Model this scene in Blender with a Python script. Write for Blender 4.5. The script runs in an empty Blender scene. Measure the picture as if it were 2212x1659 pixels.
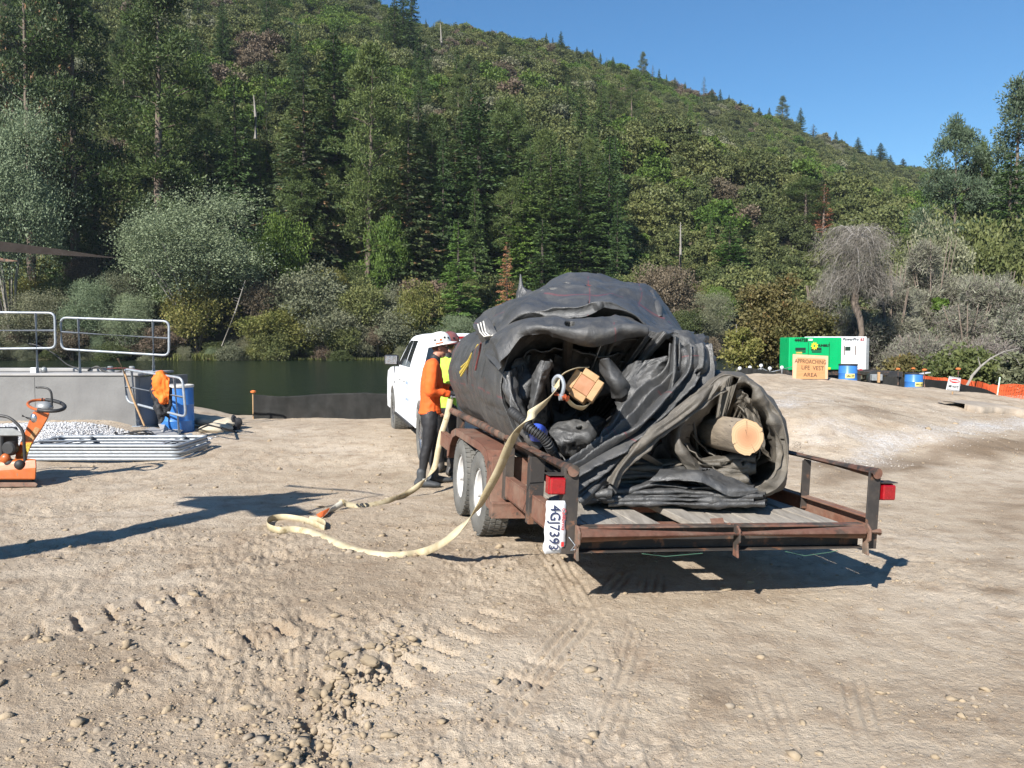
import bpy, math, random
import numpy as np
from mathutils import Vector, Matrix
random.seed(7); np.random.seed(7)
RNG = np.random.RandomState(11)
scene = bpy.context.scene
# ------------------------------------------------------------------ camera, sky, sun, exposure
F = 1736.0; CX = 1106.0; CY = 829.5; HOR = 735.0; CAMH = 1.75
TH = math.atan((CY - HOR) / F)
cam_d = bpy.data.cameras.new('camera'); cam = bpy.data.objects.new('camera', cam_d)
scene.collection.objects.link(cam); scene.camera = cam
cam_d.sensor_width = 36.0; cam_d.lens = 36.0 * F / 2212.0
cam_d.clip_start = 0.05; cam_d.clip_end = 4000
cam.location = (0, 0, CAMH); cam.rotation_euler = (math.pi / 2 - TH, 0, 0)
SUN_EL = math.radians(35.0); SUN_AZ = math.radians(31.0)       # light travels towards +Y, a little to +X
world = bpy.data.worlds.new('World'); scene.world = world; world.use_nodes = True
wn = world.node_tree.nodes; wl = world.node_tree.links
for n in list(wn): wn.remove(n)
sky = wn.new('ShaderNodeTexSky'); sky.sky_type = 'NISHITA'; sky.sun_disc = False
sky.sun_elevation = SUN_EL; sky.sun_rotation = SUN_AZ + math.pi
sky.altitude = 900; sky.air_density = 1.25; sky.dust_density = 0.1; sky.ozone_density = 4.5
bg = wn.new('ShaderNodeBackground'); bg.inputs[1].default_value = 0.072
wo = wn.new('ShaderNodeOutputWorld'); hs_ = wn.new('ShaderNodeHueSaturation'); hs_.inputs['Saturation'].default_value = 1.22; wl.new(sky.outputs[0], hs_.inputs['Color']); wl.new(hs_.outputs[0], bg.inputs[0]); wl.new(bg.outputs[0], wo.inputs[0])
sl = bpy.data.lights.new('sun', 'SUN'); sl.energy = 5.0; sl.angle = math.radians(0.53); sl.color = (1.0, 0.955, 0.89)
so = bpy.data.objects.new('sun', sl); scene.collection.objects.link(so)
ldir = Vector((math.sin(SUN_AZ) * math.cos(SUN_EL), math.cos(SUN_AZ) * math.cos(SUN_EL), -math.sin(SUN_EL)))
so.rotation_euler = ldir.to_track_quat('-Z', 'Y').to_euler(); so.location = (-20, -30, 40)
scene.view_settings.view_transform = 'Standard'; scene.view_settings.look = 'None'
scene.view_settings.exposure = 0.9; scene.view_settings.gamma = 1.0; scene.view_settings.use_curve_mapping = False
scene.cycles.use_denoising = True; scene.cycles.volume_bounces = 0; HAZE = .00011
scene.cycles.max_bounces = 5; scene.cycles.diffuse_bounces = 2; scene.cycles.glossy_bounces = 2
scene.cycles.transmission_bounces = 3; scene.cycles.transparent_max_bounces = 6
scene.render.film_transparent = False

# ------------------------------------------------------------------ projection helpers (photo measured at 2212 x 1659)
def at(px, py, Y):
    a = (px - CX) / F; b = (CY - py) / F
    dy = math.cos(TH) + b * math.sin(TH); dz = -math.sin(TH) + b * math.cos(TH)
    k = Y / dy
    return Vector((a * k, Y, CAMH + dz * k))
def on(px, py, z=0.0):
    a = (px - CX) / F; b = (CY - py) / F
    dy = math.cos(TH) + b * math.sin(TH); dz = -math.sin(TH) + b * math.cos(TH)
    k = (z - CAMH) / dz
    return Vector((a * k, dy * k, z))
# ------------------------------------------------------------------ noise
def _hash(ix, iy, iz, seed):
    h = (ix.astype(np.int64) * 374761393 + iy.astype(np.int64) * 668265263 + iz.astype(np.int64) * 2147483647 + seed * 974634777) & 0xFFFFFFFF
    h = ((h ^ (h >> 13)) * 1274126177) & 0xFFFFFFFF
    h = ((h ^ (h >> 16)) * 2246822519) & 0xFFFFFFFF
    h = h ^ (h >> 15)
    return (h & 0xFFFFFF) / float(0xFFFFFF)
def vnoise(x, y, z=None, seed=0):
    x = np.asarray(x, float); y = np.asarray(y, float)
    z = np.zeros_like(x) if z is None else np.asarray(z, float)
    ix = np.floor(x); iy = np.floor(y); iz = np.floor(z)
    fx = x - ix; fy = y - iy; fz = z - iz
    fx = fx * fx * fx * (fx * (fx * 6 - 15) + 10); fy = fy * fy * fy * (fy * (fy * 6 - 15) + 10); fz = fz * fz * (3 - 2 * fz)
    def c(a, b, d): return _hash(ix + a, iy + b, iz + d, seed)
    if not fz.any():
        v0 = c(0, 0, 0) * (1 - fx) + c(1, 0, 0) * fx; v1 = c(0, 1, 0) * (1 - fx) + c(1, 1, 0) * fx
        return (v0 * (1 - fy) + v1 * fy) * 2 - 1
    r = []
    for d in (0, 1):
        v0 = c(0, 0, d) * (1 - fx) + c(1, 0, d) * fx; v1 = c(0, 1, d) * (1 - fx) + c(1, 1, d) * fx
        r.append(v0 * (1 - fy) + v1 * fy)
    return (r[0] * (1 - fz) + r[1] * fz) * 2 - 1
def fbm(x, y, z=None, oct=4, seed=0, gain=0.5):
    s = 0; a = 1; t = 0
    for i in range(oct):
        s = s + a * vnoise(np.asarray(x) * 2 ** i + 17.3 * i, np.asarray(y) * 2 ** i + 5.1 * i, None if z is None else np.asarray(z) * 2 ** i, seed + i); t += a; a *= gain
    return s / t
def sstep(x, a, b):
    t = np.clip((x - a) / (b - a), 0, 1); return t * t * (3 - 2 * t)

# ------------------------------------------------------------------ materials
def nmat(name):
    m = bpy.data.materials.new(name); m.use_nodes = True
    nt = m.node_tree; b = nt.nodes['Principled BSDF']
    return m, nt, b
def setin(b, k, v):
    if k in b.inputs: b.inputs[k].default_value = v
def rgba(c): return (c[0], c[1], c[2], 1.0)
def coords(nt, kind='Object'):
    t = nt.nodes.new('ShaderNodeTexCoord'); return t.outputs[kind]
def noise_n(nt, vec, scale, detail=4, rough=0.55, dist=0.0):
    n = nt.nodes.new('ShaderNodeTexNoise'); n.inputs['Scale'].default_value = scale; n.inputs['Detail'].default_value = detail
    n.inputs['Roughness'].default_value = rough; n.inputs['Distortion'].default_value = dist
    nt.links.new(vec, n.inputs['Vector']); return n.outputs['Fac']
def ramp(nt, fac, stops):
    r = nt.nodes.new('ShaderNodeValToRGB'); e = r.color_ramp.elements
    while len(e) < len(stops): e.new(0.5)
    for i, (p, c) in enumerate(stops):
        e[i].position = p; e[i].color = rgba(c) if not isinstance(c, float) else (c, c, c, 1)
    nt.links.new(fac, r.inputs[0]); return r.outputs[0]
def mixc(nt, fac, a, b, mode='MIX'):
    m = nt.nodes.new('ShaderNodeMix'); m.data_type = 'RGBA'; m.blend_type = mode
    if hasattr(fac, 'links') or hasattr(fac, 'is_linked'): nt.links.new(fac, m.inputs[0])
    else: m.inputs[0].default_value = fac
    for v, i in ((a, 6), (b, 7)):
        if isinstance(v, (tuple, list)): m.inputs[i].default_value = rgba(v)
        else: nt.links.new(v, m.inputs[i])
    return m.outputs[2]
def bump(nt, b, h, strength, dist):
    n = nt.nodes.new('ShaderNodeBump'); n.inputs['Strength'].default_value = strength; n.inputs['Distance'].default_value = dist
    nt.links.new(h, n.inputs['Height']); nt.links.new(n.outputs[0], b.inputs['Normal']); return n
def mapping(nt, vec, sc):
    m = nt.nodes.new('ShaderNodeMapping'); m.inputs['Scale'].default_value = sc; nt.links.new(vec, m.inputs[0]); return m.outputs[0]
def simple(name, c1, c2=None, scale=6, rough=0.6, metal=0.0, bumps=0.0, bscale=None, stretch=None, spots=None, spec=0.5, coat=0.0):
    """procedural material: two tones mixed by noise, fine relief, optional spots=(colour, threshold, scale)"""
    m, nt, b = nmat(name)
    v = coords(nt)
    if stretch: v = mapping(nt, v, stretch)
    if c2 is None: c2 = tuple(x * 0.82 for x in c1)
    f = noise_n(nt, v, scale, 5, 0.6)
    col = ramp(nt, f, [(0.32, c1), (0.68, c2)])
    if spots:
        sc, th, ss = spots
        g = noise_n(nt, v, ss, 6, 0.65, 0.4)
        mk_ = ramp(nt, g, [(th, 0.0), (th + 0.06, 1.0)])
        col = mixc(nt, mk_, col, sc)
    nt.links.new(col, b.inputs['Base Color'])
    rr = ramp(nt, noise_n(nt, v, scale * 2.3, 4), [(0.3, max(0.02, rough - 0.1)), (0.7, min(1.0, rough + 0.1))])
    nt.links.new(rr, b.inputs['Roughness'])
    setin(b, 'Metallic', metal); setin(b, 'Specular IOR Level', spec); setin(b, 'Coat Weight', coat)
    if bumps: bump(nt, b, noise_n(nt, v, bscale or scale * 4, 6, 0.6), 0.6, bumps)
    return m
M = {}

# ------------------------------------------------------------------ object helpers
def link(o):
    scene.collection.objects.link(o); return o
def tag(o, label=None, cat=None, group=None, kind=None):
    if label: o['label'] = label
    if cat: o['category'] = cat
    if group: o['group'] = group
    if kind: o['kind'] = kind
    return o
def wloc(o):
    v = Vector((0, 0, 0))
    while o is not None: v += o.location; o = o.parent
    return v
def thing(name, label, cat, loc=(0, 0, 0), group=None):
    o = bpy.data.objects.new(name, None); o.empty_display_size = 0.2; link(o); o.location = loc
    return tag(o, label, cat, group)
def np_mesh(name, V, Fc, mat=None, smooth=False):
    """V (n,3); Fc (m,3) or (m,4)"""
    V = np.asarray(V, np.float32); Fc = np.asarray(Fc, np.int32)
    me = bpy.data.meshes.new(name); k = Fc.shape[1]
    me.vertices.add(len(V)); me.vertices.foreach_set('co', V.ravel())
    me.loops.add(Fc.size); me.loops.foreach_set('vertex_index', Fc.ravel())
    me.polygons.add(len(Fc)); me.polygons.foreach_set('loop_start', np.arange(0, Fc.size, k, dtype=np.int32))
    try: me.polygons.foreach_set('loop_total', np.full(len(Fc), k, np.int32))
    except Exception: pass
    if smooth: me.polygons.foreach_set('use_smooth', np.ones(len(Fc), bool))
    me.update(calc_edges=True); me.validate()
    if mat: me.materials.append(mat)
    return me
def obj(name, me, parent=None, loc=None):
    o = bpy.data.objects.new(name, me); link(o)
    if parent: o.parent = parent
    if loc is not None: o.location = loc
    return o
def frame_from(d, up=(0, 0, 1)):
    d = Vector(d).normalized(); u = Vector(up)
    if abs(d.dot(u)) > 0.98: u = Vector((1, 0, 0))
    s = d.cross(u).normalized(); w = s.cross(d)
    return s, w, d
class MB:
    """collects simple shapes; build() links them as one mesh object"""
    def __init__(self, xf=None): self.v = []; self.f = []; self.xf = xf or (lambda p: Vector(p))
    def add(self, vs, fs):
        n = len(self.v); self.v += [self.xf(p) for p in vs]; self.f += [tuple(i + n for i in f) for f in fs]; return self
    def box(self, lo, hi):
        x0, y0, z0 = lo; x1, y1, z1 = hi
        return self.add([(x0, y0, z0), (x1, y0, z0), (x1, y1, z0), (x0, y1, z0), (x0, y0, z1), (x1, y0, z1), (x1, y1, z1), (x0, y1, z1)],
                        [(0, 3, 2, 1), (4, 5, 6, 7), (0, 1, 5, 4), (1, 2, 6, 5), (2, 3, 7, 6), (3, 0, 4, 7)])
    def obox(self, c, ax, ay, az):
        c = Vector(c); ax = Vector(ax); ay = Vector(ay); az = Vector(az)
        vs = [c + sx * ax + sy * ay + sz * az for sz in (-1, 1) for sx, sy in ((-1, -1), (1, -1), (1, 1), (-1, 1))]
        return self.add(vs, [(0, 3, 2, 1), (4, 5, 6, 7), (0, 1, 5, 4), (1, 2, 6, 5), (2, 3, 7, 6), (3, 0, 4, 7)])
    def tube(self, pts, r, n=10, cap=True, closed=False):
        pts = [Vector(p) for p in pts]; m = len(pts); rs = r if isinstance(r, (list, tuple)) else [r] * m
        vs = []; prev = None
        for i, p in enumerate(pts):
            a = pts[(i - 1) % m] if (closed or i > 0) else p; b = pts[(i + 1) % m] if (closed or i < m - 1) else p
            d = (b - a).normalized()
            if prev is None: s, w, _ = frame_from(d)
            else:
                s = prev - d * prev.dot(d)
                s = s.normalized() if s.length > 1e-6 else frame_from(d)[0]
                w = d.cross(s)
            prev = s
            for k in range(n):
                t = 2 * math.pi * k / n; vs.append(p + (s * math.cos(t) + w * math.sin(t)) * rs[i])
        fs = []
        for i in range(m if closed else m - 1):
            j = (i + 1) % m
            for k in range(n): l = (k + 1) % n; fs.append((i * n + k, i * n + l, j * n + l, j * n + k))
        if cap and not closed: fs.append(tuple(range(n))[::-1]); fs.append(tuple((m - 1) * n + k for k in range(n)))
        return self.add(vs, fs)
    def lathe(self, prof, o, axis=(0, 0, 1), n=24, cap=True):
        """prof: (radius, height) list"""
        s, w, d = frame_from(axis, (0, 1, 0) if abs(Vector(axis).normalized().z) > .9 else (0, 0, 1)); o = Vector(o); vs = []
        for (r, h) in prof:
            for k in range(n):
                t = 2 * math.pi * k / n; vs.append(o + d * h + (s * math.cos(t) + w * math.sin(t)) * r)
        fs = [(i * n + k, i * n + (k + 1) % n, (i + 1) * n + (k + 1) % n, (i + 1) * n + k) for i in range(len(prof) - 1) for k in range(n)]
        if cap: fs.append(tuple(range(n))[::-1]); fs.append(tuple((len(prof) - 1) * n + k for k in range(n)))
        return self.add(vs, fs)
    def prism(self, poly, fn, d0, d1):
        """poly: 2-d outline; fn(a, b, d) -> point"""
        n = len(poly); vs = [fn(a, b, d0) for a, b in poly] + [fn(a, b, d1) for a, b in poly]
        fs = [tuple(range(n))[::-1], tuple(range(n, 2 * n))] + [(i, (i + 1) % n, n + (i + 1) % n, n + i) for i in range(n)]
        return self.add(vs, fs)
    def build(self, name, mat, parent=None, smooth=False, bevel=0.0, auto=True):
        org = wloc(parent) if parent else Vector((0, 0, 0))
        me = bpy.data.meshes.new(name); me.from_pydata([tuple(p - org) for p in self.v], [], self.f); me.materials.append(mat)
        import bmesh
        bm = bmesh.new(); bm.from_mesh(me); bmesh.ops.recalc_face_normals(bm, faces=bm.faces)
        if bevel: bmesh.ops.bevel(bm, geom=[e for e in bm.edges], offset=bevel, segments=1, affect='EDGES', clamp_overlap=True)
        bm.to_mesh(me); bm.free()
        if smooth:
            me.polygons.foreach_set('use_smooth', np.ones(len(me.polygons), bool))
            try: me.set_sharp_from_angle(angle=math.radians(38))
            except Exception: pass
        me.update(); return obj(name, me, parent)
def catmull(P, n):
    """P (k,d) control rows -> n resampled rows"""
    P = np.asarray(P, float); k = len(P)
    t = np.linspace(0, k - 1, n); i = np.clip(np.floor(t).astype(int), 0, k - 2); f = (t - i)[:, None]
    def g(j): return P[np.clip(j, 0, k - 1)]
    shape = (-1,) + (1,) * (P.ndim - 1); f = (t - i).reshape(shape)
    p0, p1, p2, p3 = g(i - 1), g(i), g(i + 1), g(i + 2)
    return 0.5 * ((2 * p1) + (-p0 + p2) * f + (2 * p0 - 5 * p1 + 4 * p2 - p3) * f ** 2 + (-p0 + 3 * p1 - 3 * p2 + p3) * f ** 3)
def text_obj(body, size, mat, origin, xdir, ydir, parent, name='lettering', depth=0.002, align='CENTER', shear=0.0, width=1.0, bold=0.0):
    cu = bpy.data.curves.new(name, 'FONT'); cu.body = body; cu.size = size; cu.align_x = align; cu.align_y = 'CENTER'; cu.extrude = depth; cu.shear = shear; cu.offset = bold
    cu.resolution_u = 3
    tmp = link(bpy.data.objects.new('lettering_source', cu)); bpy.context.view_layer.update()
    me = bpy.data.meshes.new_from_object(tmp.evaluated_get(bpy.context.evaluated_depsgraph_get()))
    bpy.data.objects.remove(tmp); bpy.data.curves.remove(cu)
    x = Vector(xdir).normalized(); y = Vector(ydir).normalized(); z = x.cross(y)
    org = Vector(origin) - (wloc(parent) if parent else Vector((0, 0, 0)))
    for v in me.vertices: v.co = org + x * v.co.x * width + y * v.co.y + z * v.co.z
    me.materials.clear(); me.materials.append(mat); me.name = name
    return obj(name, me, parent)

# ------------------------------------------------------------------ terrain
SKY_T = [-900, 0, 300, 600, 740, 830, 900, 1060, 1210, 1390, 1530, 1700, 1850, 1960, 2100, 2400, 3200]
SKY_Y = [-240, -240, -210, -120, -30, 48, 88, 116, 150, 194, 244, 290, 360, 396, 404, 396, 366]
RID_Y = [430, 430, 430, 400, 380, 360, 350, 350, 360, 380, 390, 400, 430, 460, 480, 500, 500]
MND_T = [1380, 1500, 1590, 1640, 1800, 2000, 2212, 2600, 3200]
MND_Z = [0.10, 0.60, 0.76, 0.79, 0.68, 0.41, 0.17, 0.05, 0.0]
SHORE = 107.0; WZ = -0.9
def tpx(X, Y): return np.where(Y > 2.0, CX + F * X / np.maximum(Y, 2.0), CX + F * X / 2.0)
def bank_y(t): return 17.6 + 46 * sstep(t, 1450, 1640)
def terrain(X, Y, fine=True):
    X = np.asarray(X, float); Y = np.asarray(Y, float)
    t = np.clip(tpx(X, Y), -900, 3200)
    z = 0.03 * fbm(X * .35, Y * .35, oct=3, seed=3)
    z = z + np.clip(-.048 * (X - 2.2), 0, .10) * sstep(Y, 3.0, 5.0) * (1 - sstep(Y, 7.3, 9.2)) * sstep(X, -3.0, -1.0)
    z = z + .22 * sstep(Y, 11.3, 13.2) * (1 - sstep(X, -7.4, -6.1)) * sstep(X, -14, -13)
    # mound on the right with its ridge 21 m away
    mz = np.interp(t, MND_T, MND_Z) * (Y > 2)
    rise = 0.14 * sstep(Y, 8.6, 11.0) + 0.66 * sstep(Y + .35 * np.sin(X * 1.1) + .25 * np.sin(X * 2.7 + 1), 10.6, 13.2) + 0.20 * sstep(Y, 13.5, 21)
    fall = 1 - sstep(Y, 22.0, 27.0); z = z - .38 * sstep(Y, 22.0, 27.0) * sstep(t, 1480, 1560) * (Y > 2)
    z = z + mz * rise * fall * (1 + .10 * fbm(X * .5, Y * .5, oct=3, seed=9))
    z = z + 0.08 * (fbm(X * 1.1, Y * 1.1, oct=4, seed=10, gain=.6)) * rise * (t > 1400) * (Y > 2)
    # bank into the river
    bw = bank_y(t); z = z - (z + 2.4) * sstep(Y, bw, bw + 7.5)
    # far side
    zr = CAMH + (HOR - np.interp(t, SKY_T, SKY_Y)) / F * np.interp(t, SKY_T, RID_Y); yr = np.interp(t, SKY_T, RID_Y)
    s = (Y - SHORE - 4) / (yr - SHORE - 4)
    hill = zr * np.clip(s, 0, 1) ** 1.04 - 0.35 * np.clip(Y - yr, 0, None)
    hn = fbm(X * .011, Y * .011, oct=4, seed=21) * 13 + fbm(X * .05, Y * .05, oct=3, seed=22) * 3.0
    hill = hill + hn * np.clip(s * 4, 0, 1) * np.clip((1.06 - s) * 3.0, 0, 1)
    z = np.where(Y > SHORE - 6, z + sstep(Y, SHORE - 3, SHORE + 4) * 2.9 + np.where(s > 0, hill, 0), z)
    if fine:
        R = np.hypot(X, Y); fm = (1 - sstep(R, 14, 30)) * (Y > -2)
        left = 1 - sstep(X, -0.6, 1.4)
        near = 1 - sstep(Y, 5.5, 8.5)
        rub = .24 + 0.72 * left * near * sstep(fbm(X * .9, Y * .9, oct=2, seed=30), -.5, .3) + .5 * sstep(fbm(X * .6, Y * .6, oct=2, seed=31), .1, .5)
        d = .022 * fbm(X * 1.2, Y * 1.2, oct=3, seed=33) * (.5 + left)
        rid = 1 - np.abs(fbm(X * 3.3, Y * 3.3, oct=4, seed=34, gain=.6))
        d = d + .024 * (rid - .8) * rub + .015 * fbm(X * 13, Y * 13, oct=3, seed=35) * rub
        cl = np.clip(fbm(X * 9, Y * 9, oct=3, seed=36, gain=.6) - .22, 0, 1)
        d = d + .035 * cl * rub
        d = d + (.034 * np.clip(fbm(X * 22, Y * 22, oct=2, seed=37) - .2, 0, 1) + .012 * (1 - np.abs(fbm(X * 30, Y * 30, oct=2, seed=39))) ** 3 - .030 * np.clip(fbm(X * 8, Y * 8, oct=3, seed=42) - .35, 0, 1)) * rub * (1 - sstep(Y, 6, 12))
        # tyre and track marks
        for (x0, y0, x1, y1, w, dep, kind) in TRACKS:
            L = math.hypot(x1 - x0, y1 - y0); ux, uy = (x1 - x0) / L, (y1 - y0) / L
            a = (X - x0) * ux + (Y - y0) * uy; c = -(X - x0) * uy + (Y - y0) * ux + .10 * np.sin(a * .9 + x0 * 3)
            m = (1 - sstep(np.abs(c), w * .42, w * .55)) * sstep(a, 0, .5) * (1 - sstep(a, L - .7, L)) * sstep(fbm(X * .8, Y * .8, oct=2, seed=38 + int(abs(x0) * 3)), -.5, .05)
            if kind == 'lug': pat = np.clip(np.sin(a / .115 * 2 * np.pi / 1.0 + 1.6 * np.sign(c) * 0), -.5, .5) + .3 * np.sin(c / w * 2 * np.pi)
            elif kind == 'cleat': pat = np.where(np.mod(a, .19) < .045, -1.6, .35)
            else: pat = np.sin(c / .030 * np.pi) * .8
            d = d + m * dep * 2.3 * pat - m * dep * 1.3
        # torn up strip with clods, middle foreground
        for (px, py, r, dep) in PITS:
            g = on(px, py); q = np.exp(-(((X - g.x) / r) ** 2 + ((Y - g.y) / (r * .8)) ** 2))
            nn = fbm(X * 12, Y * 12, oct=3, seed=40, gain=.65); d = d - np.clip(q * 1.6, 0, 1) * dep * .75 * sstep(nn, -.25, .25) + q * .04 * np.clip(-nn, 0, 1) + q * .03 * np.clip(fbm(X * 26, Y * 26, oct=2, seed=43), 0, 1)
        z = z + d * fm
    return z
def gz(x, y): return float(terrain(np.array([x]), np.array([y]), True)[0])
def _tr(p0, p1, w, dep, kind):
    a = on(*p0); b = on(*p1); return (a.x, a.y, b.x, b.y, w, dep, kind)
TRACKS = [_tr((1010, 1659), (1330, 1235), .20, .006, 'rib'), _tr((1240, 1659), (1420, 1240), .20, .005, 'rib'), _tr((1290, 1500), (1180, 1190), .22, .006, 'rib'),
          _tr((1760, 1659), (1600, 1260), .2, .004, 'rib'), _tr((1950, 1659), (1800, 1300), .2, .004, 'rib'), _tr((0, 1390), (560, 1290), .40, .010, 'cleat'),
          _tr((120, 1530), (800, 1330), .34, .009, 'cleat'), _tr((600, 1640), (1180, 1330), .30, .008, 'cleat'), _tr((0, 1290), (700, 1230), .3, .006, 'lug'),
          _tr((900, 1640), (1180, 1400), .22, .008, 'lug'), _tr((380, 1659), (560, 1500), .22, .006, 'rib'), _tr((1060, 1560), (1200, 1420), .25, .010, 'cleat')]
PITS = [(735, 1490, .09, .10), (700, 1560, .10, .10), (800, 1475, .10, .11), (855, 1450, .07, .08), (760, 1530, .08, .09), (690, 1620, .08, .07), (900, 1400, .07, .03), (150, 1375, .12, .03), (265, 1500, .10, .03), (540, 1150, .10, .02)]

def polar_ground(name, r0, r1, ratio, amn, mat, fine, center=False):
    a_f = np.radians(np.linspace(-37, 37, amn)); a_c = np.radians(np.linspace(37, 323, 60))[1:-1]
    A = np.concatenate([a_f, a_c]); nr = int(math.log(r1 / r0) / math.log(ratio)) + 1
    R = np.geomspace(r0, r1, nr); RR, AA = np.meshgrid(R, A, indexing='ij')
    X = RR * np.sin(AA); Y = RR * np.cos(AA); Z = terrain(X, Y, fine)
    n = len(A); idx = np.arange(nr * n).reshape(nr, n); j = np.roll(idx, -1, axis=1)
    Q = np.stack([idx[:-1], idx[1:], j[1:], j[:-1]], -1).reshape(-1, 4)
    V = np.stack([X, Y, Z], -1).reshape(-1, 3)
    me = np_mesh(name, V, Q, mat, True)
    if center:
        pass
    return me, V
# ------------------------------------------------------------------ ground, hill, water
def ground_mat():
    m, nt, b = nmat('dirt_ground'); v = coords(nt)
    big = noise_n(nt, v, 0.45, 5, .6); mid = noise_n(nt, v, 3.5, 6, .65); fin = noise_n(nt, v, 38, 6, .7)
    c = ramp(nt, big, [(.32, (.385, .304, .218)), (.5, (.455, .373, .278)), (.7, (.52, .44, .345))])
    c = mixc(nt, ramp(nt, mid, [(.45, 0.0), (.7, .75)]), c, (.27, .195, .13))
    c = mixc(nt, ramp(nt, fin, [(.52, 0.0), (.78, .8)]), c, (.50, .44, .36))
    c = mixc(nt, ramp(nt, noise_n(nt, v, 90, 3, .6), [(.6, 0.0), (.75, .55)]), c, (.23, .19, .15))
    # pale crushed gravel where it lies (vertex mask)
    at_ = nt.nodes.new('ShaderNodeAttribute'); at_.attribute_name = 'gravel'
    vo = nt.nodes.new('ShaderNodeTexVoronoi'); vo.inputs['Scale'].default_value = 26; nt.links.new(v, vo.inputs['Vector'])
    cell = ramp(nt, vo.outputs['Color'], [(.35, (.46, .41, .36)), (.75, (.60, .59, .58))])
    c = mixc(nt, at_.outputs['Fac'], c, cell)
    ad = nt.nodes.new('ShaderNodeAttribute'); ad.attribute_name = 'damp'
    c = mixc(nt, ad.outputs['Fac'], c, (.20, .145, .095))
    # scattered white chips
    v2 = nt.nodes.new('ShaderNodeTexVoronoi'); v2.inputs['Scale'].default_value = 30; nt.links.new(v, v2.inputs['Vector'])
    chip = ramp(nt, v2.outputs['Distance'], [(.10, 1.0), (.14, 0.0)]); sel = ramp(nt, noise_n(nt, v, 11, 3), [(.60, 0.0), (.63, 1.0)])
    mm = nt.nodes.new('ShaderNodeMath'); mm.operation = 'MULTIPLY'; nt.links.new(chip, mm.inputs[0]); nt.links.new(sel, mm.inputs[1])
    c = mixc(nt, mm.outputs[0], c, (.55, .52, .47))
    nt.links.new(c, b.inputs['Base Color']); setin(b, 'Roughness', .93); setin(b, 'Specular IOR Level', .12)
    h = nt.nodes.new('ShaderNodeMath'); h.operation = 'ADD'; nt.links.new(noise_n(nt, v, 30, 8, .72), h.inputs[0])
    h2 = nt.nodes.new('ShaderNodeMath'); h2.operation = 'MULTIPLY'; h2.inputs[1].default_value = 1.6; nt.links.new(noise_n(nt, v, 7, 6, .7), h2.inputs[0]); nt.links.new(h2.outputs[0], h.inputs[1])
    bump(nt, b, h.outputs[0], .8, .028)
    return m
M['dirt'] = ground_mat()
me, V = polar_ground('ground', 1.2, 30, 1.0058, 640, M['dirt'], True)
def masks(V):
    X, Y = V[:, 0].astype(float), V[:, 1].astype(float); t = tpx(X, Y)
    g = np.zeros(len(V)); n = fbm(X * 1.3, Y * 1.3, oct=4, seed=51); n2 = fbm(X * .45, Y * .7, oct=3, seed=52)
    streak = lambda tx, yy, wt, wy: np.exp(-((t - tx) / wt) ** 2 - ((Y - yy) / wy) ** 2)
    band = np.exp(-((Y - (10.9 + (t - 1850) * .0125)) / (.75 + .0012 * (t - 1850).clip(0))) ** 2) * sstep(t, 1800, 1900); right = .95 * band + .8 * streak(1700, 14.6, 55, 1.6) + .5 * streak(1780, 12.2, 80, .8) + .3 * streak(1640, 17, 60, 1.5)
    g = g + right * .95 + n * .75 - .22
    g = g * (right > .02)
    lg = sstep(X, -9.6, -9.0) * (1 - sstep(X + .35 * n, -5.2, -4.9)) * sstep(Y + .25 * n, 11.5, 11.8) * (1 - sstep(Y, 13.5, 13.9))
    g = np.clip(g, 0, 1) ** .8 * .85 + lg
    d = np.clip(np.exp(-((Y - (10.3 + (t - 1850) * .006)) / .75) ** 2) * sstep(t, 1700, 1850) * 1.1 + n * .8 - .3, 0, .8) * (t > 1500) + np.clip(streak(1905, 14.6, 60, 1.2) * .9 + n * .7 - .2, 0, .6) * (t > 1500)
    dd = on(2160, 1283); d = d + np.exp(-((X - dd.x) / .16) ** 2 - ((Y - dd.y) / .09) ** 2) * .9
    d = d + .5 * np.clip(fbm(X * .7, Y * .7, oct=4, seed=53) + .25, 0, 1) * (1 - sstep(X, -1.0, 1.6)) * (1 - sstep(Y, 5.5, 9)) + .12 * np.clip(fbm(X * .5, Y * .5, oct=4, seed=54) - .1, 0, 1) * (Y < 12)
    return np.clip(g, 0, 1), np.clip(d * (1 - np.clip(g, 0, 1)), 0, .9)
g, d = masks(V)
for nm, arr in (('gravel', g), ('damp', d)):
    a = me.attributes.new(nm, 'FLOAT', 'POINT'); a.data.foreach_set('value', arr.astype(np.float32))
ground = tag(obj('ground', me), 'pale trampled dirt of the worksite with tyre tracks and stones', None, None, 'structure')
# small disc closing the sheet under the viewer
aa = np.linspace(0, 2 * np.pi, 73)[:-1]; cv = np.array([[1.21 * math.sin(q), 1.21 * math.cos(q), 0] for q in aa] + [[0, 0, 0]]); cv[:, 2] = -.03
obj('ground_underfoot', np_mesh('ground_underfoot', cv, [(i, (i + 1) % 72, 72) for i in range(72)], M['dirt']))['kind'] = 'structure'
# far land sheet (river bed, far bank, hillside)
def hill_mat():
    m, nt, b = nmat('hillside_soil'); v = coords(nt)
    c = ramp(nt, noise_n(nt, v, .05, 6, .65), [(.35, (.08, .07, .04)), (.52, (.115, .095, .06)), (.7, (.16, .13, .09))])
    c = mixc(nt, ramp(nt, noise_n(nt, v, .6, 5, .7), [(.45, 0.0), (.65, .8)]), c, (.045, .055, .022))
    nt.links.new(c, b.inputs['Base Color']); setin(b, 'Roughness', .95); setin(b, 'Specular IOR Level', .1)
    bump(nt, b, noise_n(nt, v, 1.2, 6, .7), .7, .5); return m
M['hill'] = hill_mat()
hm, _ = polar_ground('hillside', 30, 1500, 1.02, 300, M['hill'], False)
tag(obj('hillside', hm), 'steep wooded hillside rising beyond the river', None, None, 'structure')
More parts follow.
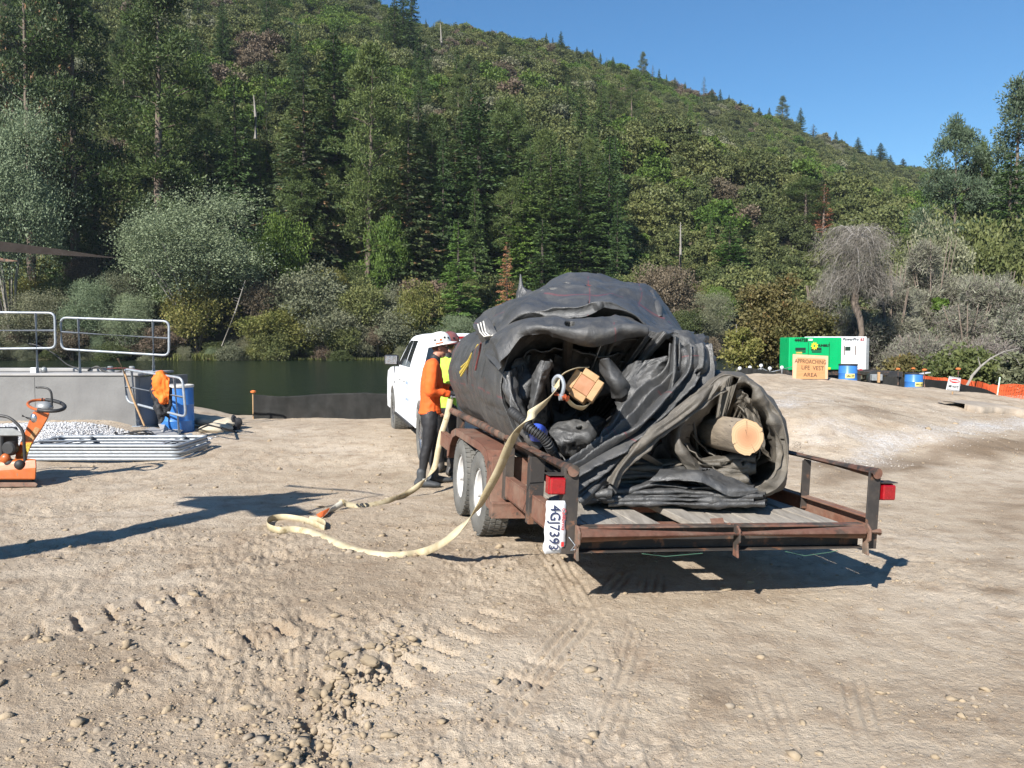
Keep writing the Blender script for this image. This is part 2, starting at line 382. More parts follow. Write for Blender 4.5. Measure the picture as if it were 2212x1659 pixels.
# match ring: the two sheets share the ring at 30 m
def water_mat():
    m, nt, b = nmat('river_water'); v = coords(nt)
    setin(b, 'Base Color', (.010, .018, .009, 1)); setin(b, 'Roughness', .12); setin(b, 'IOR', 1.33)
    vm = mapping(nt, v, (1.0, 2.2, 1.0))
    h = nt.nodes.new('ShaderNodeMath'); h.operation = 'ADD'; nt.links.new(noise_n(nt, vm, 1.6, 5, .6, .5), h.inputs[0]); nt.links.new(noise_n(nt, vm, .35, 3, .5), h.inputs[1])
    bump(nt, b, h.outputs[0], .8, .3); return m
M['water'] = water_mat()
wm = np_mesh('river', [(-420, 17.6, WZ), (420, 17.6, WZ), (420, 114, WZ), (-420, 114, WZ)], [(0, 1, 2, 3)], M['water'])
tag(obj('river', wm), 'dark green river water in front of the far trees', None, None, 'structure')

# ------------------------------------------------------------------ foliage
def leaf_mat(name, c1, c2, c3=None, c3_th=.66, trans=.25, nsc=.7, rv=.25, spec=.25):
    m, nt, b = nmat(name); v = coords(nt)
    oi = nt.nodes.new('ShaderNodeObjectInfo')
    ge = nt.nodes.new('ShaderNodeNewGeometry')
    f = noise_n(nt, v, nsc, 4, .6)
    mth = nt.nodes.new('ShaderNodeMath'); mth.operation = 'MULTIPLY_ADD'; nt.links.new(ge.outputs['Random Per Island'], mth.inputs[0]); mth.inputs[1].default_value = .35; nt.links.new(f, mth.inputs[2])
    c = ramp(nt, mth.outputs[0], [(.42, c1), (.88, c2)])
    if c3:
        n3 = noise_n(nt, v, nsc * 1.7, 3, .6)
        c = mixc(nt, ramp(nt, n3, [(c3_th, 0.0), (c3_th + .05, .9)]), c, c3)
    hs = nt.nodes.new('ShaderNodeHueSaturation'); nt.links.new(c, hs.inputs['Color'])
    mv = nt.nodes.new('ShaderNodeMapRange'); nt.links.new(oi.outputs['Random'], mv.inputs[0]); mv.inputs[3].default_value = 1 - rv; mv.inputs[4].default_value = 1 + rv; nt.links.new(mv.outputs[0], hs.inputs['Value'])
    mh = nt.nodes.new('ShaderNodeMapRange'); nt.links.new(oi.outputs['Random'], mh.inputs[0]); mh.inputs[3].default_value = .515; mh.inputs[4].default_value = .485; nt.links.new(mh.outputs[0], hs.inputs['Hue'])
    nt.links.new(hs.outputs[0], b.inputs['Base Color']); setin(b, 'Roughness', .55); setin(b, 'Specular IOR Level', spec)
    if trans:
        tr = nt.nodes.new('ShaderNodeBsdfTranslucent'); nt.links.new(hs.outputs[0], tr.inputs[0]); mx = nt.nodes.new('ShaderNodeMixShader'); mx.inputs[0].default_value = trans
        nt.links.new(b.outputs[0], mx.inputs[1]); nt.links.new(tr.outputs[0], mx.inputs[2]); nt.links.new(mx.outputs[0], nt.nodes['Material Output'].inputs[0])
    return m
def unit(n):
    v = RNG.normal(size=(n, 3)); return v / np.linalg.norm(v, axis=1, keepdims=True)
def leaves(C, S, D=None, aspect=.5, spread=1.0):
    """diamond leaf quads round centres C, half length S, leaning to direction D"""
    n = len(C); a = unit(n) * spread
    if D is not None: a = a + D
    a /= np.linalg.norm(a, axis=1, keepdims=True); b = np.cross(a, unit(n)); b /= np.linalg.norm(b, axis=1, keepdims=True) + 1e-9
    S = np.asarray(S)[:, None]; A = a * S; B = b * S * aspect
    V = np.stack([C - A, C + B, C + A, C - B], 1).reshape(-1, 3)
    return V, np.arange(4 * n).reshape(-1, 4)
def tubes_np(segs):
    mb = MB()
    for pts, rs in segs: mb.tube(pts, rs, 6, cap=False)
    return mb
def merge_mesh(name, mb, mat):
    me = bpy.data.meshes.new(name); me.from_pydata([tuple(p) for p in mb.v], [], mb.f); me.materials.append(mat)
    me.polygons.foreach_set('use_smooth', np.ones(len(me.polygons), bool)); me.update(); return me
def conifer(h, r, seed, whorls=46, bare=.08, dens=1.0, leaf=.42, droop=.25, ragged=.35, cyl=0.0, lean=0.0):
    rs = np.random.RandomState(seed); C = []; D = []; S = []; segs = []
    tr = [Vector((lean * h * q * q, 0, h * q)) for q in (0, .3, .6, 1)]
    segs.append((tr, [h * .016, h * .012, h * .007, h * .001]))
    gap = rs.rand(8) < .25
    for k in range(whorls):
        q = bare + (1 - bare) * (k + rs.rand() * .7) / whorls; z = h * q; x0 = lean * h * q * q
        rad = r * ((1 - q) ** (.75 - .35 * cyl)) * (1 - .5 * math.exp(-((q - bare) / .08))) + .15
        nb = 5 + rs.randint(3)
        for j in range(nb):
            an = rs.rand() * 6.283; L = rad * (1 - ragged * rs.rand()) * (1.2 if rs.rand() < .1 else 1)
            if rs.rand() < .07: continue
            up = (.35 * q - droop) ; dirn = np.array([math.cos(an), math.sin(an), up])
            n = max(3, int(L * 7.5 * dens)); u = rs.rand(n) ** .7
            P = np.outer(u * L, dirn); P[:, 2] += z - .10 * (u * L) ** 2 / max(L, .5) * .8 + .02 * h * 0
            side = np.array([-math.sin(an), math.cos(an), 0]); P += np.outer(rs.normal(size=n) * .16 * L * (1.1 - u), side); P[:, 0] += x0
            P[:, 2] += rs.normal(size=n) * .10
            C.append(P); D.append(np.tile(dirn * 1.3 + np.array([0, 0, -.35]), (n, 1))); S.append(leaf * (.6 + .7 * rs.rand(n)) * (.55 + .45 * (1 - q)))
            if q < .75 and j % 3 == 0: segs.append(([Vector((x0, 0, z)), Vector((x0 + dirn[0] * L * .8, dirn[1] * L * .8, z + dirn[2] * L * .7))], [.05, .015]))
    V, Q = leaves(np.concatenate(C), np.concatenate(S), np.concatenate(D), .42, .75)
    return V, Q, segs
def pine(h, r, seed, clumps=70, base=.35, leaf=.38, lean=0.0, per=75, cr=.16):
    """open crown: round needle clumps at the ends of crooked limbs, bare trunk below"""
    rs = np.random.RandomState(seed); C = []; S = []; D = []; segs = []
    tr = [Vector((lean * h * q * q + .15 * math.sin(q * 5 + seed), 0, h * q)) for q in np.linspace(0, 1, 7)]
    segs.append((tr, [h * .017, h * .015, h * .013, h * .010, h * .007, h * .004, h * .001]))
    for k in range(clumps):
        q = base + (1 - base) * rs.rand() ** .85; an = rs.rand() * 6.283
        env = (math.sin(math.pi * min(1, (q - base) / (1 - base) * .92 + .10)) ** .6)
        L = r * env * (.35 + .65 * rs.rand()); x0 = lean * h * q * q
        c = np.array([x0 + math.cos(an) * L, math.sin(an) * L, h * q + .12 * L + rs.normal() * .3]); rad = r * cr * (1.2 + .9 * rs.rand())
        n = int(per * (.6 + .8 * rs.rand())); p = rs.normal(size=(n, 3)); p /= np.linalg.norm(p, axis=1, keepdims=True); rr = rad * rs.rand(n, 1) ** .45
        P = c + p * rr * np.array([1.15, 1.15, .75]); C.append(P); D.append(p + np.array([0, 0, .5])); S.append(leaf * (.55 + .6 * rs.rand(n)))
        if k % 2 == 0: segs.append(([Vector((x0, 0, h * q - .25 * L)), Vector((x0 + math.cos(an) * L * .5, math.sin(an) * L * .5, h * q - .02 * L)), Vector(c)], [.09, .06, .02]))
    V, Q = leaves(np.concatenate(C), np.concatenate(S), np.concatenate(D), .35, .7)
    return V, Q, segs
def broad(h, w, seed, lobes=16, per=260, leaf=.22, base=.12, aspect=.55, shell=.5, stems=5, trunk=.02, wind=None, flat=.8, low=.25):
    rs = np.random.RandomState(seed); C = []; S = []; D = []; segs = []
    for k in range(lobes):
        p = rs.normal(size=3); p /= np.linalg.norm(p); p *= rs.rand() ** .4
        q = base + low * .5 + (1 - base - low * .5) * (.5 + .5 * p[2] * .85); wd = w * (1 - .45 * abs(q - .5) * 1.4)
        c = np.array([p[0] * wd * .72, p[1] * wd * .72, h * q * .90]); rad = w * (.26 + .22 * rs.rand())
        n = int(per * (.6 + .8 * rs.rand())); d = rs.normal(size=(n, 3)); d[:, 2] = np.where(rs.rand(n) < .65, np.abs(d[:, 2]), d[:, 2]); d /= np.linalg.norm(d, axis=1, keepdims=True)
        wob = 1 + .35 * vnoise(d[:, 0] * 2.2 + k * 7, d[:, 1] * 2.2, d[:, 2] * 2.2 + .31, seed)
        rr = rad * (shell + (1 - shell) * rs.rand(n) ** .6) * wob
        P = c + d * rr[:, None] * np.array([1, 1, flat])
        if wind is not None: P = P + np.outer(np.clip(P[:, 2] / h, 0, 1) ** 2 * w, wind)
        keep = P[:, 2] > 0.02 * h
        C.append(P[keep]); D.append((d * .8 + (np.array(wind) * 2 if wind is not None else 0))[keep]); S.append((leaf * (.5 + .8 * rs.rand(n)))[keep])
        if k < stems: segs.append(([Vector((rs.normal() * .03 * w, rs.normal() * .03 * w, 0)), Vector((c[0] * .35, c[1] * .35, c[2] * .5)), Vector(c)], [h * trunk, h * trunk * .6, h * trunk * .15]))
    V, Q = leaves(np.concatenate(C), np.concatenate(S), np.concatenate(D), aspect, .9)
    return V, Q, segs
def twiggy(h, w, seed, n=5200, wid=.018, arch=.6, droop=.35, tang=.25, base=0.0, top=1.0, lobes=0):
    """a mass of fine grey twigs as thin three piece ribbons"""
    rs = np.random.RandomState(seed)
    if lobes:
        lc = np.stack([rs.normal(size=lobes) * .42 * w, rs.normal(size=lobes) * .42 * w, h * (.30 + .50 * rs.rand(lobes))], 1); lc[:, 2] *= 1 - .35 * np.clip(np.hypot(lc[:, 0], lc[:, 1]) / w, 0, 1); lr = w * (.20 + .22 * rs.rand(lobes))
        li = rs.randint(0, lobes, n); d = rs.normal(size=(n, 3)); d /= np.linalg.norm(d, axis=1, keepdims=True); P = lc[li] + d * (lr[li] * rs.rand(n) ** .4)[:, None]; low_ = rs.rand(n) < .18; P[low_, 2] *= rs.rand(low_.sum()); P[:, 2] = np.clip(P[:, 2], 0.02, h)
        out = d * .7 + np.array([.25, 0, .8]) * arch + rs.normal(size=(n, 3)) * .45; out /= np.linalg.norm(out, axis=1, keepdims=True); L = w * (.05 + .11 * rs.rand(n)); ph = L
    ph = (rs.rand(n) if lobes == 0 else ph) * 6.283; rad = w * rs.rand(n) ** .55; q = base + (top - base) * rs.rand(n) ** .75
    env = np.sqrt(np.clip(1 - (np.abs(q - .45) / .62) ** 2, 0, 1)); x = np.cos(ph) * rad * env; y = np.sin(ph) * rad * env; z = q * h
    if lobes == 0: P = np.stack([x, y, z], 1)
    x, y, z = P[:, 0], P[:, 1], P[:, 2]; P += .12 * w * np.stack([vnoise(x * 1.1, y * 1.1, z * 1.1 + s, seed + s) for s in (1, 2, 3)], 1)
    if lobes == 0:
        out = np.stack([np.cos(ph), np.sin(ph), np.full(n, arch)], 1) + rs.normal(size=(n, 3)) * tang * 1.6
        out /= np.linalg.norm(out, axis=1, keepdims=True); L = w * (.10 + .16 * rs.rand(n))
    side = np.cross(out, unit(n)); side /= np.linalg.norm(side, axis=1, keepdims=True); W = (wid * (.5 + rs.rand(n)))[:, None]
    rows = []
    for k in range(4):
        s = k / 3.0; c = P + out * (L * s)[:, None] + np.array([0, 0, -1]) * (L * droop * s * s)[:, None]
        ww = W * (1 - .8 * s); rows += [c - side * ww, c + side * ww]
    V = np.stack(rows, 1).reshape(-1, 3); i = np.arange(n) * 8
    Q = np.concatenate([np.stack([i + 2 * k, i + 2 * k + 1, i + 2 * k + 3, i + 2 * k + 2], 1) for k in range(3)])
    return V, Q
M['bark'] = simple('bark', (.10, .075, .055), (.19, .15, .12), 2.5, .9, bumps=.05, stretch=(3, 3, .6))
M['bark_dark'] = simple('bark_dark', (.05, .04, .032), (.09, .07, .055), 2.5, .9, bumps=.05, stretch=(3, 3, .6))
M['bark_pale'] = simple('bark_pale', (.20, .18, .155), (.30, .275, .24), 3, .85, bumps=.03, stretch=(3, 3, .7))
M['conifer'] = leaf_mat('conifer_needles', (0.0328, 0.0635, 0.0205), (0.0902, 0.1384, 0.0369), trans=.15, nsc=.25)
M['conifer_b'] = leaf_mat('cedar_needles', (0.066, 0.132, 0.0288), (0.15, 0.24, 0.0504), trans=.2, nsc=.3, rv=.15)
M['conifer_o'] = leaf_mat('browning_needles', (0.0295, 0.0537, 0.0208), (0.078, 0.104, 0.0389), (.30, .17, .09), .60, .15, .5)
M['pine'] = leaf_mat('pine_needles', (0.0386, 0.0662, 0.0202), (0.1058, 0.1425, 0.0413), trans=.18, nsc=.3)
M['pine_blue'] = leaf_mat('blue_green_needles', (0.055, 0.0825, 0.0495), (0.1265, 0.165, 0.0935), trans=.18, nsc=.3, rv=.12)
M['dead_needle'] = leaf_mat('dead_orange_needles', (.22, .10, .045), (.40, .20, .10), trans=.15, nsc=.6, rv=.1)
M['oak'] = leaf_mat('oak_leaves', (0.0679, 0.0894, 0.0296), (0.1544, 0.1677, 0.0593), trans=.2, nsc=.25, rv=.3)
M['oak_b'] = leaf_mat('bright_leaves', (0.0587, 0.1062, 0.0182), (0.1316, 0.1923, 0.0355), trans=.25, nsc=.4, rv=.15)
M['greyleaf'] = leaf_mat('grey_green_leaves', (0.1076, 0.1201, 0.0633), (0.234, 0.234, 0.1455), trans=.2, nsc=.5, rv=.15)
M['silver'] = leaf_mat('silver_leaves', (0.1105, 0.1495, 0.0715), (0.2665, 0.3185, 0.195), trans=.25, nsc=.8, rv=.08, spec=.2)
M['yellowleaf'] = leaf_mat('yellowing_leaves', (0.1044, 0.1234, 0.0285), (0.2562, 0.2372, 0.0759), trans=.3, nsc=.6, rv=.15)
M['oliveleaf'] = leaf_mat('olive_brown_leaves', (0.0723, 0.0723, 0.0255), (0.1785, 0.153, 0.0595), (.24, .15, .06), .62, .25, 1.2, .1)
M['brownleaf'] = leaf_mat('brown_leaves', (0.1, 0.078, 0.05), (0.18, 0.14, 0.095), trans=.15, nsc=.6, rv=.15)
M['twig'] = leaf_mat('grey_twigs', (0.115, 0.1, 0.085), (0.235, 0.21, 0.18), trans=.0, nsc=.8, rv=.1)
M['grassblade'] = leaf_mat('bank_grass', (0.06, 0.078, 0.018), (0.15, 0.162, 0.048), (.33, .29, .15), .6, .3, 1.5, .1)
PROTO = {}
def proto(key, gen, crown_mat, bark_mat):
    V, Q, segs = gen; PROTO[key] = (np_mesh(key, V, Q, crown_mat), merge_mesh(key + '_trunk', tubes_np(segs), bark_mat))
MATOV = {}
def recolor(key, new, mat):
    PROTO[new] = PROTO[key]; MATOV[new] = mat
PH = {}
for i in range(4):
    proto('conifer_%d' % i, conifer(25, 4.2 + .5 * i, 100 + i, 60, .05 + .04 * i, 2.6, .25, .28 - .05 * i, .4), M['conifer'], M['bark_dark']); PH['conifer_%d' % i] = 25
proto('slim_0', conifer(22, 2.9, 130, 54, .04, 3.0, .21, .15, .3), M['conifer'], M['bark_dark']); PH['slim_0'] = 22
proto('slim_1', conifer(20, 3.4, 131, 40, .03, 2.0, .22, .1, .55, .3), M['conifer'], M['bark_dark']); PH['slim_1'] = 20
proto('cedar_0', conifer(16, 3.6, 140, 50, .01, 3.4, .19, .05, .25), M['conifer_b'], M['bark']); PH['cedar_0'] = 16
proto('thin_0', conifer(20, 2.6, 150, 34, .15, 1.0, .21, .2, .5, .4), M['conifer'], M['bark']); PH['thin_0'] = 20
for i in range(4):
    proto('pine_%d' % i, pine(28, 5.2, 160 + i, 120, .18 + .07 * i, .21, .02 * i, 190, .14), M['pine'], M['bark']); PH['pine_%d' % i] = 28
proto('pine_col', pine(28, 3.9, 170, 130, .12, .20, 0, 200, .18), M['pine'], M['bark']); PH['pine_col'] = 28
for a, b_, m_ in (('conifer_1', 'conifer_rust', M['conifer_o']), ('pine_1', 'pine_rust', M['conifer_o']), ('thin_0', 'thin_brown', M['dead_needle']), ('pine_2', 'pine_blue', M['pine_blue']), ('pine_col', 'pine_blue_col', M['pine_blue']), ('slim_1', 'slim_dead', M['dead_needle']), ('slim_0', 'slim_b', M['conifer_b'])):
    recolor(a, b_, m_); PH[b_] = PH[a]
for i in range(3):
    proto('oak_%d' % i, broad(9, 5.0, 200 + i, 30, 520, .14, .02), M['oak'], M['bark']); PH['oak_%d' % i] = 9
recolor('oak_1', 'oak_bright', M['oak_b']); PH['oak_bright'] = 9
recolor('oak_2', 'oak_yellow', M['yellowleaf']); PH['oak_yellow'] = 9
recolor('oak_0', 'oak_grey', M['greyleaf']); PH['oak_grey'] = 9
recolor('oak_1', 'oak_brown', M['brownleaf']); PH['oak_brown'] = 9
proto('poplar', broad(22, 8.0, 210, 60, 800, .115, .10, .5, .30, 12, .008, (.30, 0, .08)), M['silver'], M['bark_pale']); PH['poplar'] = 22
proto('willow', broad(12, 5.2, 211, 46, 640, .10, .0, .4, .3, 6, .01, (.12, 0, .03)), M['silver'], M['bark_pale']); PH['willow'] = 12
recolor('willow', 'willow_grey', M['greyleaf']); PH['willow_grey'] = 12
TREES = {}
def put_tree(key, x, y, ztop=None, h=None, wf=1.0, name='conifer_tree', label='', cat='tree', group=None, rot=None, sink=.15):
    z0 = float(terrain(np.array([x]), np.array([y]), False)[0]) - sink
    if h is None: h = max(2.0, ztop - z0)
    s = h / PH[key]; cme, tme = PROTO[key]
    o = thing(name, label, cat, (x, y, z0), group); o.scale = (s * wf, s * wf, s); o.rotation_euler = (0, 0, random.random() * 6.28 if rot is None else rot)
    c = obj('crown', cme, o); t = obj('trunk', tme, o)
    if key in MATOV: c.material_slots[0].link = 'OBJECT'; c.material_slots[0].material = MATOV[key]
    return o
def tree_px(key, px, ytop, Y, wpx=None, **k):
    p = at(px, ytop, Y); z0 = float(terrain(np.array([p.x]), np.array([Y]), False)[0]); h = max(1.5, p.z - z0)
    if wpx:
        me = PROTO[key][0]; n = len(me.vertices); co = np.empty(n * 3, np.float32); me.vertices.foreach_get('co', co); ext = np.percentile(np.abs(co[0::3]), 98)
        k['wf'] = (wpx / 2 / F * Y) / (ext * h / PH[key])
    return put_tree(key, p.x, Y, p.z, **k)
# ------------------------------------------------------------------ trees one can point to (px, top py, distance, width px)
CT = 'conifer_tree'; BT = 'broadleaf_tree'; SH = 'shrub'
NAMED = [
 ('pine_rust', 45, -140, 116, 190, 'pine_tree', 'tall pine with browning needles at the far left edge above the silvery tree'),
 ('pine_0', 150, -30, 121, 190, 'pine_tree', 'big dark pine whose bare reddish trunk shows left of the silvery poplar'),
 ('pine_col', 335, -60, 124, 190, 'pine_tree', 'broad bright green pine rising behind the silvery poplar'),
 ('conifer_0', 505, 165, 128, 100, CT, 'narrow shadowed dark conifer just behind right of the silvery poplar'),
 ('conifer_rust', 655, 150, 124, 150, CT, 'tall conifer sprinkled with tan dead needles, fourth tall one from left'),
 ('conifer_1', 720, 70, 140, 150, CT, 'tall green conifer right of the one with tan dead needles'),
 ('pine_1', 794, 105, 122, 150, 'pine_tree', 'dark pine with a long straight black trunk above the white pickup'),
 ('conifer_rust', 882, 255, 121, 150, CT, 'rust flecked conifer with leaning bare lower trunk behind the hard hats'),
 ('conifer_2', 945, 300, 132, 120, CT, 'shadowed conifer behind the small bright green cedar'),
 ('conifer_3', 1035, 196, 128, 150, CT, 'tallest dark conifer rising behind the left end of the tarp roll'),
 ('conifer_0', 997, 235, 142, 90, CT, 'slender conifer left of the tallest one behind the tarp roll'),
 ('conifer_1', 1098, 260, 130, 130, CT, 'dense conifer right of the tallest one behind the tarp roll'),
 ('conifer_b2', 1130, 380, 124, 110, CT, 'bright green conifer above the orange dead sapling'),
 ('conifer_2', 1190, 315, 125, 120, CT, 'conifer left of the pair of big green conifers over the tarp roll'),
 ('conifer_3', 1254, 330, 123, 150, CT, 'big rounded green conifer standing directly over the tarp roll'),
 ('conifer_0', 1305, 420, 128, 110, CT, 'dark conifer at the right end of the tall riverside row'),
 ('slim_b', 990, 476, 111, 84, CT, 'small bright green cedar standing in front of the dark conifers'),
 ('slim_dead', 1095, 524, 112, 44, CT, 'dead sapling with orange needles left of the tarp roll'),
 ('slim_0', 1172, 474, 116, 84, CT, 'narrow green cedar directly above the top of the tarp roll'),
 ('oak_bright', 612, 440, 117, 110, BT, 'bright green leafy tree in a gap right of the silvery poplar'),
 ('oak_bright', 838, 440, 118, 90, BT, 'bright green leafy tree beside the black pine trunk'),
 ('poplar', 408, 352, 110, 280, 'poplar_tree', 'large silvery leaved poplar blown to the right beside the river'),
 ('poplar', 5, 120, 108, 210, 'poplar_tree', 'pale leaved poplar cut by the left edge of the view'),
 ('oak_yellow', 903, 586, 109, 90, SH, 'rounded yellow green shrub behind the hard hats'),
 ('oak_grey', 680, 556, 111, 170, SH, 'large brownish grey riverside shrub behind the pickup mirror'),
 ('oak_yellow', 620, 648, 108, 150, SH, 'yellowing shrub at the water behind the silt fence'),
 ('oak_0', 790, 590, 110, 110, SH, 'dull green shrub between the brownish shrub and the hard hats'),
 ('oak_yellow', 425, 590, 109, 130, SH, 'yellow green shrub under the silvery poplar'),
 ('oak_grey', 715, 650, 108, 120, SH, 'grey green shrub at the water line left of the pickup'),
 ('willow', 175, 575, 108, 110, SH, 'silvery willow behind the middle handrail'),
 ('willow', 270, 610, 107.5, 110, SH, 'low silvery willow behind the right end of the handrail'),
 ('willow_grey', 60, 605, 108, 150, SH, 'grey willow behind the left handrail'),
 ('willow_grey', 235, 560, 112, 110, SH, 'grey willow behind the low silvery willow'),
 ('willow', 975, 665, 108, 100, SH, 'low silvery shrub behind the roof of the pickup'),
 ('oak_grey', 860, 650, 108, 110, SH, 'grey green shrub right behind the white hard hat'),
 ('oak_brown', 1440, 555, 112, 150, SH, 'brown and grey shrub just right of the tarp roll top'),
 ('willow_grey', 1520, 610, 109, 110, SH, 'grey green shrub at the far water line right of the tarp roll'),
 ('oak_0', 1380, 560, 116, 120, SH, 'dark shrub behind the top right corner of the tarp roll'),
 ('oak_1', 1478, 660, 108, 110, SH, 'dark green shrub at the far water line beside the tarp roll'),
 ('thin_0', 1470, 500, 128, 60, CT, 'sparse conifer with bare lower trunk right of the tarp roll'),
 ('slim_b', 1577, 476, 135, 80, CT, 'light green conifer above the olive brown tree'),
 ('slim_b', 1530, 447, 150, 50, CT, 'slender light green conifer left of the one above the olive brown tree'),
 ('conifer_2', 1612, 462, 150, 70, CT, 'darker conifer touching the right side of the light green one'),
 ('pine_2', 1742, 385, 160, 100, 'pine_tree', 'pine on the lower hill left of the rusty topped one'),
 ('thin_brown', 1781, 398, 158, 46, CT, 'conifer with rusty dead top above the grey weeping tree'),
 ('conifer_1', 1215, 140, 260, 60, CT, 'tall conifer standing alone on the upper hillside below the ridge'),
 ('conifer_0', 1085, 90, 300, 40, CT, 'conifer on the upper hill right of the leaning bare snag'),
 ('conifer_3', 870, -25, 250, 60, CT, 'left one of three tall conifers at the top edge where the ridge meets the sky'),
 ('conifer_2', 888, -45, 260, 50, CT, 'tallest of three conifers at the top edge where the ridge meets the sky'),
 ('conifer_1', 852, -5, 240, 60, CT, 'lowest standing of three conifers at the top edge where the ridge meets the sky'),
 ('conifer_1', 890, 128, 210, 70, CT, 'green conifer on the hillside straight below the three at the top edge'),
 ('pine_blue_col', 2204, 176, 84, 150, 'pine_tree', 'tall blue green pine at the right edge of the view'),
 ('pine_blue', 2074, 264, 86, 130, 'pine_tree', 'open crowned pine against the sky left of the one at the right edge'),
 ('pine_2', 2128, 316, 90, 90, 'pine_tree', 'shorter pine between the two against the sky at right'),
 ('conifer_1', 2185, 330, 78, 170, CT, 'dark dense conifer below the tall blue green pine'),
 ('oak_2', 2085, 420, 74, 160, BT, 'dark leafy tree under the open crowned pine'),
 ('oak_0', 2190, 450, 66, 170, BT, 'dark leafy tree behind the grey shrubs at the right edge'),
 ('oak_grey', 2010, 450, 60, 150, BT, 'grey green tree right of the weeping tree'),
]
recolor('conifer_1', 'conifer_b2', M['conifer_b']); PH['conifer_b2'] = 25
for key, px, py, Y, w, nm, lab in NAMED:
    tree_px(key, px, py, Y, w, name=nm, label=lab, cat='shrub' if nm == SH else 'tree', rot=0 if key in ('poplar', 'willow', 'willow_grey') else None)
# skyline conifers along the ridge
SKYL = [(920, 40, 8), (936, 52, 8), (968, 60, 12), (984, 66, 10), (1003, 55, 14), (1018, 74, 8), (1030, 70, 10), (1044, 64, 13), (1062, 62, 13), (1076, 74, 9), (1092, 78, 10), (1108, 84, 10), (1122, 82, 8), (1147, 76, 10), (1160, 90, 8), (1180, 70, 12), (1194, 80, 9), (1212, 67, 18),
        (1228, 96, 9), (1246, 100, 11), (1268, 104, 10), (1280, 106, 10), (1297, 114, 10), (1310, 124, 8), (1324, 122, 12), (1340, 140, 8), (1356, 138, 12), (1389, 113, 18), (1410, 140, 12), (1424, 148, 10), (1440, 160, 8), (1458, 166, 10), (1480, 176, 10), (1521, 165, 14), (1538, 190, 12), (1556, 192, 14), (1575, 204, 9), (1600, 216, 14), (1624, 224, 10), (1640, 232, 12), (1662, 232, 12),
        (1691, 208, 22), (1730, 232, 18), (1757, 268, 18), (1778, 296, 10), (1806, 283, 13), (1830, 310, 12), (1854, 296, 20), (1882, 322, 16), (1903, 308, 24), (1924, 334, 14), (1951, 342, 20), (1975, 356, 14), (1996, 360, 12), (2012, 366, 12), (2030, 372, 14)]
for i, (px, py, w) in enumerate(SKYL):
    Yr = float(np.interp(px, SKY_T, RID_Y)) - 8
    key = ['conifer_0', 'slim_0', 'conifer_2', 'thin_0', 'conifer_3'][i % 5]
    if (px, py) in ((1691, 208), (1389, 113)): key = 'pine_blue_col'
    if px in (1882,): key = 'thin_0'
    lab = 'conifer spire standing on the ridge line against the sky'
    if px == 1691: lab = 'round topped tree on the ridge line left of the tall spire'
    if px == 1730: lab = 'tall dark spire on the ridge line right of the round topped tree'
    if px == 1389: lab = 'tallest round headed tree on the middle of the ridge'
    if px == 1212: lab = 'broadest conifer on the upper left part of the ridge line'
    if px == 1903: lab = 'dark conifer low on the ridge line beside a half bare one'
    if px == 1854: lab = 'bushy conifer on the ridge line just left of the half bare one'
    tree_px(key, px, py, Yr, w * 1.15, name=CT, label=lab, cat='tree', group='conifers along the ridge line')
# forest on the lower slope and scattered conifers higher up
def free(t, y0): return True
cnt = 0; rs = np.random.RandomState(5); placed = []
while cnt < 165:
    t = rs.uniform(-120, 1380) if cnt < 120 else rs.uniform(1250, 2350); Y = rs.uniform(118, 150) if cnt < 55 else (rs.uniform(135, 235) if cnt < 120 else rs.uniform(125, 330))
    x = (t - CX) / F * Y
    if any((x - a) ** 2 + (Y - b) ** 2 < 22 for a, b in placed): continue
    placed.append((x, Y)); H = rs.uniform(17, 27) if cnt < 55 else rs.uniform(9, 21) if cnt < 120 else rs.uniform(6, 14)
    key = ['conifer_0', 'conifer_1', 'conifer_2', 'conifer_3', 'pine_0', 'conifer_rust', 'slim_0', 'pine_3'][rs.randint(8)] if cnt < 120 else ['conifer_1', 'slim_b', 'conifer_3', 'slim_0', 'thin_0', 'conifer_b2'][rs.randint(6)]
    if t < 600 and cnt < 55: H *= .8
    lab, grp = (('conifer in the dense dark forest at the foot of the hill', 'conifers in the forest at the hill foot') if cnt < 55 else
                ('green conifer among the trees on the left part of the slope', 'conifers on the left slope') if cnt < 120 else ('scattered conifer among the round brush on the right hillside', 'scattered conifers on the brushy hillside'))
    put_tree(key, x, Y, h=H, wf=rs.uniform(.85, 1.15), name=CT, label=lab, cat='tree', group=grp); cnt += 1
# shrubs along the far water line
for i in range(58):
    t = -60 + i * 28 + rs.uniform(-14, 14); Y = rs.uniform(104.3, 109); x = (t - CX) / F * Y
    key = ['oak_grey', 'willow_grey', 'oak_yellow', 'oak_0', 'willow', 'oak_1', 'oak_brown'][rs.randint(7)]
    put_tree(key, x, Y, h=rs.uniform(3.0, 6.2), wf=rs.uniform(.8, 1.2), name=SH, label='low mixed shrub hanging over the far water line', cat='shrub', group='shrubs along the far bank', sink=.5)
for i in range(26):
    t = -60 + i * 64 + rs.uniform(-14, 14); Y = rs.uniform(111, 122); x = (t - CX) / F * Y
    key = ['oak_grey', 'oak_yellow', 'oak_0', 'oak_bright', 'oak_1', 'oak_brown'][rs.randint(6)]
    put_tree(key, x, Y, h=rs.uniform(6, 10), wf=rs.uniform(.6, .9), name=BT, label='leafy understorey tree at the edge of the riverside forest', cat='tree', group='understorey trees by the river')
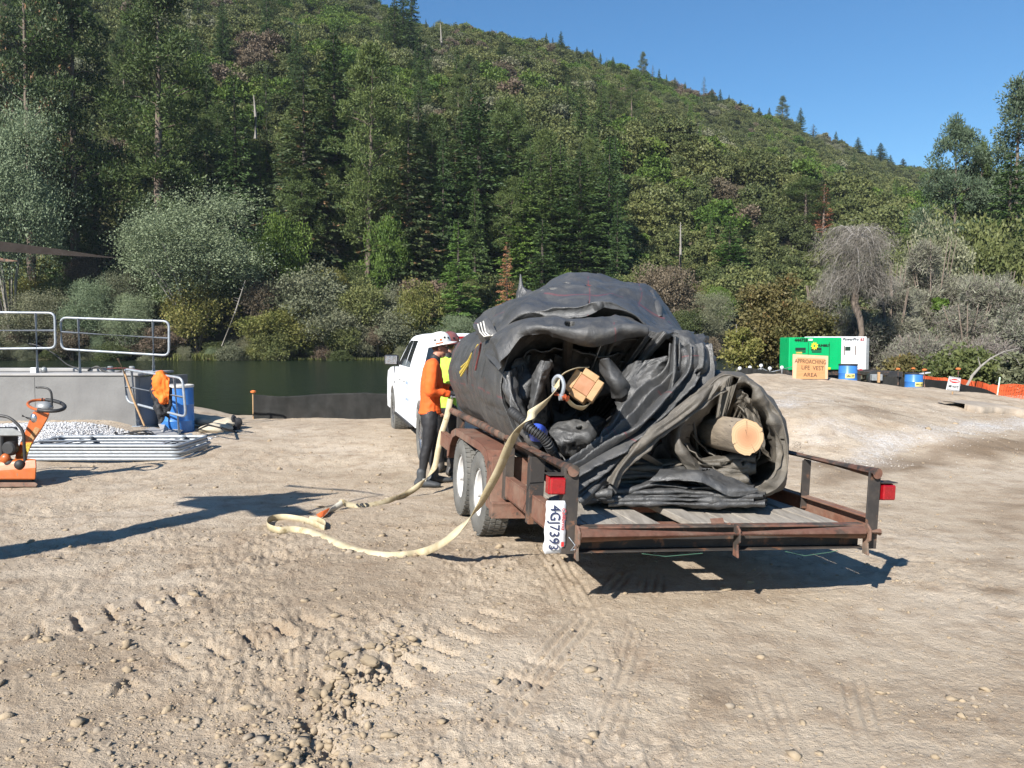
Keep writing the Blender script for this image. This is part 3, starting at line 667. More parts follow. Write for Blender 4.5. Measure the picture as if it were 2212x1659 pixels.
# bare snags
def snag(px0, py0, px1, py1, Y, w, label):
    a = at(px0, py0, Y); b = at(px1, py1, Y); o = thing('dead_snag', label, 'tree', b)
    mb = MB(); mb.tube([b, b.lerp(a, .5) + Vector((.15, 0, 0)), a], [w, w * .7, w * .2], 7)
    mb.build('trunk', M['bark_pale'], o, True)
    rs2 = np.random.RandomState(int(px0))
    for k in range(7):
        q = .45 + .5 * rs2.rand(); p = b.lerp(a, q); an = rs2.rand() * 6.28; L = (a - b).length * .12 * (1.3 - q)
        mb = MB(); mb.tube([p, p + Vector((math.cos(an) * L, math.sin(an) * L, L * .3))], [w * .25, w * .08], 5); mb.build('branch', M['bark_pale'], o, True)
snag(951, 50, 955, 135, 300, .5, 'thin bare snag near the top left of the ridge')
snag(1092, 118, 1085, 165, 290, .45, 'leaning bare snag on the upper hillside')
snag(548, 205, 552, 300, 127, .3, 'bare grey snag between the dark conifers above the poplar')
snag(1470, 480, 1466, 620, 127, .28, 'pale bare snag right of the tarp roll')
snag(1402, 215, 1404, 275, 320, .4, 'bare grey snag high on the hill below the middle of the ridge')
snag(530, 605, 480, 748, 106.0, .15, 'pale leaning dead trunk at the far water line left of the silt fence')
snag(1590, 700, 1592, 812, 60, .12, 'slim bare stem inside the olive brown tree')
# brush covering the hillside: nobody could count it
BR = bpy.data.collections.new('brush_kinds')
for i, (k, m_) in enumerate((('oak_0', M['oak']), ('oak_1', M['oak']), ('oak_2', M['oak']), ('oak_1', M['greyleaf']), ('oak_0', M['oak_b']), ('oak_2', M['brownleaf']))):
    V, Q, _ = broad(6, 3.6, 300 + i, 15, 300, .19, .0, .6, .5, 0, .02, None, .85, .0)
    BR.objects.link(bpy.data.objects.new('brush_%s' % 'abcdef'[i], np_mesh('brush', V, Q, m_)))
N = 36000; Y = np.sqrt(RNG.uniform(113 ** 2, 508 ** 2, N)); t = np.where(RNG.rand(N) < .62, RNG.uniform(-400, 2500, N), RNG.uniform(-1500, 3900, N)); X = (t - CX) / F * Y
yr = np.interp(t, SKY_T, RID_Y); clear = fbm(X * .02, Y * .02, oct=3, seed=60)
keep = (Y < yr + 4) & (RNG.rand(N) < .42 + .25 * (Y > 180) + .2 * (Y > 260)) & ~((clear < -.45) & (t > 1250))
X, Y, t = X[keep], Y[keep], t[keep]; Z = terrain(X, Y, False) - .3
pm = bpy.data.meshes.new('hillside_brush'); pm.vertices.add(len(X)); pm.vertices.foreach_set('co', np.stack([X, Y, Z], 1).astype(np.float32).ravel())
sc_ = RNG.uniform(.75, 1.75, len(X)) * (1 - .25 * np.clip((Y - 200) / 150, 0, 1)) * np.where(Y < 150, .75, 1) * (1 + .25 * fbm(X * .03, Y * .03, seed=61))
a_ = pm.attributes.new('size', 'FLOAT', 'POINT'); a_.data.foreach_set('value', sc_.astype(np.float32))
kind = RNG.randint(0, 3, len(X)); q = fbm(X * .03, Y * .03, oct=3, seed=62) + RNG.normal(size=len(X)) * .25
kind = np.where(q > .62, 3, kind); kind = np.where(q < -.45, 4, kind); kind = np.where((RNG.rand(len(X)) < .02) | (fbm(X * .05, Y * .05, oct=2, seed=66) > .66), 5, kind)
a_ = pm.attributes.new('pick', 'INT', 'POINT'); a_.data.foreach_set('value', kind.astype(np.int32))
a_ = pm.attributes.new('turn', 'FLOAT', 'POINT'); a_.data.foreach_set('value', RNG.uniform(0, 6.28, len(X)).astype(np.float32))
def scatter_group(name, coll):
    g = bpy.data.node_groups.new(name, 'GeometryNodeTree')
    g.interface.new_socket(name='Geometry', in_out='INPUT', socket_type='NodeSocketGeometry'); g.interface.new_socket(name='Geometry', in_out='OUTPUT', socket_type='NodeSocketGeometry')
    gi = g.nodes.new('NodeGroupInput'); go = g.nodes.new('NodeGroupOutput'); ip = g.nodes.new('GeometryNodeInstanceOnPoints')
    ci = g.nodes.new('GeometryNodeCollectionInfo'); ci.inputs['Collection'].default_value = coll; ci.inputs['Separate Children'].default_value = True; ci.inputs['Reset Children'].default_value = True
    def na(n, t):
        x = g.nodes.new('GeometryNodeInputNamedAttribute'); x.data_type = t; x.inputs['Name'].default_value = n; return x.outputs[0]
    cx = g.nodes.new('ShaderNodeCombineXYZ'); g.links.new(na('turn', 'FLOAT'), cx.inputs[2])
    g.links.new(gi.outputs[0], ip.inputs['Points']); g.links.new(ci.outputs[0], ip.inputs['Instance']); ip.inputs['Pick Instance'].default_value = True
    g.links.new(na('pick', 'INT'), ip.inputs['Instance Index']); g.links.new(na('size', 'FLOAT'), ip.inputs['Scale'])
    g.links.new(cx.outputs[0], ip.inputs['Rotation']); g.links.new(ip.outputs[0], go.inputs[0]); return g
bo = obj('hillside_brush', pm); md = bo.modifiers.new('scatter', 'NODES'); md.node_group = scatter_group('brush_scatter', BR)
tag(bo, 'round oak brush and chaparral covering the hillside', None, None, 'stuff')
# bank grass
def grass_patch(px, py, wpx, Y0, Y1, n, h, label):
    t = RNG.uniform(px - wpx / 2, px + wpx / 2, n); Yg = RNG.uniform(Y0, Y1, n); Xg = (t - CX) / F * Yg; Zg = terrain(Xg, Yg, False); Zg = np.maximum(Zg, WZ)
    D = np.tile(np.array([.2, 0, 2.2]), (n, 1)); C = np.stack([Xg, Yg, Zg + h * .4], 1); V, Q = leaves(C, h * RNG.uniform(.35, .8, n), D, .12, .6)
    o = obj('bank_grass', np_mesh('bank_grass', V, Q, M['grassblade'])); tag(o, label, None, None, 'stuff')
grass_patch(440, 0, 130, 104.5, 107.5, 2600, .9, 'yellow green reeds and grass at the far water line under the poplar')
grass_patch(760, 0, 900, 105.5, 107.5, 2500, .45, 'thin fringe of grass along the far water line')

# ------------------------------------------------------------------ near right bank: olive brown tree, weeping grey tree, grey shrubs
def place_mesh_tree(name, label, x, y, crown, trunkmb, cmat, tmat, cat='tree', z=None):
    z0 = gz(x, y) - .05 if z is None else z
    o = thing(name, label, cat, (x, y, z0)); V, Q = crown; obj('crown', np_mesh('crown', V, Q, cmat), o)
    if trunkmb is not None: t_ = merge_mesh('trunk', trunkmb, tmat); obj('trunk', t_, o)
    return o
def near_broad(px, Y, ytop, wpx, seed, mat, label, lobes=34, per=620, leaf=.12, name=BT, cat='tree', **k):
    x = (px - CX) / F * Y; z0 = gz(x, Y); h = at(px, ytop, Y).z - z0; w = wpx / 2 / F * Y / .95
    V, Q, segs = broad(h, w, seed, lobes, per, leaf, .0, k.pop('aspect', .55), .35, 8, .012, k.pop('wind', None), .9, 0)
    return place_mesh_tree(name, label, x, Y, (V, Q), tubes_np(segs), mat, k.pop('bark', M['bark']), cat)
near_broad(1672, 46, 560, 190, 401, M['oliveleaf'], 'olive brown leafy tree behind the small roll, left of the green generator', 40, 620, .10)
near_broad(1745, 43, 640, 150, 402, M['oliveleaf'], 'olive leafy sapling clump directly behind the green generator', 22, 480, .09)
near_broad(1600, 44, 690, 110, 403, M['yellowleaf'], 'thin yellowing sapling left of the signboard', 18, 320, .085)
near_broad(2030, 48, 592, 74, 404, M['oak_b'], 'bright green sapling poking out of the grey shrubs at right', 14, 260, .09)
near_broad(2085, 34, 760, 200, 405, M['oak'], 'low green brush behind the danger sign', 18, 330, .09, name=SH, cat='shrub')
near_broad(1960, 36, 770, 130, 406, M['oliveleaf'], 'low olive brush right of the white generator', 16, 330, .09, name=SH, cat='shrub')
near_broad(2190, 33, 745, 90, 407, M['greyleaf'], 'low grey green brush behind the orange mesh fence', 14, 330, .09, name=SH, cat='shrub')
M['greyneedle'] = leaf_mat('tamarisk_leaves', (.13, .135, .09), (.25, .25, .18), trans=.15, nsc=.35, rv=.06)
def grey_shrub(px, Y, ytop, wpx, seed, label, n=15000, leafy=.6, name=SH, cat='shrub', base=0.0, droop=.35):
    x = (px - CX) / F * Y; z0 = gz(x, Y); h = at(px, ytop, Y).z - z0; w = wpx / 2 / F * Y
    o = thing(name, label, cat, (x, Y, z0 - .1)); V, Q = twiggy(h, w, seed, int(n * 1.25), .0100, .7, droop, .3, base, lobes=26); obj('twigs', np_mesh('twigs', V, Q, M['twig']), o)
    if leafy:
        V2, Q2 = twiggy(h, w * 1.02, seed, int(n * 1.5 * leafy), .024, .9, droop * .6, .35, max(base, .12), lobes=26); obj('crown', np_mesh('crown', V2, Q2, M['greyneedle']), o)
    rs2 = np.random.RandomState(seed); mb = MB()
    for k in range(7):
        an = rs2.rand() * 6.28; mb.tube([Vector((0, 0, 0)), Vector((math.cos(an) * w * .25, math.sin(an) * w * .25, h * .4)), Vector((math.cos(an) * w * .55, math.sin(an) * w * .55, h * .8))], [.07, .05, .015], 6)
    obj('trunk', merge_mesh('trunk', mb, M['bark']), o); return o
grey_shrub(2010, 50, 440, 190, 501, 'tall pale grey green shrub reaching highest at right', 20000, .9)
grey_shrub(2150, 46, 520, 200, 502, 'broad grey green shrub below the tall pines', 20000, .8)
grey_shrub(2090, 41, 610, 190, 503, 'dull grey twiggy shrub left of the right edge', 18000, .35)
grey_shrub(1930, 44, 570, 130, 504, 'pale grey shrub between the weeping tree and the tall one', 14000, .8)
grey_shrub(1800, 47, 660, 130, 505, 'grey shrub directly behind the white generator', 12000, .7)
grey_shrub(2200, 38, 600, 130, 506, 'pale grey shrub cut by the right edge', 16000, .7)
grey_shrub(1985, 40, 690, 150, 507, 'low brownish grey twig thicket above the second barrel', 16000, .15)
grey_shrub(2120, 37, 700, 170, 508, 'bare grey twig thicket above the danger sign', 17000, .05)
grey_shrub(1775, 46, 560, 130, 512, 'tall grey shrub left of the weeping tree', 11000, .5)
grey_shrub(1925, 47, 505, 120, 513, 'tall grey shrub right of the weeping tree', 12000, .6)
grey_shrub(1868, 44, 650, 150, 511, 'grey twiggy shrub around the foot of the weeping tree', 12000, .4)
# weeping grey tree
def weeping():
    Yw = 41.0; b = at(1853, 800, Yw); b.z = gz(b.x, Yw) - .1
    o = thing('dead_tree', 'grey weeping half dead tree with a crooked trunk behind the generators', 'tree', b)
    P = [(1856, 805), (1848, 770), (1862, 720), (1858, 690), (1846, 655), (1850, 610), (1842, 560), (1850, 520)]
    pts = [at(px, py, Yw) for px, py in P]; mb = MB(); mb.tube(pts, [.20, .17, .13, .15, .19, .16, .12, .07], 9)
    mb.build('trunk', M['bark'], o, True); mb = MB(); rs2 = np.random.RandomState(77); V = []; starts = []
    top = at(1850, 540, Yw)
    for k in range(46):
        an = rs2.rand() * 6.28; L = rs2.uniform(.5, 1.5); up = rs2.uniform(.1, .8); c = pts[rs2.randint(5, 8)]
        p1 = c + Vector((math.cos(an) * L * .5, math.sin(an) * L * .5, up)); p2 = p1 + Vector((math.cos(an) * L * .55, math.sin(an) * L * .55, -.1 - .3 * rs2.rand())); p3 = p2 + Vector((math.cos(an) * .3, math.sin(an) * .3, -rs2.uniform(.2, .9)))
        Q4 = catmull([list(c), list(p1), list(p2), list(p3)], 9); mb.tube([Vector(q) for q in Q4], [.045, .04, .034, .028, .022, .017, .013, .010, .006], 5)
        starts += [Vector(q) for q in Q4[3:]]
    mb.build('branches', simple('grey_branch', (.33, .31, .29), (.2, .18, .165), 3, .9), o, True)
    n = 16000; idx = rs2.randint(0, len(starts), n); S0 = np.array([list(s) for s in starts])[idx] + rs2.normal(size=(n, 3)) * np.array([.28, .28, .24])
    S0[:, 2] = np.minimum(S0[:, 2], at(1850, 488, Yw).z)
    d = np.stack([rs2.normal(size=n) * .5 + .7 * np.sign(S0[:, 0] - pts[5].x) * rs2.rand(n), rs2.normal(size=n) * .5, -rs2.rand(n) * 1.3 + .15], 1); d /= np.linalg.norm(d, axis=1, keepdims=True)
    L = rs2.uniform(.15, .42, n)[:, None]; sd = np.cross(d, unit(n)); sd /= np.linalg.norm(sd, axis=1, keepdims=True); W = .008
    rows = []
    for k in range(3):
        s = k / 2.0; c = S0 + d * L * s + np.array([0, 0, -.28]) * L * s * s; rows += [c - sd * W * (1 - .7 * s), c + sd * W * (1 - .7 * s)]
    V = np.stack(rows, 1).reshape(-1, 3) - np.array(list(b)); i = np.arange(n) * 6
    Q = np.concatenate([np.stack([i + 2 * k, i + 2 * k + 1, i + 2 * k + 3, i + 2 * k + 2], 1) for k in range(2)]); obj('twigs', np_mesh('twigs', V, Q, M['twig']), o)
weeping()
# pale fallen branch leaning by the mesh fence
a = at(2088, 838, 27); mb = MB(); o = thing('dead_branch', 'bare pale branch leaning up to the right behind the danger sign', 'branch', a)
pts = [at(*p) for p in ((2086, 838, 27), (2100, 812, 27.2), (2118, 792, 27.4), (2140, 774, 27.6), (2168, 760, 27.8), (2200, 752, 28))]
mb.tube(pts, [.05, .045, .038, .03, .022, .012], 8); mb.tube([pts[2], at(2112, 770, 27.5)], [.03, .01], 6); mb.tube([pts[3], at(2162, 782, 27.4)], [.025, .008], 6); mb.tube([pts[4], at(2196, 776, 27.6), at(2204, 790, 27.6)], [.02, .015, .006], 6)
mb.build('branch', M['bark_pale'], o, True)
# ------------------------------------------------------------------ things: materials
def crump(x, y, seed):
    """faceted noise: flat triangles meeting in sharp creases"""
    wx = .45 * vnoise(x * .8, y * .8, None, seed + 31); wy = .45 * vnoise(x * .8 + 7, y * .8 + 3, None, seed + 32); x = x + wx; y = y + wy
    s_ = (x + y) * .366; i = np.floor(x + s_); j = np.floor(y + s_); fx_ = x + s_ - i; fy_ = y + s_ - j; z0 = np.zeros_like(i)
    a = _hash(i, j, z0, seed); d = _hash(i + 1, j + 1, z0, seed); b = _hash(i + 1, j, z0, seed); c = _hash(i, j + 1, z0, seed)
    return np.where(fx_ > fy_, a + (b - a) * fx_ + (d - b) * fy_, a + (c - a) * fy_ + (d - c) * fx_) * 2 - 1
def rusty(name, paint, rust, th, rough=.65, metal=0.0, dust=.6):
    m, nt, b = nmat(name); v = coords(nt)
    n1 = noise_n(nt, v, 7, 7, .68, .3); n2 = noise_n(nt, v, 30, 5, .6)
    rc = ramp(nt, n2, [(.3, tuple(x * .62 for x in rust)), (.7, rust)])
    c = mixc(nt, ramp(nt, n1, [(th, 0.0), (th + .07, 1.0)]), paint, rc)
    c = mixc(nt, ramp(nt, noise_n(nt, v, 3.1, 5, .7), [(.46, .08), (.72, dust)]), c, (.26, .20, .15))
    nt.links.new(c, b.inputs['Base Color']); setin(b, 'Roughness', rough); setin(b, 'Metallic', metal); setin(b, 'Specular IOR Level', .35)
    bump(nt, b, n2, .5, .004); return m
M['rust'] = rusty('red_oxide_steel', (.07, .045, .035), (.20, .085, .055), .34)
M['rust_rail'] = rusty('worn_rail_steel', (.030, .026, .024), (.17, .075, .050), .47)
M['black_steel'] = rusty('black_flaked_steel', (.016, .017, .019), (.17, .075, .04), .56, dust=.25)
M['fender'] = rusty('oxide_fender', (.022, .02, .02), (.19, .082, .055), .36)
M['galv'] = simple('galvanised_steel', (.34, .365, .39), (.24, .265, .29), 12, .45, .25, .002, 60)
M['galv_old'] = simple('dull_galvanised_steel', (.44, .47, .50), (.32, .35, .38), 9, .55, .35, .002, 60)
M['rubber'] = simple('tyre_rubber', (.085, .085, .08), (.15, .145, .13), 7, .85, bumps=.004, bscale=40)
M['rubber_dark'] = simple('black_rubber', (.018, .018, .019), (.03, .03, .03), 7, .6)
M['wheel_white'] = simple('white_wheel_paint', (.66, .66, .65), (.48, .46, .43), 8, .45, spots=((.25, .2, .15), .66, 12))
M['chrome'] = simple('bright_steel', (.60, .60, .62), (.45, .45, .47), 8, .22, .9)
M['white_paint'] = simple('white_car_paint', (.78, .79, .80), (.74, .75, .76), 1, .5, spec=.2)
M['glass_dark'] = simple('dark_window_glass', (.012, .016, .018), (.02, .025, .028), 1.2, .05, spec=.8)
M['red_lens'] = simple('red_lens', (.34, .006, .010), (.24, .004, .008), 40, .14, spec=.8, bumps=.003, bscale=160, coat=.5)
M['red_lens_dark'] = simple('deep_red_lens', (.30, .006, .012), (.22, .004, .008), 40, .2, spec=.8)
M['plate_white'] = simple('plate_white', (.66, .67, .68), (.58, .58, .58), 30, .35, bumps=.002, bscale=20)
M['ink_blue'] = simple('dark_blue_ink', (.02, .03, .09), None, 8, .5)
M['ink_red'] = simple('red_ink', (.55, .03, .03), None, 8, .5)
M['ink_black'] = simple('black_ink', (.015, .015, .015), None, 8, .6)
M['orange_paint'] = simple('orange_machine_paint', (.46, .115, .022), (.36, .085, .018), 6, .4, spots=((.16, .12, .08), .64, 9), coat=.2)
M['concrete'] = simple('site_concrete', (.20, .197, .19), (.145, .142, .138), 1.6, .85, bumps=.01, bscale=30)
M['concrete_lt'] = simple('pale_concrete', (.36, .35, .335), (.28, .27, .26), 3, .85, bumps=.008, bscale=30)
M['barrel_blue'] = simple('blue_plastic', (.045, .19, .52), (.035, .15, .43), 2.5, .38, spots=((.20, .27, .36), .68, 6))
M['webbing'] = simple('yellow_webbing', (.52, .455, .315), (.38, .31, .18), 9, .75, bumps=.003, bscale=120, spots=((.26, .20, .10), .60, 14))
M['timber'] = simple('fresh_timber', (.45, .29, .145), (.34, .20, .095), 5, .7, bumps=.003, bscale=30, stretch=(1, .15, 4))
M['timber_red'] = simple('reddish_end_grain', (.40, .20, .11), (.32, .15, .075), 14, .75, bumps=.003, bscale=90)
M['deck_wood'] = simple('weathered_board', (.36, .325, .275), (.21, .185, .155), 3.2, .85, bumps=.008, bscale=14, stretch=(7, .8, 7))
M['tan_bag'] = simple('sandbag_cloth', (.46, .41, .31), (.36, .31, .23), 8, .85, bumps=.01, bscale=40)
M['black_cloth'] = simple('black_cloth', (.014, .014, .016), (.024, .024, .026), 12, .75, bumps=.006, bscale=30)
M['silt_black'] = simple('silt_fence_cloth', (.009, .010, .009), (.020, .019, .017), 2.2, .9, bumps=.02, bscale=6)

# ------------------------------------------------------------------ flat bed trailer, frame T(u right, v forward, w up)
T_O = Vector((.314, 4.70, .10)); T_U = Vector((.970, .242, -.048)).normalized(); T_V = Vector((-.242, .970, 0)); T_V = (T_V - T_U * T_V.dot(T_U)).normalized(); T_W = T_U.cross(T_V)
def T(p): return T_O + T_U * p[0] + T_V * p[1] + T_W * p[2]
BW = 2.08
tr = thing('flatbed_trailer', 'rusty tandem axle flatbed trailer carrying the big black tarp rolls', 'trailer', T((BW / 2, 2.4, 0)))
def TB(): return MB(T)
for u, sd in ((0.0, -1), (BW, 1)):
    mb = TB(); L = 4.15 if sd < 0 else 4.6
    mb.tube([(u, -.03, .885), (u, 1.6, .888), (u, L, .882)], .036, 12); mb.build('side_rail', M['rust_rail'], tr, True)
    for v, h0 in ((0.0, .385), (.73, .40), (1.5, .42), (3.6, .42)) if sd < 0 else ((0.0, .385), (.74, .50), (2.2, .5), (3.8, .5)):
        mb = TB(); x0, x1 = (u - .035, u + .045) if sd < 0 else (u - .045, u + .035)
        uu = u - .035 if sd < 0 else u + .035; hh = .895 if v == 0 else .86
        wf = .045 if v == 0 else .05 if v < 1 and sd < 0 else .035
        mb.box((u - wf, v - .006, h0), (u + wf, v + .006, hh)); mb.box((u - wf - .001 if sd < 0 else u + wf - .011, v + .007, h0), (u - wf + .011 if sd < 0 else u + wf + .001, v + .075, hh))
        mb.build('post', M['black_steel'], tr, bevel=.002)
    # side channel of the bed
    mb = TB(); a, b = (u - .030, u - .018) if sd < 0 else (u + .018, u + .030)
    mb.box((a, .02, .44), (b, 4.85, .60)); mb.box((min(a, b) - (.0 if sd < 0 else .055), .02, .585), (max(a, b) + (.055 if sd < 0 else .0), 4.85, .597)); mb.box((min(a, b) - (.0 if sd < 0 else .055), .02, .443), (max(a, b) + (.055 if sd < 0 else .0), 4.85, .455))
    mb.build('side_channel', M['rust'], tr, bevel=.002)
mb = TB(); mb.tube([(.05, -.045, .505), (BW - .10, -.045, .505)], .041, 14); mb.build('hinge_tube', M['rust'], tr, True)
mb = TB(); mb.tube([(BW - .095, -.045, .505), (BW + .03, -.045, .505)], .022, 12); mb.build('hinge_pin', M['rust'], tr, True)
mb = TB(); mb.box((.05, .055, .40), (BW - .05, .067, .545)); mb.box((.05, -.02, .392), (BW - .05, .066, .399)); mb.build('rear_channel', M['black_steel'], tr, bevel=.002)
mb = TB(); mb.box((.05, -.012, .536), (BW - .05, .069, .5465)); mb.build('rear_sill', M['rust_rail'], tr, bevel=.002)
for u in (.03, BW * .515, BW - .075):
    mb = TB(); mb.prism([(-.078, .36), (-.02, .365), (-.014, .56), (-.05, .562), (-.086, .53), (-.088, .46), (-.066, .44), (-.066, .42)], lambda a, b, d: (d, a, b), u, u + .014); mb.build('hinge_bracket', M['rust_rail'], tr, bevel=.002)
# cross members under the deck
for v in (.35, .95, 1.6, 2.3, 3.0, 3.7, 4.4):
    mb = TB(); mb.box((-.017, v, .43), (BW + .017, v + .05, .485)); mb.build('cross_member', M['rust'], tr)
# deck boards
x = .03; rsb = np.random.RandomState(3); k = 0
widths = [.15, .185, .14, .16, .19, .15, .135, .17, .18, .145, .16, .15, .13]
for wd in widths:
    if x + wd > BW - .03: break
    v0, v1 = .072 + .01 * rsb.rand(), 4.8
    if k == 4: v0 = 1.25
    mb = TB(); dz = rsb.normal() * .004; sk = rsb.normal() * .006
    mb.v = []; pts = []
    for v_, du in ((v0, 0), (v1, sk)):
        for (a, b) in ((x, .49), (x + wd - .009, .49), (x + wd - .009, .528), (x, .528)): pts.append((a + du, v_, b + dz + .003 * rsb.normal()))
    if k == 5: pts = [(p[0] - .015, p[1], p[2] + .012 * (1 if p[1] < 1 else 0)) for p in pts]
    mb.add(pts, [(0, 1, 2, 3), (4, 7, 6, 5), (0, 4, 5, 1), (1, 5, 6, 2), (2, 6, 7, 3), (3, 7, 4, 0)]); mb.build('deck_board', M['deck_wood'], tr, bevel=.004); x += wd + (.012 if k == 8 else 0); k += 1
# tongue and jack
mb = TB(); mb.tube([(.45, 4.85, .47), (1.04, 6.0, .50)], .05, 8); mb.tube([(1.63, 4.85, .47), (1.04, 6.0, .50)], .05, 8); mb.tube([(1.04, 5.9, .52), (1.04, 6.25, .55)], .05, 10); mb.tube([(1.04, 5.75, .2), (1.04, 5.75, .95)], .035, 10); mb.build('tongue', M['black_steel'], tr, True)
# fenders
for sd in (-1, 1):
    uo, ui = ((-.125, .10) if sd < 0 else (BW + .125, BW - .10))
    prof = [(1.62, .33), (1.60, .62), (1.80, .765), (2.0, .79), (3.2, .79), (3.42, .74), (3.62, .58), (3.64, .45)]
    mb = TB(); n = len(prof)
    vs = [(uo, a, b) for a, b in prof] + [(ui, a, b) for a, b in prof]; vs += [(uo, a, b - .012) for a, b in prof] + [(ui, a, b - .012) for a, b in prof]
    fs = [(i, i + 1, n + i + 1, n + i) for i in range(n - 1)] + [(2 * n + i, 3 * n + i, 3 * n + i + 1, 2 * n + i + 1) for i in range(n - 1)] + [(i, 2 * n + i, 2 * n + i + 1, i + 1) for i in range(n - 1)]
    mb.add(vs, fs)
    # outer skirt following the arch
    ar = [(1.60, .33), (1.60, .62), (1.80, .765), (2.0, .79), (3.2, .79), (3.42, .74), (3.62, .58), (3.64, .45), (3.56, .47), (3.50, .58), (3.36, .68), (3.18, .725), (2.02, .725), (1.86, .70), (1.72, .60), (1.72, .33)]
    mb.prism(ar, lambda a, b, d: (d, a, b), uo - .004 * sd, uo + .004 * sd)
    mb.build('fender', M['fender'], tr)
    mb = TB(); lo = min(uo, uo - sd * .30); mb.box((lo, 1.50, .27), (lo + .30, 1.60, .39)); mb.box((lo, 1.50, .62 - .26), (lo + .30, 1.597, .615) if False else (lo + .30, 1.592, .395)); mb.build('fender_step', M['fender'], tr, bevel=.003)
    mb = TB(); mb.box((lo + .002, 1.575, .391), (lo + .30, 1.598, .74)); mb.build('fender_back', M['fender'], tr, bevel=.003)
# wheels
def wheel(parent, xf, c, r, w, out, rimm, tyre_m, rimr=.56, lugs=True):
    """c centre, out = +-1 outer side along local x"""
    root = bpy.data.objects.new('wheel', None); link(root); root.parent = parent; root.location = xf(c) - wloc(parent)
    prof = [(r * rimr, -w * .42), (r * .70, -w * .52), (r * .90, -w * .50), (r * .975, -w * .42), (r, -w * .30), (r, w * .30), (r * .975, w * .42), (r * .90, w * .50), (r * .70, w * .52), (r * rimr, w * .42)]
    base = xf(c); ax = xf((c[0] + 1, c[1], c[2])) - base
    mb = MB(); mb.lathe(prof, base, ax, 48, cap=False)
    mb.build('tyre', tyre_m, root, True)
    if lugs:
        mb = MB(); s, q, d = frame_from(ax, (0, 0, 1)); rsl = np.random.RandomState(int(abs(c[1]) * 100) + 1)
        for row, (x0, x1, off) in enumerate(((-.47, -.26, 0), (-.235, -.03, .5), (.0, .21, .1), (.24, .47, .6))):
            nn = 44
            for k in range(nn):
                t = 2 * math.pi * (k + off) / nn; hw = math.pi * r / nn * .72; rr = r * 1.005 if abs(x0 + x1) < .6 else r * .995
                e = s * math.cos(t) + q * math.sin(t); f = -s * math.sin(t) + q * math.cos(t); skew = .25 * hw * (1 if row % 2 else -1)
                mb.obox(base + d * w * (x0 + x1) / 2 + e * rr, d * w * (x1 - x0) / 2 + f * skew, f * hw, e * r * .016)
        o = mb.build('tread', tyre_m, root); o['kind'] = 'stuff'
    prof = [(r * rimr * 1.02, w * .44), (r * rimr * 1.04, w * .40), (r * rimr * .93, w * .34), (r * rimr * .90, w * .10), (r * rimr * .62, w * .02), (r * rimr * .40, w * .16), (r * rimr * .26, w * .20), (r * .13, w * .22), (r * .12, w * .46), (r * .02, w * .48)]
    prof = [(a, out * b) for a, b in prof]
    mb = MB(); mb.lathe(prof, base, ax, 32, cap=False); s, q, d = frame_from(ax, (0, 0, 1))
    for k in range(6 if rimm is M['wheel_white'] else 8):
        t = 2 * math.pi * k / (6 if rimm is M['wheel_white'] else 8); e = s * math.cos(t) + q * math.sin(t)
        mb.tube([base + d * out * w * .15 + e * r * .20, base + d * out * w * .24 + e * r * .20], r * .022, 6)
    mb.build('rim', rimm, root, True); return root
for u, sd in ((-.005, -1), (BW + .005, 1)):
    for v in (2.16, 3.0): wheel(tr, T, (u, v, .355), .358, .215, sd, M['wheel_white'], M['rubber'])
for v in (2.16, 3.0):
    mb = TB(); mb.tube([(.05, v, .36), (BW - .05, v, .36)], .035, 8); mb.build('axle', M['black_steel'], tr, True)
# lights and plate
for u0, nm, m_ in ((-.135, 'tail_light', M['red_lens']), (BW + .065, 'tail_light', M['red_lens_dark'])):
    mb = TB(); mb.box((u0, .02, .735 if u0 < 0 else .70), (u0 + .105, .085, .845 if u0 < 0 else .81)); tl = mb.build(nm, M['red_lens_dark'], tr, bevel=.006)
    mb = TB(); zb = .74 if u0 < 0 else .705; mb.box((u0 + .005, -.012, zb), (u0 + .10, .019, zb + .10)); mb.lathe([(.03, 0), (.032, .004), (.012, .007)], T((u0 + .052, -.013, zb + .05)), -T_V, 18) if False else None; mb.build('lens', m_, tl, bevel=.008)
    mb = TB(); mb.box((u0 - .01, -.005, zb + .112), (u0 + .115, .09, zb + .118)); mb.build('light_guard', M['black_steel'], tl)
pl = TB(); rsn = np.random.RandomState(8); nx, ny = 6, 12; vs = []
u0, u1, w0, w1 = -.155, -.030, .39, .705
for j in range(ny + 1):
    for i in range(nx + 1):
        a, b = i / nx, j / ny; edge = .008 if (i in (0, nx) and j in (0, ny)) else 0
        vs.append((u0 + (u1 - u0) * a + (edge if i == 0 else -edge) + (.006 * rsn.normal() if i in (0, nx) else 0) * .4, -.012 + .004 * math.sin(b * 7 + a * 2) + (.012 if b < .12 else 0) * a, w0 + (w1 - w0) * b))
n1 = nx + 1; pl.add(vs, [(j * n1 + i, j * n1 + i + 1, (j + 1) * n1 + i + 1, (j + 1) * n1 + i) for j in range(ny) for i in range(nx)])
plate = pl.build('licence_plate', M['plate_white'], tr, True); sm = plate.modifiers.new('thick', 'SOLIDIFY'); sm.thickness = .003; sm.offset = 0
text_obj('4GJ7393', .086, M['ink_blue'], T((-.101, -.021, .547)), -T_W, T_U, plate, 'plate_number', .001, width=.90)
text_obj('California', .034, M['ink_red'], T((-.045, -.020, .60)), -T_W, T_U, plate, 'plate_state_name', .001, shear=.3, width=1.0)
mb = TB(); mb.box((-.052, -.0215, .435), (-.036, -.019, .462)); mb.build('plate_sticker', M['ink_red'], plate)
mb = TB(); mb.tube([(-.02, -.06, .50), (.01, -.09, .46), (.0, -.05, .42), (.02, -.07, .43)], .003, 5); mb.build('wire', M['galv'], tr)
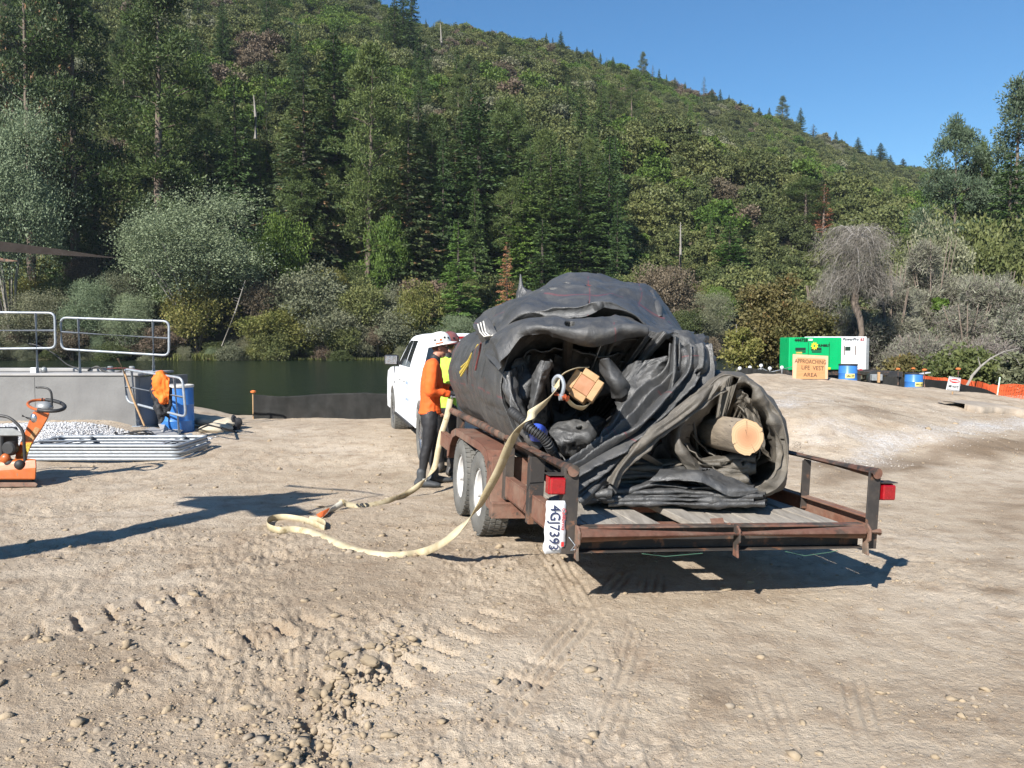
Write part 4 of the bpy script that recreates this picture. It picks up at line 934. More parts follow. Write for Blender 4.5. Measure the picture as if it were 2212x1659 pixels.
M['wire_green'] = simple('green_wire', (.06, .14, .09), None, 5, .5)
mb = TB(); mb.tube([(.45, -.05, .392), (.60, -.06, .375), (.85, -.05, .388)], .0025, 5); mb.tube([(1.42, -.05, .39), (1.55, -.07, .365), (1.75, -.05, .38), (1.80, -.05, .39)], .0025, 5); mb.build('wiring', M['wire_green'], tr)
mb = TB(); mb.obox((1.02, .10, .532 + .02), (.05, .01, 0), (.01, .03, .01), (0, .0, .003)); mb.obox((1.05, .06, .54), (.03, -.02, .01), (.01, .02, 0), (0, 0, .003))
lf = mb.build('dead_leaf', M['rust'], None); tag(lf, 'brown curled dead leaf lying on the trailer deck', 'leaf')

# ------------------------------------------------------------------ tarp rolls
def tarp_mat(name, c1, c2, dust, rough):
    m, nt, b = nmat(name); v = coords(nt)
    c = ramp(nt, noise_n(nt, v, 2.2, 6, .65), [(.3, c1), (.7, c2)])
    c = mixc(nt, ramp(nt, noise_n(nt, v, 5.5, 7, .72, .6), [(.50, 0.0), (.78, .75)]), c, dust)
    c = mixc(nt, ramp(nt, noise_n(nt, v, 45, 4, .7), [(.60, 0.0), (.80, .35)]), c, tuple(min(1, x * 2.1) for x in dust))
    a = nt.nodes.new('ShaderNodeAttribute'); a.attribute_name = 'thread'
    c = mixc(nt, a.outputs['Fac'], c, (.28, .03, .04))
    nt.links.new(c, b.inputs['Base Color'])
    r = ramp(nt, noise_n(nt, v, 6, 5, .7), [(.35, rough - .08), (.65, rough + .18)]); nt.links.new(r, b.inputs['Roughness']); setin(b, 'Specular IOR Level', .7)
    h = nt.nodes.new('ShaderNodeMath'); h.operation = 'MULTIPLY_ADD'; nt.links.new(noise_n(nt, v, 14, 6, .6, .8), h.inputs[0]); h.inputs[1].default_value = 1.0; nt.links.new(noise_n(nt, v, 160, 2, .5), h.inputs[2])
    h.inputs[1].default_value = 2.0
    rg = nt.nodes.new('ShaderNodeTexNoise'); rg.noise_type = 'RIDGED_MULTIFRACTAL'; rg.inputs['Scale'].default_value = 2.6; rg.inputs['Detail'].default_value = 3.5; rg.inputs['Roughness'].default_value = .5; rg.inputs['Distortion'].default_value = .7; nt.links.new(v, rg.inputs['Vector'])
    h0 = h; h = nt.nodes.new('ShaderNodeMath'); h.operation = 'MULTIPLY_ADD'; nt.links.new(rg.outputs['Fac'], h.inputs[0]); h.inputs[1].default_value = 3.2; nt.links.new(h0.outputs[0], h.inputs[2])
    bump(nt, b, h.outputs[0], .6, .006); return m
M['tarp'] = tarp_mat('black_woven_tarp', (.038, .039, .040), (.070, .070, .070), (.125, .118, .106), .46)
M['tarp_brown'] = tarp_mat('dusty_woven_tarp', (.072, .064, .053), (.115, .101, .080), (.19, .16, .122), .62)
def grid_mesh(name, P, mat, parent, closed=False, thick=.008, ef=0, thread=None, wr=None, corr=None, sgn=1.0, flip_to=None):
    """P (nu,nv,3) dense grid in world space; wr list of (amp, fu, fv, seed); corr (count, amp, power, phase)"""
    nu, nv, _ = P.shape
    du = np.gradient(P, axis=0); dv = (np.roll(P, -1, 1) - np.roll(P, 1, 1)) if closed else np.gradient(P, axis=1)
    N = np.cross(du, dv); N /= np.linalg.norm(N, axis=2, keepdims=True) + 1e-9
    if flip_to is not None:
        d = (np.array(flip_to) - P); s = np.sign((N * d).sum()); N *= s
    N *= sgn
    lu = np.concatenate([[0], np.cumsum(np.linalg.norm(np.diff(P, axis=0), axis=2).mean(1))])[:, None] * np.ones((1, nv))
    lv = np.concatenate([[0], np.cumsum(np.linalg.norm(np.diff(P, axis=1), axis=2).mean(0))])[None, :] * np.ones((nu, 1))
    D = np.zeros((nu, nv)); tot = lv[0, -1]
    fade = np.ones((nu, nv))
    def ang(fv):
        if not closed: return lv * fv, np.zeros_like(lv)
        an = lv / tot * 2 * np.pi; r = tot * fv / 6.283; return np.cos(an) * r, np.sin(an) * r
    for (a, fu, fv, sd) in (wr or []):
        x, y = ang(fv); wx = .35 * vnoise(x * .7 + 9, lu * fu * .7, y * .7 + .3, sd + 5)
        n = vnoise(x + wx, lu * fu + wx, y + .17, sd) + .35 * vnoise(2.3 * x, 2.3 * lu * fu, 2.3 * y + .2, sd + 1)
        D += a * .55 * ((1 - np.abs(n)) ** 2.2 - .35) + a * .85 * crump(x * 1.15 + 3, lu * fu * 1.15 + (y if closed else 0), sd) + a * .16 * crump(x * 2.9, lu * fu * 2.9 + (y * 2.9 if closed else 0), sd + 7)
    if corr:
        cnt_, a, pw, ph = corr; s = np.linspace(0, 1, nu)[:, None] * cnt_ * np.pi + ph + 1.7 * vnoise(lv * 1.5, np.linspace(0, 1, nu)[:, None] * 3 + 0 * lv, None, int(ph * 10) + 3)
        D += a * ((np.abs(np.sin(s)) ** pw if pw > 0 else (1 - np.abs(np.sin(s))) ** -pw) - .5)
    if wr: D = D + .014 * crump((ang(2.2)[0] + ang(2.2)[1]) if closed else lv * 3.1, lu * 3.4, 901) + .007 * crump((ang(7)[0] - ang(7)[1]) if closed else lv * 9, lu * 8.2 + lv * 2, 907)
    if ef: D = D * np.clip(np.arange(nu) / ef, 0, 1)[:, None]
    P = P + N * D[..., None]; org = np.array(wloc(parent)) if parent else 0
    V = (P - org).reshape(-1, 3); idx = np.arange(nu * nv).reshape(nu, nv)
    if closed: j = np.roll(idx, -1, 1); Q = np.stack([idx[:-1], idx[1:], j[1:], j[:-1]], -1).reshape(-1, 4)
    else: Q = np.stack([idx[:-1, :-1], idx[1:, :-1], idx[1:, 1:], idx[:-1, 1:]], -1).reshape(-1, 4)
    me = np_mesh(name, V, Q, mat, True)
    th = np.zeros((nu, nv))
    for (ax, pos) in (thread or []):
        c = np.linspace(0, 1, nu)[:, None] if ax == 0 else np.linspace(0, 1, nv)[None, :]
        st = 1.0 / (nu if ax == 0 else nv); dash = fbm(lu * 7, lv * 7, oct=2, seed=77) > -.15
        th = np.maximum(th, (np.abs(c - pos) < st * .5) * dash * .38)
    a = me.attributes.new('thread', 'FLOAT', 'POINT'); a.data.foreach_set('value', th.astype(np.float32).ravel())
    o = obj(name, me, parent)
    if thick: s = o.modifiers.new('thick', 'SOLIDIFY'); s.thickness = thick; s.offset = 0
    return o
def dense(rows, nu, nv, closed=False):
    P = np.array([[list(at(*p)) for p in r] for r in rows], float)
    if closed: P = np.concatenate([P[:, -2:], P, P[:, :3]], 1)
    P = catmull(P, nu) if len(P) > 1 else P
    Pt = np.swapaxes(P, 0, 1)
    if closed:
        k = len(Pt); m = k - 5; full = catmull(Pt, (k - 1) * 16 + 1); seg = full[32:32 + m * 16]; sel = np.linspace(0, len(seg), nv, endpoint=False).astype(int); Pt = seg[sel]
    else: Pt = catmull(Pt, nv)
    return np.swapaxes(Pt, 0, 1)
CAMP = (0, 0, CAMH)
roll = thing('tarp_roll', 'huge crumpled roll of black woven tarp heaped on the trailer bed', 'tarp roll', T((.8, 2.8, .53)))
# outer wrap: rings from the near lip to the far end
lip = [(1098, 900), (1082, 850), (1088, 800), (1112, 745), (1160, 712), (1235, 722), (1320, 735), (1420, 728), (1500, 735), (1530, 790), (1500, 850), (1440, 930), (1370, 1010), (1290, 1050), (1200, 1020), (1130, 960)]
c0 = np.array([.70, 1.23]); rings = []
Plip = [np.array(list(at(x, y, 5.85 + .10 * ((x - 1082) / 450)))) for x, y in lip]
def ringrow(v, grow_x, grow_z, dz=0.0, squash=0.0):
    cc = T((.70 + .035 * (v - 1.2), v, 0)); out = []
    cx0, cy0 = .70, 5.9
    for p in Plip:
        dx = (p[0] - c0[0]) * grow_x; dzz = (p[2] - c0[1]) * grow_z
        q = Vector((cc.x + dx * .97, cc.y + dx * .242, c0[1] + dz + dzz)); q.z = max(q.z, T((1.0, v, .545)).z + .0); out.append(list(q))
    return out
R = [[list(p) for p in Plip], ringrow(1.45, 1.05, 1.04), ringrow(2.1, 1.10, 1.06, .02), ringrow(2.9, 1.06, 1.04, .0), ringrow(3.8, 1.04, 1.0), ringrow(4.5, .98, .95), ringrow(4.9, .72, .7), ringrow(5.0, .2, .2)]
P = np.array(R); P = np.concatenate([P[:, -2:], P, P[:, :3]], 1); P = catmull(P, 150); Pt = catmull(np.swapaxes(P, 0, 1), 20 * 16 + 1)
P = np.swapaxes(Pt[32:32 + 16 * 16], 0, 1)
grid_mesh('outer_wrap', P, M['tarp'], roll, True, .010, 5, [(0, .33), (0, .62), (1, .05)], [(.030, .7, 1.2, 3), (.014, 2.0, 2.6, 5), (.02, .25, 5.0, 8)], flip_to=(-6, 4, 6))
# inside of the roll, going into the dark
def scaled(ring, cx, cy, s, D, jit=0, seed=0):
    r = np.random.RandomState(seed); return [(cx + (x - cx) * s * (1 + jit * r.normal()), cy + (y - cy) * s * (1 + jit * r.normal()), D) for x, y in ring]
inner = [[(x, y, 5.86) for x, y in lip], scaled(lip, 1300, 885, .965, 5.96, .012, 1), scaled(lip, 1300, 885, .88, 6.15, .02, 2), scaled(lip, 1290, 880, .72, 6.45, .03, 3), scaled(lip, 1270, 870, .40, 6.75, .03, 4), scaled(lip, 1260, 865, .04, 6.85, 0, 5)]
grid_mesh('inner_wrap', dense(inner, 90, 240, True), M['tarp'], roll, True, .01, 6, None, [(.055, 1.6, 3.0, 13), (.03, 3.5, 6.0, 15)], flip_to=CAMP)
def sheet(name, rows, nu, nv, mat='tarp', thick=.008, parent=None, **k):
    return grid_mesh(name, dense(rows, nu, nv), M[mat], parent or roll, False, thick, flip_to=CAMP, **k)
# spiral layers seen inside the opening: arcs standing one behind the other
def arc_layer(pts, D0, D1, inset, seed, name='spiral_layer', mat='tarp', parent=None, amp=.035, cx=1300, cy=870):
    r = np.random.RandomState(seed)
    rows = [[(x, y, D0 + .05 * r.normal()) for x, y in pts], [(x + (cx - x) * inset * .3, y + (cy - y) * inset * .3, D0 + (D1 - D0) * .4) for x, y in pts], [(x + (cx - x) * inset, y + (cy - y) * inset, D1) for x, y in pts]]
    return sheet(name, rows, 36, 150, mat, wr=[(amp, 1.6, 4.5, seed), (amp * .5, 4, 9, seed + 3)], parent=parent)
arc_layer([(1150, 960), (1120, 900), (1118, 850), (1135, 790), (1160, 752), (1230, 755), (1310, 765), (1390, 760), (1440, 790)], 5.98, 7.0, .10, 31)
arc_layer([(1440, 765), (1400, 800), (1365, 840), (1350, 880), (1335, 930), (1290, 965), (1230, 975)], 6.0, 7.0, .14, 34)
arc_layer([(1205, 800), (1220, 782), (1260, 772), (1330, 775), (1380, 790), (1400, 820), (1380, 850)], 6.5, 7.4, .15, 35)
arc_layer([(1180, 925), (1200, 950), (1250, 960), (1300, 945), (1335, 905)], 6.2, 7.1, .2, 36)
arc_layer([(1340, 782), (1385, 792), (1430, 800), (1420, 830)], 6.0, 6.5, .0, 38)
sheet('crumpled_flap', [[(1118, 775, 5.98), (1150, 765, 6.1), (1185, 768, 6.3)], [(1112, 830, 5.95), (1140, 835, 6.02), (1165, 830, 6.3)], [(1118, 890, 5.95), (1150, 905, 6.02), (1180, 900, 6.25)], [(1150, 950, 6.0), (1190, 975, 6.0), (1230, 990, 6.1)]], 70, 60, wr=[(.06, 3, 4, 401), (.025, 8, 8, 402)])
sheet('crumpled_flap', [[(1200, 770, 6.2), (1260, 764, 6.15), (1330, 768, 6.15), (1400, 775, 6.1)], [(1195, 800, 6.35), (1260, 800, 6.3), (1330, 800, 6.25), (1390, 800, 6.15)], [(1210, 850, 6.55), (1270, 850, 6.5), (1330, 850, 6.4), (1380, 840, 6.3)]], 60, 90, wr=[(.08, 3, 3, 403), (.03, 8, 8, 404)])
# pointed fold standing inside left, rolled flap right, crumpled lump below
sheet('standing_fold', [[(1168, 778, 5.84), (1177, 780, 5.78), (1192, 776, 5.9)], [(1150, 822, 5.84), (1166, 830, 5.74), (1186, 812, 6.0)], [(1137, 880, 5.88), (1152, 885, 5.74), (1172, 868, 5.98)], [(1140, 935, 5.95), (1160, 930, 5.85), (1178, 915, 6.05)]], 50, 40, wr=[(.045, 4, 6, 41), (.02, 10, 10, 48)])
sheet('standing_fold', [[(1088, 806, 5.84), (1102, 800, 5.80), (1122, 792, 5.92)], [(1096, 860, 5.82), (1108, 862, 5.70), (1122, 850, 5.92)], [(1112, 915, 5.80), (1126, 915, 5.68), (1142, 900, 5.9)], [(1160, 970, 5.8), (1168, 965, 5.75), (1178, 955, 5.9)]], 50, 40, wr=[(.04, 4, 6, 42), (.02, 10, 10, 49)])
sheet('rolled_flap', [[(1292, 790, 5.80), (1300, 776, 5.68), (1312, 774, 5.65), (1322, 782, 5.78)], [(1300, 812, 5.80), (1314, 806, 5.65), (1330, 800, 5.67), (1340, 805, 5.80)], [(1316, 838, 5.80), (1330, 835, 5.64), (1348, 826, 5.66), (1360, 828, 5.8)], [(1322, 860, 5.84), (1340, 860, 5.7), (1352, 850, 5.7), (1362, 842, 5.84)]], 50, 50, wr=[(.018, 5, 5, 43)])
sheet('crumpled_flap', [[(1180, 920, 6.0), (1225, 905, 5.95), (1270, 902, 5.98), (1310, 905, 6.1)], [(1190, 940, 5.85), (1230, 930, 5.78), (1275, 925, 5.80), (1305, 925, 5.95)], [(1205, 960, 5.75), (1240, 955, 5.72), (1275, 948, 5.78), (1300, 940, 5.9)], [(1215, 985, 5.9), (1245, 975, 5.85), (1275, 962, 5.9), (1296, 950, 6.0)]], 70, 90, wr=[(.05, 4, 4, 44), (.02, 9, 9, 45)])
sheet('crumpled_flap', [[(1345, 800, 5.9), (1375, 782, 5.82), (1410, 775, 5.8), (1450, 770, 5.8)], [(1330, 860, 5.86), (1345, 845, 5.76), (1385, 815, 5.76), (1435, 800, 5.76)], [(1335, 885, 5.76), (1360, 870, 5.66), (1395, 845, 5.68), (1435, 830, 5.72)], [(1322, 930, 5.7), (1350, 905, 5.62), (1390, 880, 5.62), (1440, 850, 5.68)]], 90, 90, wr=[(.045, 4, 5, 46), (.02, 9, 9, 47)])
# diagonal bundle of folds in front
E1 = [(1446, 745, 5.72), (1432, 800, 5.68), (1372, 850, 5.62), (1322, 935, 5.50), (1262, 970, 5.40), (1215, 992, 5.32)]
E2 = [(1528, 745, 5.80), (1536, 806, 5.72), (1472, 880, 5.62), (1386, 942, 5.48), (1290, 1018, 5.34), (1232, 1060, 5.26)]
mid = lambda f, dd: [(a[0] + (b[0] - a[0]) * f, a[1] + (b[1] - a[1]) * f, a[2] + (b[2] - a[2]) * f - dd) for a, b in zip(E1, E2)]
sheet('diagonal_folds', [E1, mid(.25, .05), mid(.5, .08), mid(.75, .05), E2], 110, 220, corr=(4.0, .095, -1.1, .3), wr=[(.050, 3.0, 1.1, 51), (.022, 8, 4, 52), (.012, 14, 9, 54)], thread=[(1, .35), (1, .62)])
E3 = [(1440, 905, 5.72), (1380, 950, 5.62), (1330, 995, 5.5), (1290, 1030, 5.38), (1240, 1075, 5.28)]
E4 = [(1470, 900, 5.66), (1420, 950, 5.58), (1360, 1000, 5.48), (1310, 1045, 5.36), (1256, 1084, 5.28)]
sheet('diagonal_folds', [E3, [(a[0] + 8, a[1] + 8, a[2] - .05) for a in E3], E4], 50, 140, corr=(2, .03, .8, .1), wr=[(.015, 6, 2, 53)])
# right bulge
sheet('right_bulge', [[(1440, 742, 5.95), (1459, 727, 5.86), (1490, 722, 5.86), (1518, 724, 5.95), (1526, 734, 6.4)], [(1448, 762, 5.80), (1470, 752, 5.72), (1500, 750, 5.72), (1527, 752, 5.86), (1534, 770, 6.4)], [(1452, 790, 5.74), (1472, 785, 5.66), (1504, 782, 5.68), (1533, 788, 5.82), (1540, 800, 6.4)], [(1450, 830, 5.76), (1472, 815, 5.70), (1500, 810, 5.72), (1534, 806, 5.84), (1540, 820, 6.4)]], 80, 100, wr=[(.05, 3.2, 4, 55), (.02, 8, 8, 56)], thread=[(0, .55)])
sheet('spike_fold', [[(1454, 730, 5.70), (1459, 727, 5.66), (1464, 732, 5.72)], [(1448, 765, 5.68), (1458, 765, 5.58), (1468, 768, 5.70)], [(1447, 800, 5.66), (1457, 802, 5.56), (1466, 800, 5.68)], [(1440, 860, 5.64), (1448, 860, 5.55), (1458, 850, 5.64)]], 60, 30, wr=[(.01, 4, 8, 57)])
# draped upper sheets
sheet('upper_drape', [
 [(1040, 760, 7.1), (1085, 765, 6.7), (1130, 725, 6.5), (1189, 725, 6.45), (1254, 725, 6.4), (1306, 715, 6.4), (1368, 725, 6.45), (1404, 745, 6.5), (1465, 755, 6.6)],
 [(1026, 722, 6.9), (1068, 730, 6.35), (1124, 690, 6.15), (1189, 684, 6.05), (1254, 681, 6.0), (1306, 664, 6.0), (1368, 688, 6.05), (1404, 720, 6.1), (1470, 735, 6.2)],
 [(1022, 712, 7.0), (1070, 708, 6.4), (1130, 664, 6.2), (1189, 668, 6.05), (1254, 668, 6.0), (1310, 656, 6.02), (1372, 668, 6.1), (1420, 700, 6.2), (1480, 726, 6.4)],
 [(1023, 701, 7.2), (1080, 680, 6.8), (1140, 646, 6.6), (1200, 640, 6.5), (1260, 636, 6.4), (1320, 636, 6.5), (1375, 645, 6.6), (1425, 682, 6.7), (1482, 724, 6.8)],
 [(1046, 690, 7.8), (1100, 656, 7.4), (1148, 630, 7.2), (1202, 616, 7.1), (1256, 611, 7.1), (1318, 614, 7.2), (1368, 620, 7.3), (1412, 640, 7.5), (1470, 715, 7.6)],
 [(1060, 700, 8.6), (1104, 668, 8.4), (1150, 638, 8.2), (1202, 624, 8.2), (1254, 616, 8.2), (1316, 620, 8.2), (1366, 628, 8.3), (1404, 650, 8.4), (1450, 720, 8.4)],
 [(1070, 730, 9.0), (1110, 720, 9.1), (1150, 700, 9.2), (1202, 690, 9.2), (1254, 690, 9.2), (1310, 690, 9.2), (1350, 700, 9.2), (1390, 715, 9.1), (1420, 740, 8.9)]],
 140, 260, wr=[(.050, 1.3, 1.6, 61), (.014, 3.5, 3, 62)], thread=[(1, .53), (1, .78), (0, .52)])
sheet('second_drape', [
 [(1078, 800, 5.72), (1092, 772, 5.70), (1134, 724, 5.70), (1182, 716, 5.66), (1238, 733, 5.66), (1290, 739, 5.66), (1352, 729, 5.7), (1417, 726, 5.75), (1462, 729, 5.8)],
 [(1060, 780, 5.95), (1085, 745, 5.80), (1128, 712, 5.72), (1176, 706, 5.62), (1240, 714, 5.60), (1292, 718, 5.60), (1352, 706, 5.64), (1410, 714, 5.7), (1475, 722, 5.8)],
 [(1044, 760, 6.4), (1076, 730, 6.1), (1124, 700, 5.95), (1180, 694, 5.85), (1240, 698, 5.82), (1292, 694, 5.82), (1350, 690, 5.84), (1404, 706, 5.9), (1490, 720, 6.0)],
 [(1040, 750, 7.0), (1070, 725, 6.6), (1122, 696, 6.3), (1182, 688, 6.2), (1244, 690, 6.1), (1300, 686, 6.1), (1350, 686, 6.1), (1400, 712, 6.2), (1500, 722, 6.5)]],
 90, 260, wr=[(.045, 1.8, 2.0, 65), (.016, 4, 3, 66)], thread=[(1, .70), (0, .5)])
sheet('loose_corner', [[(1404, 628, 7.4), (1412, 626, 7.4), (1418, 634, 7.5)], [(1412, 650, 7.0), (1422, 652, 7.0), (1428, 656, 7.1)], [(1418, 684, 6.8), (1428, 684, 6.8), (1432, 684, 6.9)]], 30, 20, wr=[(.02, 5, 5, 68)])
sheet('peaked_corner', [[(1118, 640, 8.6), (1121, 610, 8.6), (1124, 592, 8.6), (1127, 612, 8.6), (1134, 622, 8.6)], [(1112, 660, 8.5), (1122, 640, 8.5), (1130, 632, 8.5), (1140, 634, 8.5), (1150, 632, 8.5)], [(1110, 680, 8.4), (1122, 664, 8.4), (1134, 655, 8.4), (1146, 650, 8.4), (1160, 644, 8.4)]], 40, 50, wr=[(.04, 5, 5, 69)])
# striped webbing edge, laced cord, split seam
M['white_stripe'] = simple('white_webbing', (.62, .60, .55), (.45, .43, .39), 20, .8)
for i, dx in enumerate((0, 6, 12)):
    mb = MB(); pts = [at(1032 + dx, 700 - dx * .5, 6.36), at(1037 + dx, 717, 6.28), at(1046 + dx, 727, 6.24), at(1060 + dx, 724, 6.22)]
    mb.tube(pts, .006, 5); mb.build('edge_stripe', M['white_stripe'], roll, True)
sheet('edge_band', [[(1026, 708, 6.5), (1034, 698, 6.45), (1046, 690, 6.4), (1056, 690, 6.4)], [(1030, 724, 6.42), (1040, 720, 6.36), (1052, 716, 6.3), (1070, 712, 6.3)], [(1040, 742, 6.45), (1048, 736, 6.36), (1062, 730, 6.3), (1078, 724, 6.25)]], 30, 30, wr=[(.012, 6, 6, 70)])
M['cord_red'] = simple('red_black_cord', (.20, .03, .025), (.02, .02, .02), 60, .8)
mb = MB(); mb.tube([at(1039, 742, 6.3), at(1036, 760, 6.35), at(1030, 785, 6.4), at(1027, 800, 6.42)], .008, 6); mb.build('lacing_cord', M['cord_red'], roll, True)
mb = MB(); mb.tube([at(1212, 627, 6.95), at(1240, 620, 6.92), at(1270, 619, 6.90), at(1298, 623, 6.92)], [.006, .02, .018, .005], 6); mb.build('stitched_seam', M['cord_red'], roll, True)
M['rope_yellow'] = simple('yellow_rope', (.50, .38, .07), (.34, .25, .05), 30, .8)
rp = thing('rope', 'frayed yellow rope hanging down the left side of the tarp roll', 'rope', at(1010, 770, 7.4)); mb = MB(); r_ = np.random.RandomState(4)
for k in range(11):
    o_ = r_.normal(size=2) * 3.0; mb.tube([at(1034 + o_[0] * .4, 745, 7.0), at(1024 + o_[0], 762, 7.1), at(1012 + o_[0], 785 + o_[1], 7.2), at(998 + o_[0] * 1.3, 803 + o_[1] * 2, 7.3)], .009, 5)
mb.build('strands', M['rope_yellow'], rp, True)
# small roll round the log
roll2 = thing('tarp_roll', 'smaller dusty brown grey tarp roll wound around a log', 'tarp roll', T((1.6, 1.4, .53)))
lip2 = [(1458, 940), (1480, 880), (1520, 838), (1560, 806), (1600, 812), (1634, 830), (1664, 864), (1690, 902), (1703, 950), (1705, 1002), (1692, 1046), (1650, 1072), (1600, 1074), (1550, 1062), (1500, 1030), (1465, 990)]
def off(ring, cx, cy, s, D, dx=0, dy=0): return [(cx + (x - cx) * s + dx, cy + (y - cy) * s + dy, D) for x, y in ring]
C2 = (1592, 945)
grid_mesh('outer_wrap', dense([off(lip2, *C2, .97, 5.52), off(lip2, *C2, 1.0, 5.62), off(lip2, *C2, .99, 5.9, -4, -6), off(lip2, *C2, .90, 6.6, -30, -18), off(lip2, *C2, .78, 7.6, -70, -40), off(lip2, *C2, .40, 8.4, -95, -55), off(lip2, *C2, .02, 8.5, -95, -55)], 80, 240, True), M['tarp_brown'], roll2, True, .01, 4, None, [(.03, 1.2, 3.0, 71), (.018, 3.5, 6, 72)], flip_to=(6, 3, 4))
lip3 = [(1470, 945), (1490, 900), (1530, 868), (1556, 838), (1580, 822), (1622, 832), (1640, 860), (1662, 900), (1676, 950), (1676, 1000), (1662, 1030), (1630, 1050), (1590, 1052), (1545, 1030), (1510, 1010), (1478, 980)]
grid_mesh('inner_wrap', dense([off(lip2, *C2, .97, 5.52), off(lip3, *C2, 1.0, 5.50), off(lip3, *C2, .93, 5.62), off(lip3, 1575, 940, .82, 5.95), off(lip3, 1560, 935, .62, 6.4), off(lip3, 1545, 930, .30, 6.8), off(lip3, 1545, 930, .02, 6.9)], 90, 260, True), M['tarp_brown'], roll2, True, 0, 4, None, [(.045, 2.0, 4.5, 73), (.022, 5, 9, 74)], flip_to=CAMP)
def arc2(pts, D0, D1, inset, seed, amp=.022): return arc_layer(pts, D0, D1, inset, seed, 'spiral_layer', 'tarp_brown', roll2, amp, 1575, 940)
arc2([(1588, 870), (1606, 890), (1620, 910), (1634, 950), (1638, 985), (1625, 1010), (1600, 1020)], 5.66, 6.2, .12, 82)
arc2([(1478, 960), (1510, 985), (1545, 1005), (1580, 1035), (1612, 1050)], 5.60, 6.1, .12, 84, .03)
arc2([(1490, 975), (1520, 990), (1550, 1000), (1590, 1010), (1630, 1015)], 5.75, 6.2, .10, 85, .03)
arc2([(1488, 925), (1500, 950), (1520, 975), (1545, 990)], 5.80, 6.3, .10, 86)
sheet('crumpled_flap', [[(1588, 842, 5.62), (1604, 846, 5.55), (1622, 862, 5.56), (1636, 880, 5.6)], [(1582, 866, 5.72), (1600, 872, 5.6), (1622, 890, 5.62), (1644, 915, 5.64)], [(1590, 890, 5.9), (1608, 900, 5.72), (1630, 925, 5.7), (1654, 960, 5.68)], [(1600, 905, 6.1), (1618, 925, 5.9), (1640, 965, 5.8), (1660, 1000, 5.72)]], 70, 70, 'tarp_brown', parent=roll2, wr=[(.045, 6, 6, 94), (.02, 13, 13, 95)])
# long dusty band sweeping down to the deck
B1 = [(1592, 806, 5.80), (1540, 812, 5.66), (1500, 845, 5.58), (1449, 893, 5.50), (1400, 930, 5.44), (1362, 965, 5.38), (1328, 1010, 5.34), (1312, 1040, 5.32)]
B2 = [(1600, 836, 5.70), (1560, 842, 5.60), (1520, 880, 5.52), (1474, 910, 5.46), (1425, 945, 5.40), (1385, 985, 5.36), (1350, 1020, 5.34), (1330, 1052, 5.34)]
md = lambda A, B, f, dd: [(a[0] + (b[0] - a[0]) * f, a[1] + (b[1] - a[1]) * f, a[2] + (b[2] - a[2]) * f - dd) for a, b in zip(A, B)]
sheet('sweeping_band', [B1, md(B1, B2, .3, .05), md(B1, B2, .65, .05), B2], 60, 200, 'tarp_brown', parent=roll2, corr=(2.0, .04, -1.0, .4), wr=[(.03, 4, 1.6, 91), (.014, 12, 6, 92)])
# heaped flat folds lying on the deck
def foldstack(seed, x0, x1, ya, yb, D, n, mat, parent, amp=9):
    r = np.random.RandomState(seed); 
    for k in range(n):
        f = k / max(1, n - 1); y = ya + (yb - ya) * f; a0 = x0 + r.uniform(-8, 22) + 14 * (1 - f); a1 = x1 + r.uniform(-26, 8); xs = np.linspace(a0, a1, 8); ph = r.rand() * 6; Dk = D - .06 * f + .02 * r.normal()
        base = [y + amp * .5 * math.sin(i * .9 + ph) * (1 - .7 * f) + 3 * r.normal() * (1 - f) for i in range(8)]; h = r.uniform(6, 10)
        rows = [[(xs[i] + 6, base[i] - h * .9, Dk + .45) for i in range(8)], [(xs[i], base[i] - h, Dk + .06) for i in range(8)], [(xs[i] - 2, base[i] - h * .2, Dk - .02) for i in range(8)], [(xs[i], base[i] + h * .5, Dk + .05) for i in range(8)], [(xs[i] + 4, base[i] + h * .4, Dk + .4) for i in range(8)]]
        sheet('deck_fold', rows, 36, 170, mat, parent=parent, wr=[(.016, 3, 3.2, seed + k), (.007, 8, 9, seed + k + 40)])
foldstack(101, 1330, 1640, 1000, 1052, 5.66, 7, 'tarp_brown', roll2)
foldstack(121, 1308, 1648, 1056, 1090, 5.44, 5, 'tarp', roll2, 5)
foldstack(141, 1246, 1340, 1062, 1080, 5.36, 4, 'tarp', roll, 2)
sheet('deck_fold', [[(1440, 1000, 5.7), (1490, 1010, 5.6), (1530, 1010, 5.55), (1580, 1030, 5.5), (1620, 1050, 5.5)], [(1420, 1022, 5.45), (1480, 1024, 5.42), (1520, 1022, 5.40), (1575, 1052, 5.36), (1635, 1056, 5.4)], [(1400, 1040, 5.40), (1470, 1040, 5.38), (1520, 1046, 5.36), (1580, 1072, 5.34), (1640, 1062, 5.4)]], 50, 120, 'tarp', parent=roll2, wr=[(.02, 4, 3, 151), (.01, 9, 8, 152)])

